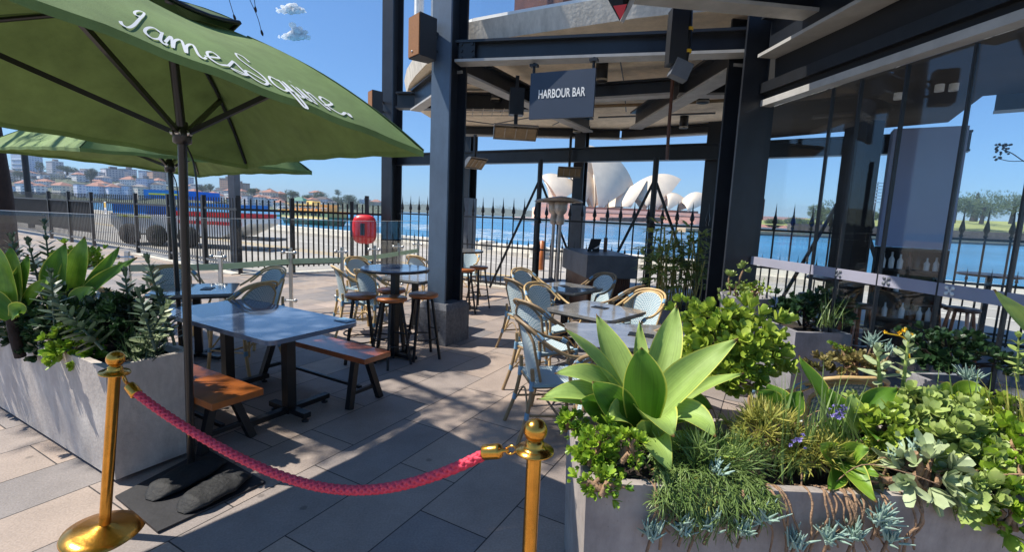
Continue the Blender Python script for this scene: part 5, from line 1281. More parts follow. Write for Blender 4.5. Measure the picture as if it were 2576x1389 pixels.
# bare trailing stems down the face
rs = random.Random(21); bs_ = thing('hanging_succulent', (g_(2000), FY-.03, .4), 'bare tan succulent stems hanging down the face of the front planter', 'succulent')
for k, u in enumerate([1640, 1648, 1700, 1745, 1790, 1850, 1905, 1915, 1930, 1948, 1956, 2010, 2040, 2052, 2066, 2080, 2090, 2098, 2104, 2110, 2118, 2128, 2140, 2150, 2164, 2180, 2190, 2235, 2250, 2256]):
    x = g_(u); dx_ = rs.uniform(-.06, .08); zl = .5+rs.uniform(-.08, .07)
    pts_ = curve([(x-dx_*.6, FY+.09, .675), (x-dx_*.3, FY+.02, .703), (x, FY-.025, .675), (x+rs.uniform(-.02, .02), FY-.035, .62), (x+dx_*.6+rs.uniform(-.015, .015), FY-.03, .56), (x+dx_, FY-.035, zl)], 5)
    r0 = rs.uniform(.0028, .0062); MB().tube(pts_, [r0*(1+.18*math.sin(i*2.1+k)) for i in range(len(pts_))], 6).build('stem', 'bark_pale', bs_)
# blue chalk sticks
def chalk(c, n, L, label, seed, m='leaf_blue', spread=1.2, W=.009):
    rr_ = random.Random(seed); o = thing('chalk_stick_succulent', c, label, 'succulent'); mb = MB()
    for _ in range(n):
        a = rr_.uniform(0, 6.28); e = rr_.uniform(.1, spread); d = V(math.cos(a)*math.sin(e), math.sin(a)*math.sin(e)-.15, math.cos(e)).normalized()
        p = Vector(c)+V(rr_.gauss(0, .012), rr_.gauss(0, .01), rr_.gauss(0, .008)); q = p+d*L*rr_.uniform(.6, 1.1); m_ = p.lerp(q, .5)+V(0, 0, -.1*L)*0+d.cross(UP)*rr_.uniform(-.006, .006)
        mb.tube([p, m_, q], [W*.45, W*.5, W*.18], 5)
    mb.build('leaves', m, o); MB().tube([Vector(c)+V(0, 0, .005), Vector(c)-V(.01, -.01, .07)], .006, 5).build('stem', 'bark_pale', o)
for k, (u, v, n_, L_, lab) in enumerate(((1640, 1350, 34, .07, 'at the lower left of the planter face, half in shadow'), (1720, 1335, 34, .08, 'below the fine trailing plant, left clump'), (1785, 1330, 30, .08, 'below the fine trailing plant, middle clump'), (1870, 1338, 30, .075, 'below the fine trailing plant, right clump'), (1920, 1310, 20, .085, 'standing out from the face left of the bunch of bare stems'), (2085, 1362, 40, .07, 'at the foot of the bunch of bare stems'), (2150, 1355, 36, .075, 'right of the foot of the bunch of bare stems'), (2212, 1318, 40, .08, 'on the right side of the bare stems, brightest clump'), (2235, 1360, 26, .07, 'lowest on the right of the bare stems'), (2000, 1375, 26, .07, 'at the bottom edge between the hanging stems'))):
    chalk(AT(u, v, FY-.045), n_, L_, 'blue grey chalk stick '+lab, 30+k)
for k, (u, v, y, lab) in enumerate(((2300, 1130, 1.7, 'sitting on a bent stem among the sage leaves at the right'), (1800, 1190, 1.66, 'poking out of the dark fine shrub right of the agave'), (2240, 1160, 1.72, 'in the shade beside the broad yellow green leaves'), (2240, 885, 2.6, 'behind the tall grey leaved stems'))):
    chalk(AT(u, v, y), 16, .055, 'small blue chalk stick '+lab, 50+k)
# strappy clumps with lilac flowers
strap(AT(2040, 1190, 1.78), 40, .42, .012, 'leaf_strap', 'tall strappy blades standing in the middle of the front planter', 14, .42, V(-.05, 0, 0), droop=.35)
strap(AT(2145, 1190, 1.74), 26, .40, .012, 'leaf_strap', 'strappy blades leaning left over the broad leaves', 15, .3, V(-.55, 0, 0), droop=.3)
strap(AT(1960, 1200, 1.75), 26, .28, .01, 'leaf_strap', 'shorter strappy tuft with lilac flowers left of centre in the planter', 16, .6, droop=.5)
strap(AT(2420, 1130, 1.95), 30, .36, .01, 'leaf_strap', 'thin strappy blades behind the sage leaves at the right', 17, .6, V(-.2, .1, 0), droop=.4)
strap(AT(2560, 1130, 1.85), 40, .32, .008, 'leaf_straw', 'tangle of thin straw coloured blades at the right edge', 18, .9, V(-.3, 0, 0), droop=.5)
for k, (u, v, y, lab) in enumerate(((2100, 1040, 1.75, 'beside the strappy blades in the middle'), (2010, 1110, 1.68, 'low in the strappy tuft'), (1872, 885, 2.3, 'against the grey planter behind the jade bush'), (2120, 1030, 1.8, 'right of the middle blades'))):
    c = AT(u, v, y); mb = MB(); rr_ = random.Random(k)
    for _ in range(12):
        p = c+V(rr_.gauss(0, .013), rr_.gauss(0, .011), rr_.gauss(0, .013)); rosette(mb, p, rdir(rr_)+V(0, -1, .3), 5, .012, .008, 1.2, rr_)
    o = thing('lilac_flowers', c, 'tiny lilac flowers '+lab, 'flowers'); mb.build('petals', 'flower_lilac', o)
    MB().tube([c, c+V(.01, .03, -.12), c+V(.02, .05, -.25)], .0015, 4).build('stalk', 'leaf_strap', o)
# small agaves further right
c = AT(2150, 1110, 1.9)
agave(c, [(c, AT(2110, 1040, 1.9), AT(2085, 975, 1.95), .11, fc(.3, -1, .2), 'leaf_agave_deep'), (c, AT(2170, 1010, 1.88), AT(2262, 978, 1.92), .11, fc(-.2, -.8, .7), 'leaf_agave_deep'), (c, AT(2040, 960, 2.0), AT(2010, 895, 2.05), .07, fc(.3, -1, .3), 'leaf_agave_deep'), (c, AT(2200, 1080, 1.8), AT(2210, 1110, 1.74), .11, fc(-.1, -.9, .6), 'leaf_agave_deep'), (c, AT(2090, 1060, 1.84), AT(2070, 1090, 1.78), .1, fc(.2, -.9, .5), 'leaf_agave_deep'), (c, AT(2140, 1040, 1.86), AT(2145, 990, 1.9), .11, fc(0, -1, .2), 'leaf_agave')], 'medium agave with deep green cupped leaves in the middle of the front planter')
c = AT(2110, 1160, 1.74)
agave(c, [(c, AT(2120, 1160, 1.66), AT(2205, 1265, 1.55), .09, fc(-.1, -.8, .7), 'leaf_blade_lime'), (c, AT(2090, 1140, 1.7), AT(2060, 1120, 1.66), .09, fc(.2, -1, .3), 'leaf_blade_lime'), (c, AT(2130, 1130, 1.68), AT(2190, 1130, 1.64), .08, fc(-.2, -.9, .5), 'leaf_blade_lime'), (c, AT(2100, 1190, 1.68), AT(2085, 1235, 1.6), .08, fc(0, -1, .4), 'leaf_agave_deep'), (c, AT(2150, 1170, 1.66), AT(2215, 1200, 1.6), .06, fc(0, -.8, .6), 'leaf_blade_lime')], 'small yellow green agave drooping over the planter edge above the bare stems')
c = AT(1965, 1060, 2.02)
agave(c, [(c, AT(1930, 1010, 2.0), AT(1905, 985, 2.0), .12, fc(.3, -1, .3), 'leaf_agave_deep'), (c, AT(1950, 1000, 2.05), AT(1935, 965, 2.1), .12, fc(.1, -1, .2), 'leaf_agave_deep'), (c, AT(1985, 1020, 2.0), AT(2020, 985, 2.0), .1, fc(-.2, -1, .3), 'leaf_agave_deep'), (c, AT(1915, 1040, 1.95), AT(1880, 1060, 1.9), .1, fc(.2, -.9, .5), 'leaf_agave_deep')], 'dark green agave in shade between the jade bush and the strappy blades')
c = AT(2400, 1020, 2.15)
agave(c, [(c, AT(2380, 985, 2.1), AT(2355, 990, 2.05), .11, fc(.2, -.8, .6), 'leaf_blade_lime'), (c, AT(2430, 975, 2.1), AT(2480, 985, 2.05), .11, fc(-.2, -.8, .6), 'leaf_blade_lime'), (c, AT(2420, 1010, 2.05), AT(2440, 1030, 1.98), .1, fc(0, -.9, .6), 'leaf_blade_lime')], 'yellow green agave leaves at the right behind the sage succulents')
mound('sage_succulent', AT(2330, 1060, 1.92), (.2, .15, .1), 190, .05, .03, 8, 'leaf_sage', 'broad drift of sage green round leaved succulent at the right of the planter', seed=20, low=-.3)
mound('sage_succulent', AT(2400, 1130, 1.78), (.2, .12, .09), 170, .048, .028, 8, 'leaf_sage', 'front drift of sage green succulent above the bare branches', seed=22, low=-.5)
mound('grey_succulent', AT(2330, 1190, 1.66), (.1, .07, .08), 36, .07, .032, 6, 'leaf_grey', 'grey green succulent with larger oval leaves at the planter edge', seed=23, low=-.9)
for k, (bx, tx, lab) in enumerate((((2270, 985), (2285, 860), 'right of the two tall ones above the sage leaves'), ((2215, 985), (2208, 885), 'left of the two tall ones above the sage'))):
    stalk(AT(*bx, 2.05), AT(*tx, 2.05), 7, .085, .04, 'leaf_grey', 'grey green oval leaved succulent, '+lab, seed=40+k, r=.01)
mound('dry_shrub', AT(2140, 922, 2.45), (.17, .1, .06), 120, .03, .016, 8, 'leaf_brown', 'low dry brownish shrub in front of the black planter face', seed=25, low=-.2)
c = AT(2150, 890, 2.5); o = thing('fern_plume', c, 'bright green feathery plume leaning left against the black planter face', 'plant'); mb = MB(); rr_ = random.Random(4); e_ = AT(2085, 860, 2.45)
for k in range(180):
    t = rr_.random(); mb.leaf(c.lerp(e_, t), ((e_-c).normalized()+rdir(rr_)*1.0).normalized(), UP, .03*(1-.5*t), .006, 2, .2, .2)
mb.build('leaves', 'leaf_lime', o)
c = AT(2290, 905, 2.1); o = thing('yellow_flower_stalk', c, 'forked yellow flower stalk rising above the grey stems', 'flower')
s1_, s2_ = AT(2283, 870, 2.1), AT(2270, 848, 2.1); MB().tube(curve([c, s1_, s2_, AT(2225, 838, 2.08)], 4), .003, 5).build('stalk', 'flower_yellow', o); MB().tube([s1_, AT(2292, 848, 2.1)], .0025, 5).build('stalk', 'flower_yellow', o)
mb = MB(); rr_ = random.Random(5)
for u, v in ((2270, 835), (2278, 832), (2262, 838), (2225, 838), (2292, 845)):
    mb = MB(); rosette(mb, AT(u, v, 2.09), rdir(rr_)+UP, 7, .016, .008, 1.1, rr_); mb.build('petals', 'flower_yellow', o)
mound('sage_succulent', AT(2470, 1085, 1.95), (.16, .12, .1), 120, .045, .027, 8, 'leaf_jade', 'yellow green succulent mass behind the branches at the right', seed=31, low=-.5)
mound('sage_succulent', AT(2225, 1085, 1.84), (.1, .09, .08), 80, .045, .026, 7, 'leaf_jade', 'bright yellow green succulent between the cupped agave and the sage drift', seed=32, low=-.5)
mound('fine_shrub', AT(2060, 1150, 1.76), (.12, .08, .06), 100, .07, .006, 9, 'leaf_straw', 'low tuft of thin straw green leaves at the foot of the strappy blades', seed=33, low=-.2)
mound('sage_succulent', AT(2520, 1120, 1.75), (.1, .08, .07), 70, .04, .026, 7, 'leaf_lime', 'lime green succulent sprigs above the branches close to the right edge', seed=34, low=-.6)
mound('sage_succulent', V(PRx+2.15, FY+.3, .78), (.28, .22, .1), 130, .05, .03, 7, 'leaf_sage', 'sage green succulent at the far right end of the front planter', seed=35, low=-.3)
mound('succulent_shrub', V(PRx+1.9, FY+.12, .74), (.16, .12, .08), 70, .045, .028, 7, 'leaf_jade', 'yellow green succulent over the right end of the front planter', seed=36, low=-.5)
# loose tangle: thin runners and dry leaves through the bed
rr_ = random.Random(77); tg_ = thing('tangled_runners', (g_(2150), FY+.3, .7), 'thin tangled tan runners threading between the plants of the front planter', 'vine')
for k in range(26):
    x = g_(rr_.uniform(1900, 2520)); y = FY+rr_.uniform(.03, .45); a = rr_.uniform(0, 6.28); L_ = rr_.uniform(.12, .3)
    MB().tube(curve([(x, y, .68), (x+L_*.35*math.cos(a), y+L_*.3*math.sin(a), .74+rr_.uniform(0, .08)), (x+L_*.7*math.cos(a+.4), y+L_*.5*math.sin(a), .73+rr_.uniform(0, .12)), (x+L_*math.cos(a+.7), y+L_*.6*math.sin(a), .7+rr_.uniform(0, .16))], 5), rr_.uniform(.0018, .004), 5).build('runner', 'bark_pale', tg_)
mb = MB()
for k in range(150):
    x = g_(rr_.uniform(1560, 2520)); y = FY+rr_.uniform(.0, .5); mb.leaf((x, y, .66+rr_.uniform(0, .05)), rdir(rr_)*V(1, 1, .3).length, UP, rr_.uniform(.03, .07), .014, 3, rr_.uniform(-.8, .8), .3, .5)
tag(mb.build('dry_leaves', 'leaf_brown'), 'dry fallen leaves lying on the soil of the front planter', 'leaf litter', kind='stuff')
# branches and jade twigs at the right edge
br_ = thing('succulent_branch', AT(2480, 1190, 1.66), 'thick tan succulent branches lying along the planter edge at the right', 'branch')
for k, P_ in enumerate(([(2580, 1085), (2545, 1120), (2500, 1150), (2440, 1165)], [(2580, 1150), (2530, 1165), (2470, 1195), (2420, 1190)], [(2580, 1215), (2500, 1200), (2440, 1215), (2370, 1200)], [(2300, 1140), (2315, 1180), (2290, 1205), (2215, 1210)])):
    MB().tube(curve([AT(u, v, 1.72-.02*k) for u, v in P_], 6), .013, 8).build('branch', 'bark_pale', br_)
mound('jade_twig', AT(2455, 1245, 1.58), (.07, .03, .06), 26, .045, .03, 7, 'leaf_sage', 'jade twig hanging over the planter edge near the right', seed=26, low=-1)
mound('jade_twig', AT(2545, 1290, 1.56), (.05, .03, .09), 26, .045, .03, 7, 'leaf_lime', 'jade twig hanging lowest at the right edge', seed=27, low=-1)
mound('jade_twig', AT(2555, 1190, 1.6), (.06, .05, .05), 30, .04, .026, 7, 'leaf_lime', 'yellow green jade sprig at the right edge above the branches', seed=28, low=-1)
c = AT(2640, 900, 1.75)
agave(c, [(c, AT(2580, 820, 1.75), AT(2500, 728, 1.72), .075, fc(-.3, -.9, .5), 'leaf_agave')], 'single long pale agave leaf reaching in at the right edge')
stalk(AT(2560, 960, 1.85), AT(2562, 850, 1.85), 6, .05, .034, 'leaf_sage', 'thin seedling with round leaves at the right edge', seed=44, r=.005, start=.2)
# ---- planters by the glass, pot, bamboo
mound('dark_shrub', AT(2030, 790, 4.1), (.28, .16, .16), 140, .06, .03, 7, 'leaf_dark', 'dark leaved shrub in the square grey planter by the glass', seed=60, low=-.2, stems='bark')
strap(AT(2085, 825, 3.85), 40, .3, .008, 'leaf_strap', 'spiky grassy tuft at the corner of the square grey planter', 61, 1.2, droop=.2)
mound('dark_shrub', AT(2390, 900, 2.75), (.26, .2, .13), 190, .045, .028, 7, 'leaf_dark', 'dark round leaved shrub before the glass at the right', seed=62, low=-.2, stems='bark')
chalk(AT(2195, 868, 3.0), 40, .09, 'dusky blue succulent rosettes at the foot of the bar glass', 63)
chalk(AT(2440, 960, 2.4), 40, .09, 'dusky blue succulent at the right behind the yellow green agave leaves', 64)
mound('trailing_succulent', POT+V(-.14, -.1, .02), (.14, .1, .1), 70, .028, .018, 7, 'leaf_sage', 'grey green succulent spilling over the left rim of the round pot', seed=65, low=-.8)
mound('trailing_succulent', POT+V(.06, -.02, .04), (.13, .12, .08), 60, .03, .016, 7, 'leaf_jade', 'yellow green succulent in the middle of the round pot', seed=66, low=-.3)
for k, (a, b) in enumerate((((1838, 735), (1835, 690)), ((1857, 725), (1872, 675)))):
    o = thing('rosette_succulent', AT(*a, 4.5), ['rosette succulent on a bare reddish stem in the round pot, left of two', 'rosette succulent on a bare reddish stem in the round pot, right and taller of two'][k], 'succulent')
    MB().tube(curve([AT(*a, 4.5), AT((a[0]+b[0])/2-3, (a[1]+b[1])/2, 4.5), AT(*b, 4.5)], 4), .009, 6).build('stem', 'bark_pale', o)
    mb = MB(); rr_ = random.Random(k+70)
    for _ in range(4): rosette(mb, AT(*b, 4.5)+V(rr_.gauss(0, .03), 0, rr_.gauss(0, .02)), UP+rdir(rr_)*.5, 9, .06, .028, 1.0, rr_, 3, tip=.4)
    mb.build('leaves', 'leaf_sage', o)
stalk(POT+V(.1, -.05, 0), POT+V(.12, -.07, .17), 9, .03, .012, 'leaf_lime', 'short bright spike of succulent leaves in the round pot', seed=72, r=.005, start=.1)
bb = (V(p4a.x, p4a.y)+V(p4b.x, p4b.y))/2+V(.12, .25)
bam = thing('bamboo_palm', bb, 'clump of bamboo palm with straw coloured canes beside the dark column', 'bamboo')
rr_ = random.Random(80); mb = MB()
for k in range(34):
    p = bb+V(rr_.uniform(-.32, .3), rr_.uniform(-.18, .18), .44); q = p+V(rr_.gauss(0, .12), rr_.gauss(0, .08), rr_.uniform(.5, 1.15))
    mb2 = MB().tube(curve([p, p.lerp(q, .5)+V(rr_.gauss(0, .02), 0, 0), q], 4), .0085, 6); mb2.build('cane', 'stem_bamboo', bam)
    for j in range(6):
        t = rr_.uniform(.4, 1.0); c = p.lerp(q, t); a = rr_.uniform(0, 6.28); st_ = V(math.cos(a)*.8, math.sin(a)*.8, rr_.uniform(.1, .9)).normalized(); e = c+st_*rr_.uniform(.08, .2)
        for _ in range(9):
            an = rr_.uniform(-1.1, 1.1); sd2 = st_.cross(UP).normalized()
            mb.leaf(e, (st_*math.cos(an)+sd2*math.sin(an)-UP*.25).normalized(), UP, rr_.uniform(.14, .28), .03, 3, .6, .2, .4)
mb.build('leaves', 'leaf_bamboo', bam)
# ---- left planter
def LPp(s, t, z=.66): return PLc+DB*s+DA*t*.82+V(0, 0, z)
c = LPp(1.25, .25)
def lv(u0, v0, u1, v1, u2, v2, y, w, f=(0, -1, .2), m='leaf_agave_deep'): return (AT(u0, v0, y), AT(u1, v1, y-.02), AT(u2, v2, y+.03), w, fc(*f), m)
agave(AT(150, 800, 3.2), [lv(150, 800, 140, 690, 165, 612, 3.2, .19), lv(165, 800, 195, 690, 213, 595, 3.25, .17, (.2, -1, .2), 'leaf_blade_lime'), lv(170, 800, 230, 720, 345, 648, 3.2, .12, (-.3, -1, .4)), lv(160, 800, 270, 680, 300, 620, 3.25, .09, (.2, -1, .3), 'leaf_agave_deep'), lv(180, 800, 195, 740, 240, 725, 3.05, .13, (0, -.8, .6), 'leaf_blade_lime')], 'sunlit deep green agave behind the dark shrubs of the left planter')
agave(AT(30, 800, 2.95), [lv(30, 800, 10, 690, -20, 610, 2.95, .17, (.2, -1, .2), 'leaf_blade_lime'), lv(30, 800, 40, 700, 25, 620, 3.0, .15, (.2, -1, .2), 'leaf_blade_lime'), lv(30, 800, 60, 720, 70, 640, 3.0, .13, (0, -1, .2), 'leaf_agave_deep'), lv(30, 800, -10, 760, -40, 740, 2.9, .14, (.2, -.8, .5), 'leaf_agave_deep'), lv(30, 800, 40, 770, 60, 790, 2.85, .1, (.1, -.8, .5), 'leaf_blade_lime'), lv(30, 800, 110, 720, 125, 700, 3.0, .1, (-.2, -1, .3), 'leaf_blade_lime')], 'yellow green agave at the left edge of the view in the left planter')
ST = [((140, 800), (112, 566), 3.5, 'tallest kalanchoe spike at the back of the left planter'), ((60, 760), (30, 600), 3.3, 'pale kalanchoe spike at the left edge, left of two'), ((110, 760), (72, 612), 3.35, 'pale kalanchoe spike at the left edge, right one'), ((140, 840), (128, 690), 2.8, 'dark kalanchoe spike before the deep green agave'), ((330, 830), (315, 690), 3.0, 'dark kalanchoe spike right of the deep green agave'), ((420, 830), (372, 655), 2.95, 'dark kalanchoe spike leaning before the square table'), ((260, 880), (150, 770), 2.6, 'dark kalanchoe stem sprawling across the left planter'), ((390, 880), (350, 740), 2.7, 'dark kalanchoe stem above the brass ball'), ((330, 920), (420, 770), 2.75, 'grey leaved stem right of the brass ball'), ((440, 870), (405, 740), 2.95, 'dark kalanchoe stem beside the second umbrella pole')]
for k, (a, b, y, lab) in enumerate(ST): stalk(AT(*a, y), AT(*b, y), 17, .1, .042, 'leaf_kalan' if k != 8 else 'leaf_grey', lab, seed=90+k, r=.009, start=.12, stem='leaf_kalan')
mound('dark_shrub', LPp(1.5, .28, .75), (.55, .22, .12), 300, .06, .032, 7, 'leaf_dark', 'dark leafy undergrowth filling the left end of the left planter', seed=100, low=-.4, stems='bark')
mound('dark_shrub', LPp(.75, .28, .8), (.4, .22, .17), 300, .055, .03, 7, 'leaf_dark', 'dark leafy shrub in the middle of the left planter', seed=101, low=-.5, stems='bark')
mound('dark_shrub', LPp(.42, .3, .85), (.19, .17, .19), 170, .05, .026, 7, 'leaf_dark', 'dark leafy shrub at the pole end of the left planter', seed=102, low=-.5, stems='bark')
mound('jade_sprig', LPp(.5, .05, .74), (.13, .09, .1), 80, .045, .028, 8, 'leaf_lime', 'bright green jade sprig spilling over the left planter beside the brass ball', seed=103, low=-.9)
mound('jade_sprig', LPp(1.05, .03, .68), (.1, .07, .08), 60, .045, .028, 7, 'leaf_dark', 'dark jade sprig hanging over the long side of the left planter', seed=104, low=-.9)
mound('jade_sprig', LPp(1.75, .02, .66), (.14, .08, .1), 70, .045, .028, 7, 'leaf_dark', 'dark jade sprig hanging over the left planter at the edge of the view', seed=105, low=-.9)
strap(LPp(.12, .25, .68), 80, .3, .007, 'leaf_dark', 'grassy tuft at the pole end of the left planter', 106, .8, V(.35, -.1, 0), droop=.6)
mound('bright_shrub', AT(200, 660, 3.6), (.2, .15, .1), 90, .04, .02, 7, 'leaf_lime', 'bright lime shrub behind the agaves of the left planter', seed=107)
# ---- tree at the left whose crown is above the view
def tree(name, base, H, tr, crown, n, leaf, label, seed, trunk_pts=None, m='crown_leaf', group=None):
    rr_ = random.Random(seed); o = thing(name, base, label, 'tree', group); base = Vector(base)
    top = base+V(0, 0, H)
    tp_ = trunk_pts or [base, base.lerp(top, .5)+V(rr_.uniform(-.05, .05)*H, 0, 0), top]
    tk = MB().tube(curve(tp_, 5), [tr*(1-.55*i/(5*(len(tp_)-1))) for i in range(5*(len(tp_)-1)+1)], 12).build('trunk', 'bark', o)
    mb = MB(); lb_ = MB()
    for (c, rad) in crown:
        c = Vector(c); rad = Vector(rad)
        lb_.tube([top-V(0, 0, .1*H), top.lerp(c, .5)+V(0, 0, -.1*rad.z), c], [tr*.4, tr*.25, tr*.08], 7)
        for _ in range(n):
            d = rdir(rr_); k = rr_.random()**.4; p = c+V(d.x*rad.x, d.y*rad.y, d.z*rad.z)*k
            rosette(mb, p, rdir(rr_)+UP*.3, 4, leaf*rr_.uniform(.7, 1.3), leaf*.55, 1.2, rr_, 1)
    mb.build('crown', m, o); lb_.build('limb', 'bark', o)
    return o
tb = AT(2, 640, 6.2); tb = V(tb.x-.14, 6.2)
tree('plane_tree', tb, 5.6, .27, [((-6.1, 3.9, 7.3), (.9, .8, .6)), ((-7.7, 3.65, 7.5), (1.2, .6, .6)), ((-9.2, 4.4, 7.2), (1.4, .9, .8)), ((-6.4, 5.6, 7.4), (.8, .7, .5)), ((-5.3, 3.8, 7.6), (.5, .6, .35))], 300, .2, 'dark tree trunk at the left edge of the view, its crown above the frame', 120, [tb, tb+V(.05, 0, 1.8), tb+V(-.15, 0, 3.6), V(-6.8, 5.2, 5.6)])
for k, (u0, v0, u1, v1, u2, v2) in enumerate(((565, -40, 580, 10, 588, 36), (610, -40, 645, 35, 657, 75), (635, -30, 640, 0, 642, 16))):
    P_ = [AT(u0, v0, 3.4), AT(u1, v1, 3.4), AT(u2, v2, 3.4)]
    o = thing('seed_pod', P_[2], ['seed pod hanging on a thread at the top edge, left of three', 'seed pod hanging on the longest thread at the top edge, middle of three', 'seed pod hanging on a short thread at the top edge, right of three'][k], 'seed pod')
    MB().tube(curve(P_, 4), .0022, 4).build('thread', 'bark', o); d = (P_[2]-P_[1]).normalized(); MB().tube([P_[2]-d*.005, P_[2]+d*.01, P_[2]+d*.025, P_[2]+d*.04], [.002, .008, .009, .002], 8).build('pod', 'bark', o)
# ================================================================ across the water
def hz(u):
    lo, hi = 0, 1389
    for _ in range(40):
        m = (lo+hi)/2
        if ray(u, m).z > 0: lo = m
        else: hi = m
    return lo
# hill of the north shore
prof = [(-400, 400), (0, 425), (150, 438), (300, 452), (420, 466), (560, 482), (700, 494), (800, 503), (900, 512), (960, 519)]
def hv(u):
    for (a, b), (c, d) in zip(prof, prof[1:]):
        if u <= c: return b+(d-b)*(u-a)/(c-a)
    return prof[-1][1]
def hillfn(u, v):
    uu = -400+1370*u; Y = 505+230*v; top = AT(uu, hv(uu), 735).z; p = AT(uu, 500, Y)
    return V(p.x, p.y, -3.2+(top+3.2)*min(1, v/.85)**.9*(1 if v < .99 else .9)+math.sin(uu*.05+v*9)*.8)
mb = MB(); mb.grid(hillfn, 60, 10, True); o = mb.build('hill', 'hill', local=True); o['kind'] = 'structure'
rb = random.Random(5)
BL = []
def c1(x0, x1, a, b): return (x0*.1966, x1*.1966, 375.5+.1966*a, 375.5+.1966*b)
def c2(x0, x1, a, b): return (341+x0*.1475, 341+x1*.1475, 443.8+.1475*a, 443.8+.1475*b)
def c3(x0, x1, a, b): return (648.6+x0*.172, 648.6+x1*.172, 409.6+.172*a, 409.6+.172*b)
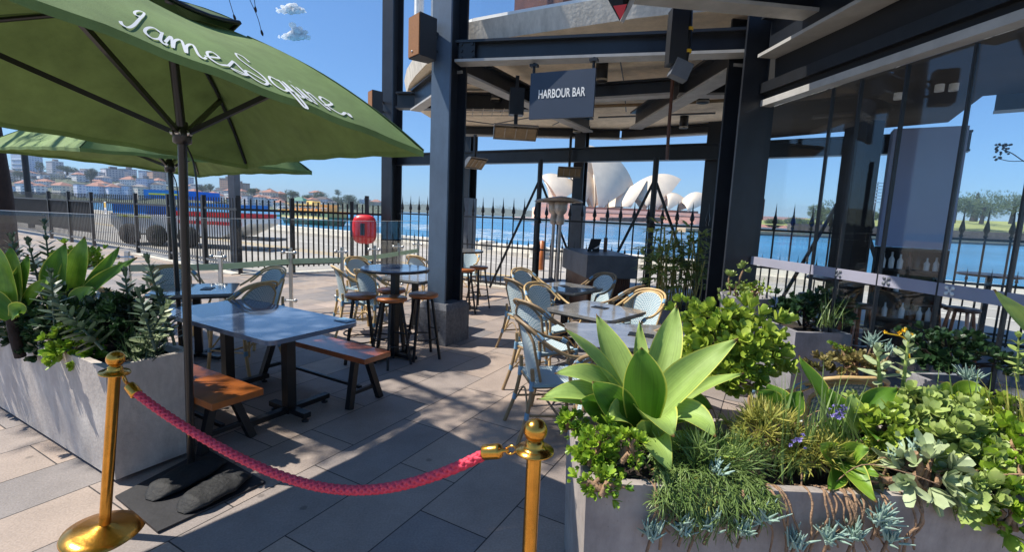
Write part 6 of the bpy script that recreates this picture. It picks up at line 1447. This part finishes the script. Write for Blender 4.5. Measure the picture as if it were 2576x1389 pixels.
BL = [(c1(130, 400, 45, 320), 690, 'fac_blue', 'flat', 'tall pale blue apartment tower at the far left, beyond the fence'),
 (c1(575, 740, 155, 340), 680, 'fac_grey', 'flat', 'slim dark apartment tower on the north shore, right of the pale tower'),
 (c1(620, 790, 312, 440), 640, 'fac_cream', 'flat', 'squat cream block at the foot of the slim dark tower'),
 (c1(800, 1165, 275, 440), 640, 'fac_band', 'flat', 'wide white apartment slab with long balcony bands, under the second umbrella'),
 (c1(1240, 1500, 250, 420), 660, 'fac_grey', 'flat', 'bulky grey apartment block with a rooftop box, right of the white slab'),
 (c1(1520, 1675, 255, 370), 690, 'fac_grey', 'flat', 'square grey tower on the ridge, right of the bulky grey block'),
 (c1(1775, 1850, 275, 380), 690, 'fac_blue', 'flat', 'very slim blue tower on the ridge behind the umbrella struts'),
 (c1(1855, 2045, 285, 410), 670, 'fac_brick', 'flat', 'orange brick apartment block on the ridge left of the umbrella poles'),
 (c1(2045, 2170, 300, 410), 680, 'fac_cream', 'flat', 'cream block beside the orange brick block, behind the umbrella poles'),
 (c1(150, 255, 325, 420), 640, 'fac_brick', 'flat', 'dark red brick house at the far left under the pale tower'),
 (c1(150, 370, 435, 590), 530, 'fac_white', 'hip', 'white house with twin pink roofs at the far left behind the fence'),
 (c1(270, 440, 375, 480), 590, 'fac_white', 'flat', 'low white terrace row above the pink roofed house'),
 (c1(450, 620, 390, 490), 580, 'fac_blue', 'flat', 'low blue grey terrace row under the slim dark tower'),
 (c1(400, 540, 305, 400), 630, 'fac_white', 'flat', 'white villa right of the thin lamp post at the left'),
 (c1(420, 520, 465, 590), 530, 'fac_white', 'hip', 'narrow white house low by the water near the thin lamp post'),
 (c1(650, 830, 462, 600), 530, 'fac_cream', 'hip', 'house with a pale pink roof below the slim dark tower'),
 (c1(910, 1070, 448, 580), 530, 'fac_blue', 'flat', 'blue grey flats by the water below the white slab'),
 (c1(1100, 1280, 470, 600), 525, 'fac_blue', 'hip', 'flats with an orange roof by the water, left one of the pair'),
 (c1(1310, 1480, 480, 600), 525, 'fac_blue', 'hip', 'flats with an orange roof by the water, right one of the pair'),
 (c1(1530, 1710, 385, 480), 600, 'fac_white', 'hip', 'white mansion with a wide pale red roof above the paired flats'),
 (c1(1745, 1895, 375, 500), 580, 'fac_blue', 'flat', 'boxy blue glass house with a white roof edge, left of the blue boat canopy'),
 (c1(1520, 1660, 470, 600), 530, 'fac_blue', 'flat', 'pale blue flats low by the water right of the orange roofed pair'),
 (c1(1690, 1820, 485, 600), 530, 'fac_cream', 'flat', 'cream flats low by the water just left of the blue boat canopy'),
 (c1(1930, 2060, 400, 470), 620, 'fac_white', 'hip', 'white house on the slope under the orange brick block'),
 (c2(1430, 1620, 35, 215), 690, 'fac_brick', 'flat', 'big brown stepped block on the ridge left of the grey lamp post'),
 (c2(1600, 1770, 78, 215), 695, 'fac_brick', 'flat', 'middle step of the big brown block on the ridge'),
 (c2(1760, 1890, 120, 215), 700, 'fac_brick', 'flat', 'lowest right step of the big brown block on the ridge'),
 (c2(1510, 1640, 240, 340), 570, 'fac_white', 'hip', 'white house with an orange roof under the big brown block'),
 (c2(1130, 1410, 320, 380), 540, 'fac_white', 'hip', 'long low house with an orange roof by the water, right of the umbrella poles'),
 (c2(1800, 1990, 335, 520), 530, 'fac_grey', 'flat', 'teal grey flats by the water right of the grey lamp post'),
 (c2(2000, 2150, 350, 520), 530, 'fac_white', 'hip', 'flats with a faded red roof by the water, right of the teal grey flats'),
 (c2(1980, 2120, 280, 330), 600, 'fac_cream', 'hip', 'house with a brown red roof above the teal grey flats'),
 (c2(880, 1030, 250, 360), 560, 'fac_grey', 'hip', 'grey house with a pale roof just right of the umbrella poles'),
 (c2(940, 1060, 135, 240), 640, 'fac_grey', 'flat', 'dark grey box house on the slope right of the umbrella poles'),
 (c2(870, 910, 15, 200), 690, 'fac_blue', 'flat', 'thin blue grey tower just right of the umbrella poles'),
 (c2(1370, 1480, 205, 300), 590, 'fac_white', 'flat', 'small white house left of the big brown block'),
 (c2(1720, 1830, 250, 330), 590, 'fac_cream', 'hip', 'cream house with an orange roof just right of the grey lamp post'),
 (c3(60, 240, 430, 550), 540, 'fac_cream', 'hip', 'cream stone house with a brick red roof above the ferry bow'),
 (c3(240, 360, 450, 530), 560, 'fac_brick', 'hip', 'brick house beside the cream stone house above the ferry'),
 (c3(225, 375, 580, 660), 520, 'fac_white', 'hip', 'wharf pavilion with a pointed pink roof over the ferry bow'),
 (c3(460, 700, 555, 620), 520, 'fac_cream', 'hip_green', 'boat shed with a green roof behind the ferry'),
 (c3(710, 830, 540, 620), 525, 'fac_cream', 'hip', 'low house with a tan roof right of the green roofed boat shed'),
 (c3(1480, 1620, 540, 640), 900, 'fac_grey', 'flat', 'distant grey block on the shore just left of the tall far column'),
 (c3(1640, 1790, 570, 640), 900, 'fac_brick', 'hip', 'distant brick house on the shore behind the tall far column')]
for (u0, u1, vt, vb), Y, fm_, rf, lab in BL:
    a, b = AT(u0, vb, Y), AT(u1, vb, Y); W = abs(b.x-a.x); cx = (a.x+b.x)/2
    zt = AT((u0+u1)/2, vt, Y).z; zb = AT((u0+u1)/2, vb, Y).z-4; D = min(max(W*.7, 10), 26)
    hip = rf.startswith('hip'); rise = min(4.5, W*.16) if hip else 0; h = zt-zb
    o = thing('building', (cx, Y+D/2, zb), lab, 'building', None, R(rb.uniform(-38, -6)))
    MB().box((0, 0, h/2), W, D, h).build('wall', fm_, o, True)
    rm = 'roof_red' if rf == 'hip' else 'ferry_green' if rf == 'hip_green' else rb.choice(['roof_grey', 'roof_dark', 'white_paint'])
    mb = MB()
    if hip:
        e = 1.0; w2, d2 = W/2+e, D/2+e; rl = max(0, w2-d2) if w2 > d2 else .5
        mb.add([(-w2, -d2, h), (w2, -d2, h), (w2, d2, h), (-w2, d2, h), (-rl, 0, h+rise+1.5), (rl, 0, h+rise+1.5)], [(0, 1, 5, 4), (1, 2, 5), (2, 3, 4, 5), (3, 0, 4), (3, 2, 1, 0)])
    else:
        mb.box((0, 0, h+.3), W+.8, D+.8, .6)
    mb.build('roof', rm, o, True)
    if not hip and W > 14: MB().box((W*.12, 0, h+2.1), W*.28, D*.4, 3).build('plant_room', 'roof_grey', o, True)
    if W > 22:
        for k in range(1, int(h/6.2)): MB().box((0, -D/2-.6, k*6.2), W*.92, 1.2, .5).build('balcony', 'white_paint', o, True)
for k in range(46):                                       # the crowd of small houses between the ones above
    u = rb.uniform(-60, 830); v = rb.uniform(.08, .7); p = V(*hillfn((u+400)/1370, v)); W = rb.uniform(11, 20); D = rb.uniform(9, 13); h = rb.uniform(6, 12)
    o = thing('house', p-V(0, 0, 3), 'small pale house in the crowd of houses on the north shore', 'house', 'small houses on the north shore', R(rb.uniform(-45, 5)))
    MB().box((0, 0, h/2+1), W, D, h+2).build('wall', rb.choice(['fac_white', 'fac_cream', 'fac_blue', 'fac_white']), o, True)
    e = .8; w2, d2 = W/2+e, D/2+e; rl = w2-d2 if w2 > d2 else .5; h2 = h+2
    MB().add([(-w2, -d2, h2), (w2, -d2, h2), (w2, d2, h2), (-w2, d2, h2), (-rl, 0, h2+3), (rl, 0, h2+3)], [(0, 1, 5, 4), (1, 2, 5), (2, 3, 4, 5), (3, 0, 4), (3, 2, 1, 0)]).build('roof', rb.choice(['roof_red', 'roof_red', 'roof_grey', 'roof_dark']), o, True)
def blob(mb, c, rad, n, leaf, rr_):
    for _ in range(n):
        d = rdir(rr_); k = .75+.35*rr_.random(); p = c+V(d.x*rad.x, d.y*rad.y, d.z*rad.z)*k
        rosette(mb, p, d+UP*.4, 4, leaf*rr_.uniform(.7, 1.3), leaf*.6, 1.1, rr_, 1)
def far_tree(u, vt, vb, Y, wpx, label, seed, m='far_leaf', name='broadleaf_tree', group='trees across the water', kind='round'):
    rr_ = random.Random(seed); p = AT(u, vb, Y); zt = AT(u, vt, Y).z; h = zt-p.z; w_ = wpx/FPX*Y
    o = thing(name, p, label, 'tree', group)
    MB().tube([p-V(0, 0, 3), p+V(w_*.03, 0, h*.5), p+V(0, 0, h*.8)], [w_*.06, w_*.04, w_*.015], 6).build('trunk', 'bark', o)
    mb = MB()
    if kind == 'pine':
        for k in range(6): blob(mb, p+V(rr_.gauss(0, w_*.12), 0, h*(.55+.45*k/6)), V(w_*.42*(1-.06*k), w_*.4, h*.07), 60, min(w_*.16, 1.5), rr_)
    else:
        for k in range(7):
            a = rr_.uniform(0, 6.28); q = p+V(math.cos(a)*w_*.28*rr_.random(), math.sin(a)*w_*.28, h*rr_.uniform(.28, .76)); blob(mb, q, V(w_*.3, w_*.3, h*.26)*rr_.uniform(.75, 1.1), 110, min(w_*.12, 1.7), rr_)
    mb.build('crown', m, o)
    return o
FT_ = [(c1(1090, 1240, 225, 400), 'rounded bright green tree between the white slab and the bulky grey block', 'round', 'leaf_dark'), (c1(760, 960, 215, 300), 'spreading green tree on the skyline above the white slab', 'round', 'far_leaf'), (c1(480, 575, 160, 360), 'tall dark pine left of the slim dark tower', 'pine', 'far_leaf'), (c1(510, 690, 470, 600), 'grey green fig low by the water left of the pale pink roof', 'round', 'far_leaf'), (c1(690, 870, 500, 600), 'grey green fig low by the water below the white slab', 'round', 'far_leaf'), (c1(1690, 1740, 325, 380), 'small dark tree on the ridge between the grey and the blue tower', 'round', 'far_leaf'), (c1(1900, 2010, 440, 500), 'yellow green shrubby tree above the blue boat canopy', 'round', 'leaf_sage'), (c1(200, 330, 280, 360), 'pale green tree at the foot of the pale tower', 'round', 'far_leaf'),
 (c2(1060, 1200, 135, 260), 'dark tree on the slope right of the umbrella poles', 'round', 'far_leaf'), (c2(1200, 1345, 125, 290), 'broad olive tree on the slope left of the big brown block', 'round', 'far_leaf'), (c2(1000, 1120, 290, 370), 'grey green tree by the water right of the umbrella poles', 'round', 'far_leaf'), (c2(1930, 2110, 190, 300), 'spreading green tree right of the big brown block', 'round', 'far_leaf'), (c2(2240, 2320, 205, 260), 'small dark tree on the skyline at the right of the brown roofs', 'round', 'far_leaf'),
 (c3(400, 620, 405, 520), 'wide dark tree on the skyline above the green roofed boat shed', 'round', 'far_leaf'), (c3(790, 1050, 415, 610), 'big dark fig tree above the ferry roof', 'round', 'far_leaf'), (c3(640, 800, 470, 560), 'low dark tree left of the big fig', 'round', 'far_leaf'), (c3(1130, 1215, 395, 540), 'Norfolk pine standing above the headland trees right of the ferry', 'pine', 'far_leaf'), (c3(1050, 1280, 500, 680), 'dark tree at the water right of the ferry', 'round', 'far_leaf'), (c3(1210, 1440, 465, 640), 'broad tree crown on the headland right of the pine', 'round', 'far_leaf'), (c3(1280, 1500, 540, 690), 'lowest headland tree next to the red lifebuoy housing', 'round', 'far_leaf')]
for k, ((u0, u1, a, b), lab, kd, mm) in enumerate(FT_): far_tree((u0+u1)/2, a, b, 560 if k > 8 else 600, u1-u0, lab, 200+k, mm, 'pine_tree' if kd == 'pine' else 'broadleaf_tree', kind=kd)
# the mass of greenery between the houses and on the far shores
rr_ = random.Random(8); mb = MB()
for _ in range(330):
    u = rr_.uniform(-150, 960); v = rr_.uniform(.0, .95); p = hillfn((u+400)/1370, v); blob(mb, p+V(0, 0, 1), V(rr_.uniform(5, 11), 6, rr_.uniform(3, 6)), 16, 2.2, rr_)
tag(mb.build('hillside_greenery', 'far_leaf'), 'mass of trees and shrubs between the houses on the north shore', 'trees', kind='stuff')
def ridge(name, pts_, Y, label, m, blobs, seed, leaf, low=-3):
    rr_ = random.Random(seed); P = [AT(u, v, Y) for u, v in pts_]; mb = MB()
    def fn(u, v):
        x = u*(len(P)-1); i = min(int(x), len(P)-2); p = P[i].lerp(P[i+1], x-i); return V(p.x*(1+.12*v), p.y*(1+.12*v), low-.3+(p.z-low)*math.sin(min(1, v*1.25)*math.pi/2))
    mb.grid(fn, len(P)*4, 6, True); o = mb.build(name, 'hill', local=True); o['kind'] = 'structure'
    mb = MB()
    for _ in range(blobs):
        p = Vector(fn(rr_.random(), rr_.uniform(.05, .85))); s_ = Y/560; blob(mb, p, V(rr_.uniform(5, 12), 8, rr_.uniform(2, 5))*s_, 12, leaf*s_, rr_)
    tag(mb.build('shore_greenery', m), label, 'trees', kind='stuff')
ridge('far_shore', [(940, 517), (1000, 512), (1060, 512), (1130, 515), (1200, 519), (1290, 525), (1400, 534), (1600, 546), (1800, 552), (2000, 565)], 1900, 'low wooded headland on the far side of the harbour', 'far_leaf', 260, 31, 1.7)
# ---------------------------------------------------------------- Opera House
YO = 430
def O(x, y, dy=0): return AT((1900+.36*x)*.68271, (550+.36*y)*.68271, YO+dy)
oh = thing('opera_house', O(1000, 720, 20), 'large white shell roofed opera house on a pinkish podium across the water', 'opera house')
def shell(tip, mid, rear, foot, dep, axis=34, m='shell_tile'):
    """pair of vaults that lean together on one ridge: tip - mid - rear is the ridge, foot the pedestal on the near side"""
    T, Mi, Rr_ = O(*tip, axis), O(*mid, axis), O(*rear, axis); F_ = O(*foot, axis-dep)
    Ft = V(F_.x*(YO+axis)/(YO+axis-dep), YO+axis, 0)
    # keep the foot where it is seen, at its own nearer distance
    C_ = Mi*2-(T+Rr_)*.5
    def ridgep(t): return T*(1-t)**2+C_*2*t*(1-t)+Rr_*t*t
    for sgn in (1, -1):
        foot3 = V(F_.x, F_.y if sgn > 0 else 2*(YO+axis)-F_.y, F_.z)
        def fn(u, v, foot3=foot3, sgn=sgn):
            p = foot3.lerp(ridgep(u), v); k = 4*v*(1-v)
            return p+V(0, -sgn*dep*.22*k, 0)+V(0, 0, 1.2*k)
        MB().grid(fn, 16, 12, True, None, .8).build('shell', m, oh)
shell((262, 280), (430, 262), (690, 390), (450, 535), 16, 40)
shell((300, 330), (330, 400), (345, 490), (400, 540), 12, 36)
shell((545, 250), (690, 205), (840, 350), (700, 570), 17, 36)
shell((640, 300), (740, 290), (830, 420), (790, 600), 12, 33)
shell((738, -40), (1040, 100), (1208, 385), (850, 622), 26, 34)
shell((800, 255), (815, 330), (835, 480), (812, 615), 14, 32)
shell((1690, 314), (1420, 266), (1110, 450), (1440, 622), 20, 32)
shell((1345, 322), (1130, 415), (888, 614), (1180, 596), 17, 27)
shell((1500, 330), (1380, 380), (1200, 500), (1350, 600), 14, 26)
shell((1545, 470), (1630, 452), (1740, 520), (1545, 640), 14, 10)
shell((2010, 540), (1850, 445), (1690, 545), (1760, 640), 14, 8)
mb = MB(); a, b = O(200, 628, 0), O(2350, 628, 0)
zt_ = O(1000, 632, 0).z
MB().box(V((O(200, 630).x+O(3000, 640).x)/2, YO+38, (zt_-1.0)/2+1.0), O(3000, 640).x-O(200, 630).x, 76, zt_+1.0).build('podium', 'podium', oh)
MB().box(V((O(-20, 720).x+O(3100, 740).x)/2, YO+32, -1.9), O(3100, 740).x-O(-20, 720).x, 96, 4.2).build('broadwalk', 'podium', oh)
zq = O(400, 520).z; MB().box(V((O(235, 610).x+O(560, 610).x)/2, YO+30, (zt_+zq)/2), O(560, 610).x-O(235, 610).x, 50, zq-zt_).build('podium_step', 'podium', oh)
MB().box(V((O(560, 600).x+O(1900, 600).x)/2, YO+26, zt_+1.6), O(1900, 600).x-O(560, 600).x, 40, 3.0).build('foyer_glass', 'podium_dark', oh)
for k in range(10):
    x = 900+62*k; p = O(x, 722, -.4); MB().box(V(p.x, YO-.25, p.z), 6.5, .4, 3.6).build('window', 'steel_black', oh)
for vv in (660,): MB().box(V((O(640, 660).x+O(1900, 660).x)/2, YO-.2, O(1000, vv).z), O(1900, 660).x-O(640, 660).x, .5, .7).build('cornice', 'podium_dark', oh)
# ---------------------------------------------------------------- park shore on the right
YS = 245
P_ = [(1860, 556), (1960, 552), (2060, 545), (2160, 548), (2260, 548), (2380, 546), (2500, 548), (2620, 552), (2800, 555)]
def parkfn(u, v):
    x = u*(len(P_)-1); i = min(int(x), len(P_)-2); uu = P_[i][0]+(P_[i+1][0]-P_[i][0])*(x-i); vv = P_[i][1]+(P_[i+1][1]-P_[i][1])*(x-i)
    p = AT(uu, vv, YS+8); return V(p.x*(1+.35*v), p.y*(1+.35*v), 2.4+(p.z+1-2.4)*v)
mb = MB(); mb.grid(parkfn, 24, 5, True); o = mb.build('park_lawn', 'grass_far', local=True); o['kind'] = 'structure'
a, b = AT(1700, 600, YS), AT(2900, 640, YS)
mb = MB(); mb.box(V((a.x+b.x)/2, YS-6, -2.2), b.x-a.x, 14, 2.6); o = mb.build('shore_path', 'sandstone', local=True); o['kind'] = 'structure'
MB().box(V((a.x+b.x)/2+30, YS+4, .7), b.x-a.x-60, 4, 5.6).build('sea_wall', 'stone_dark')
tag(bpy.data.objects['sea_wall'], 'dark sandstone retaining wall under the park trees, seen through the glass', 'wall')
MB().box(V((a.x+b.x)/2, YS-13.3, -3.6), b.x-a.x, .6, 3).build('quay_edge', 'stone_dark'); bpy.data.objects['quay_edge']['kind'] = 'structure'
for k, (u, vt, vb, w_, lab, kd) in enumerate(((1945, 548, 572, 50, 'low tree beside the brown notice board, seen through the glass', 'round'), (2065, 505, 560, 60, 'tall loose tree left of the twin bar posts', 'round'), (2010, 548, 575, 70, 'low dark tree left of the stays, across the water', 'round'), (2140, 525, 560, 90, 'tree behind the twin bar posts across the water', 'round'), (2245, 500, 556, 70, 'pale tree left of the tall bar cabinet', 'round'), (2190, 530, 560, 60, 'tree at the foot of the light tower', 'round'), (2330, 500, 552, 90, 'tree behind the tall bar cabinet', 'round'), (2400, 490, 548, 80, 'dark fig just right of the tall bar cabinet', 'round'), (2450, 470, 545, 150, 'largest grey green tree rising behind the park figs', 'round'), (2470, 498, 550, 90, 'dark fig in the middle of the rightmost glass', 'round'), (2545, 488, 550, 100, 'broad dark fig at the right edge', 'round'), (2640, 480, 552, 120, 'dark fig beyond the right edge', 'round'))):
    far_tree(u, vt, vb, YS+25+(40 if k == 8 else 0), w_, lab, 300+k, 'far_leaf', 'park_tree', 'park trees across the cove', kd)
p = AT(2195, 560, YS); o = thing('light_tower', p, 'tall lattice light tower with rows of lamps across the water', 'light tower'); zt_ = AT(2200, 457, YS).z
MB().tube([p, V(p.x, p.y, zt_)], [.5, .25], 8).build('mast', 'steel_grey', o)
for k in range(7): MB().box(V(p.x, p.y-.6, zt_-1.6*k-.6), 5.5-.25*k, .5, .5).build('lamp_row', 'white_paint', o)
p = AT(1905, 555, 13.5); zb_, zt_ = AT(1905, 553, 13.5).z, AT(1905, 500, 13.5).z
o = thing('notice_board', (p.x, p.y, 0), 'brown notice board with a ringed emblem beyond the spiked fence, seen through the glass edge', 'sign')
MB().box(V(p.x, p.y, (zb_+zt_)/2), .3, .03, zt_-zb_).build('board', 'notice_brown', o); MB().box(V(p.x, p.y+.03, zb_/2), .06, .05, zb_).build('post', 'steel_black', o)
mb = MB(); cc_ = V(p.x, p.y-.02, zt_-.2); mb.tube([cc_+V(.085*math.cos(R(15*k)), 0, .085*math.sin(R(15*k))) for k in range(25)], .008, 5); mb.build('ring', 'ferry_cream', o)
MB().beam(cc_-V(.05, 0, .05), cc_+V(.05, 0, .05), .012, .012).build('slash', 'ferry_cream', o); MB().lathe([(.0005, 0), (.02, 0), (.018, .05), (.0005, .06)], cc_-V(0, 0, .03), 8).build('pictogram', 'ferry_cream', o)
for k in range(3): MB().box(V(p.x, p.y-.018, zt_-.36-.035*k), .2-.03*k, .004, .012).build('text_line', 'ferry_cream', o)
# ---------------------------------------------------------------- ferry
YF = 128
fa, fb = AT(690, 560, YF), AT(886, 569, YF); Lf = fb.x-fa.x
fo = thing('harbour_ferry', ((fa.x+fb.x)/2, YF, -3), 'green and cream double decked harbour ferry crossing the water behind the fence', 'ferry')
cx = (fa.x+fb.x)/2
def zz(z): return -3+(z+3)*.78
def hullp(z, w_, l_):
    z = zz(z)
    return [V(cx+l_/2*math.copysign(abs(math.cos(t))**.75, math.cos(t)), YF+w_/2*math.sin(t), z) for t in [2*math.pi*k/32 for k in range(32)]]
A, B = hullp(-3.3, 5.5, Lf*.93), hullp(-1.1, 7.5, Lf)
mb = MB(); mb.add(A+B, [(i, (i+1) % 32, 32+(i+1) % 32, 32+i) for i in range(32)]+[tuple(range(32, 64))], False); mb.build('hull', 'ferry_green', fo)
mb = MB(); A = hullp(-1.12, 7.7, Lf*1.01); B = hullp(-.9, 7.7, Lf*1.01); mb.add(A+B, [(i, (i+1) % 32, 32+(i+1) % 32, 32+i) for i in range(32)]+[tuple(range(32, 64))]); mb.build('rubbing_strake', 'white_paint', fo)
def fbx(x0, x1, z0, z1, w_, m, nm): MB().box(V(fa.x+Lf*(x0+x1)/2, YF, (zz(z0)+zz(z1))/2), Lf*(x1-x0), w_, zz(z1)-zz(z0)).build(nm, m, fo)
fbx(.13, .9, -.9, 1.5, 6.6, 'ferry_cream', 'main_cabin'); fbx(.1, .93, 1.5, 1.75, 7.4, 'ferry_yellow', 'upper_deck'); fbx(.24, .76, 1.75, 3.7, 5.6, 'ferry_cream', 'upper_cabin'); fbx(.2, .78, 3.7, 3.95, 6.6, 'ferry_cream', 'roof')
fbx(.0, .14, -.9, -.2, 6.4, 'ferry_green', 'bulwark'); fbx(.88, 1.0, -.9, -.2, 6.4, 'ferry_green', 'bulwark'); fbx(.46, .56, 3.95, 5.0, 2.6, 'ferry_cream', 'wheelhouse')
for k in range(12):
    x = .17+.06*k; MB().box(V(fa.x+Lf*x, YF-3.32, zz(.55)), Lf*.036, .1, .7).build('window', 'steel_black', fo)
for k in range(9):
    x = .27+.055*k; MB().box(V(fa.x+Lf*x, YF-2.82, zz(2.9)), Lf*.04, .1, .7).build('window', 'steel_black', fo)
mb = MB()
for k in range(14): q = V(fa.x+Lf*(.11+.06*k), YF-3.6, zz(1.75)); mb.tube([q, q+V(0, 0, .8)], .05, 4)
mb.tube([V(fa.x+Lf*.11, YF-3.6, zz(1.75)+.8), V(fa.x+Lf*.9, YF-3.6, zz(1.75)+.8)], .06, 4); mb.build('railing', 'white_paint', fo)
fo.rotation_euler = (0, 0, R(-27)); fo.scale = (1.1, 1, 1)
# wakes
def wake(pts_, label):
    P = [G(u, v, -2.93) for u, v in pts_]; me = bpy.data.meshes.new('wake'); me.from_pydata([tuple(p) for p in P], [], [tuple(range(len(P)))]); me.update()
    if me.polygons[0].normal.z < 0: me.flip_normals()
    me.materials.append(M['foam']); o = bpy.data.objects.new('wake', me); scene.collection.objects.link(o); tag(o, label, 'wake', kind='stuff')
wake([(860, 562), (960, 560), (1080, 565), (1080, 580), (960, 572), (860, 568)], 'white wake trailing behind the ferry')
wake([(1080, 570), (1230, 576), (1420, 592), (1420, 612), (1230, 600), (1080, 590)], 'broad white wake across the water in the middle')
wake([(1380, 600), (1500, 600), (1640, 612), (1640, 634), (1500, 630), (1380, 624)], 'pale churned water before the Opera House')
# ---------------------------------------------------------------- boat on a trailer behind the picket fence
p0 = AT(276, 520, 17.8)
p1 = AT(625, 530, 17.0); dx = V(p1.x-p0.x, p1.y-p0.y).normalized(); nx = V(-dx.y, dx.x); Lb = V(p1.x-p0.x, p1.y-p0.y).length; pc_ = V(p0.x, p0.y)
jb = thing('tour_boat', pc_+dx*Lb*.5, 'blue, white and red tour boat on a trailer behind the picket fence', 'boat')
def jbx(x0, x1, z0, z1, w_, m, nm, dy=0): return MB().box(pc_+dx*Lb*(x0+x1)/2+nx*(.9+dy)+V(0, 0, (z0+z1)/2), Lb*(x1-x0), w_, z1-z0, dx, nx).build(nm, m, jb)
mb = MB(); prof_ = [(0, .75), (.06, .42), (.8, .42), (1.0, .95), (1.0, 1.12), (0, 1.12)]
mb.prism([pc_+dx*Lb*x+V(0, 0, z) for x, z in prof_], nx*1.8); mb.build('hull', 'white_paint', jb)
jbx(.25, .55, 1.72, 2.04, 1.7, 'boat_blue', 'canopy'); jbx(.29, .5, 1.86, 1.91, 1.74, 'boat_yellow', 'canopy_stripe'); jbx(.0, .25, 1.12, 1.5, 1.6, 'boat_blue', 'stern_panel'); jbx(.55, .93, 1.45, 1.62, 1.6, 'boat_blue', 'bow_canopy'); jbx(.45, .97, 1.14, 1.3, 1.84, 'plastic_red', 'red_band'); jbx(.5, .95, .86, .98, 1.84, 'plastic_red', 'red_stripe'); jbx(.05, .3, 1.0, 1.06, 1.84, 'boat_yellow', 'yellow_stripe')
for x in (.15, .35, .58): MB().lathe([(.0005, -.12), (.36, -.12), (.38, -.08), (.38, .08), (.36, .12), (.0005, .12)], pc_+dx*Lb*x-nx*.05+V(0, 0, .38), 20, nx).build('wheel', 'rubber', jb)
jbx(.0, 1.1, .32, .42, .8, 'steel_grey', 'trailer_frame')
# poles
p = AT(592, 560, 11.6); MB().box(V(p.x, p.y, 2.6), .17, .2, 5.2, dx, nx).build('lamp_post', 'steel_grey'); tag(bpy.data.objects['lamp_post'], 'square grey lamp post at the bend of the picket fence under the umbrella tip', 'post')
p = AT(74, 500, 24); MB().tube([V(p.x, p.y, 0), V(p.x-.1, p.y, 6)], .13, 10).build('lamp_post', 'steel_black'); tag(bpy.data.objects['lamp_post.001'], 'thin dark lamp post beyond the fence at the far left', 'post')
# thin branch with buds by the right pane and a crane far off
o = thing('budding_twig', AT(2560, 420, 4.0), 'thin twig with dark buds against the sky at the right edge', 'twig')
MB().tube(curve([AT(2620, 430, 4), AT(2575, 405, 4), AT(2545, 385, 4), AT(2520, 375, 4)], 4), .004, 5).build('branch', 'bark', o); MB().tube(curve([AT(2575, 405, 4), AT(2540, 405, 4), AT(2508, 398, 4)], 4), .003, 5).build('branch', 'bark', o)
mb = MB(); rr_ = random.Random(9)
for _ in range(26):
    c = AT(rr_.uniform(2505, 2550), rr_.uniform(362, 388), 4.0); mb.lathe([(.0005, -.012), (.01, 0), (.0005, .014)], c, 6, rdir(rr_))
for _ in range(6): mb.lathe([(.0005, -.012), (.01, 0), (.0005, .014)], AT(rr_.uniform(2502, 2520), rr_.uniform(394, 402), 4.0), 6, rdir(rr_))
mb.build('buds', 'bark', o)
# ---------------------------------------------------------------- clouds
for k, (u, v, wpx, hpx) in enumerate(((735, 21, 78, 24), (744, 86, 84, 30))):
    rr_ = random.Random(60+k); YC = 1800; mb = MB()
    for j in range(95):
        x = max(-.5, min(.5, rr_.gauss(0, .24))); y = abs(rr_.gauss(0, .34))*(1-min(1, abs(x)*1.4))+rr_.gauss(0, .05); r_ = (.06+.07*rr_.random())*(1-min(.8, abs(x)*1.4))
        c = AT(u+x*wpx, v+hpx*.3-y*hpx, YC+rr_.uniform(-20, 20)); rr0 = r_*wpx/FPX*YC
        n_ = 10; P = []; F = []
        for a in range(7):
            for b in range(n_):
                t = math.pi*a/6; q = 2*math.pi*b/n_; d = V(math.sin(t)*math.cos(q), math.sin(t)*math.sin(q), math.cos(t)*.7); P.append(c+d*rr0*rr_.uniform(.9, 1.08))
        F = [(a*n_+b, a*n_+(b+1) % n_, (a+1)*n_+(b+1) % n_, (a+1)*n_+b) for a in range(6) for b in range(n_)]
        mb.add(P, F, True)
    o = mb.build('cloud', 'cloud'); tag(o, ['small white cloud high in the sky, upper of two', 'small white cloud in the sky, lower of two'][k], 'cloud')

# ---------------------------------------------------------------- harbour air
hm = bpy.data.materials.new('haze'); hm.use_nodes = True; hn = hm.node_tree.nodes; hn.remove(hn['Principled BSDF'])
hv_ = hn.new('ShaderNodeVolumePrincipled'); hv_.inputs['Color'].default_value = (*lin(206, 222, 240), 1); hv_.inputs['Density'].default_value = .00022
hm.node_tree.links.new(hv_.outputs[0], hn['Material Output'].inputs['Volume']); M['haze'] = hm
o = MB().box((0, 1400, 44.75), 6000, 3400, 110.5).build('haze', 'haze'); tag(o, kind='stuff')
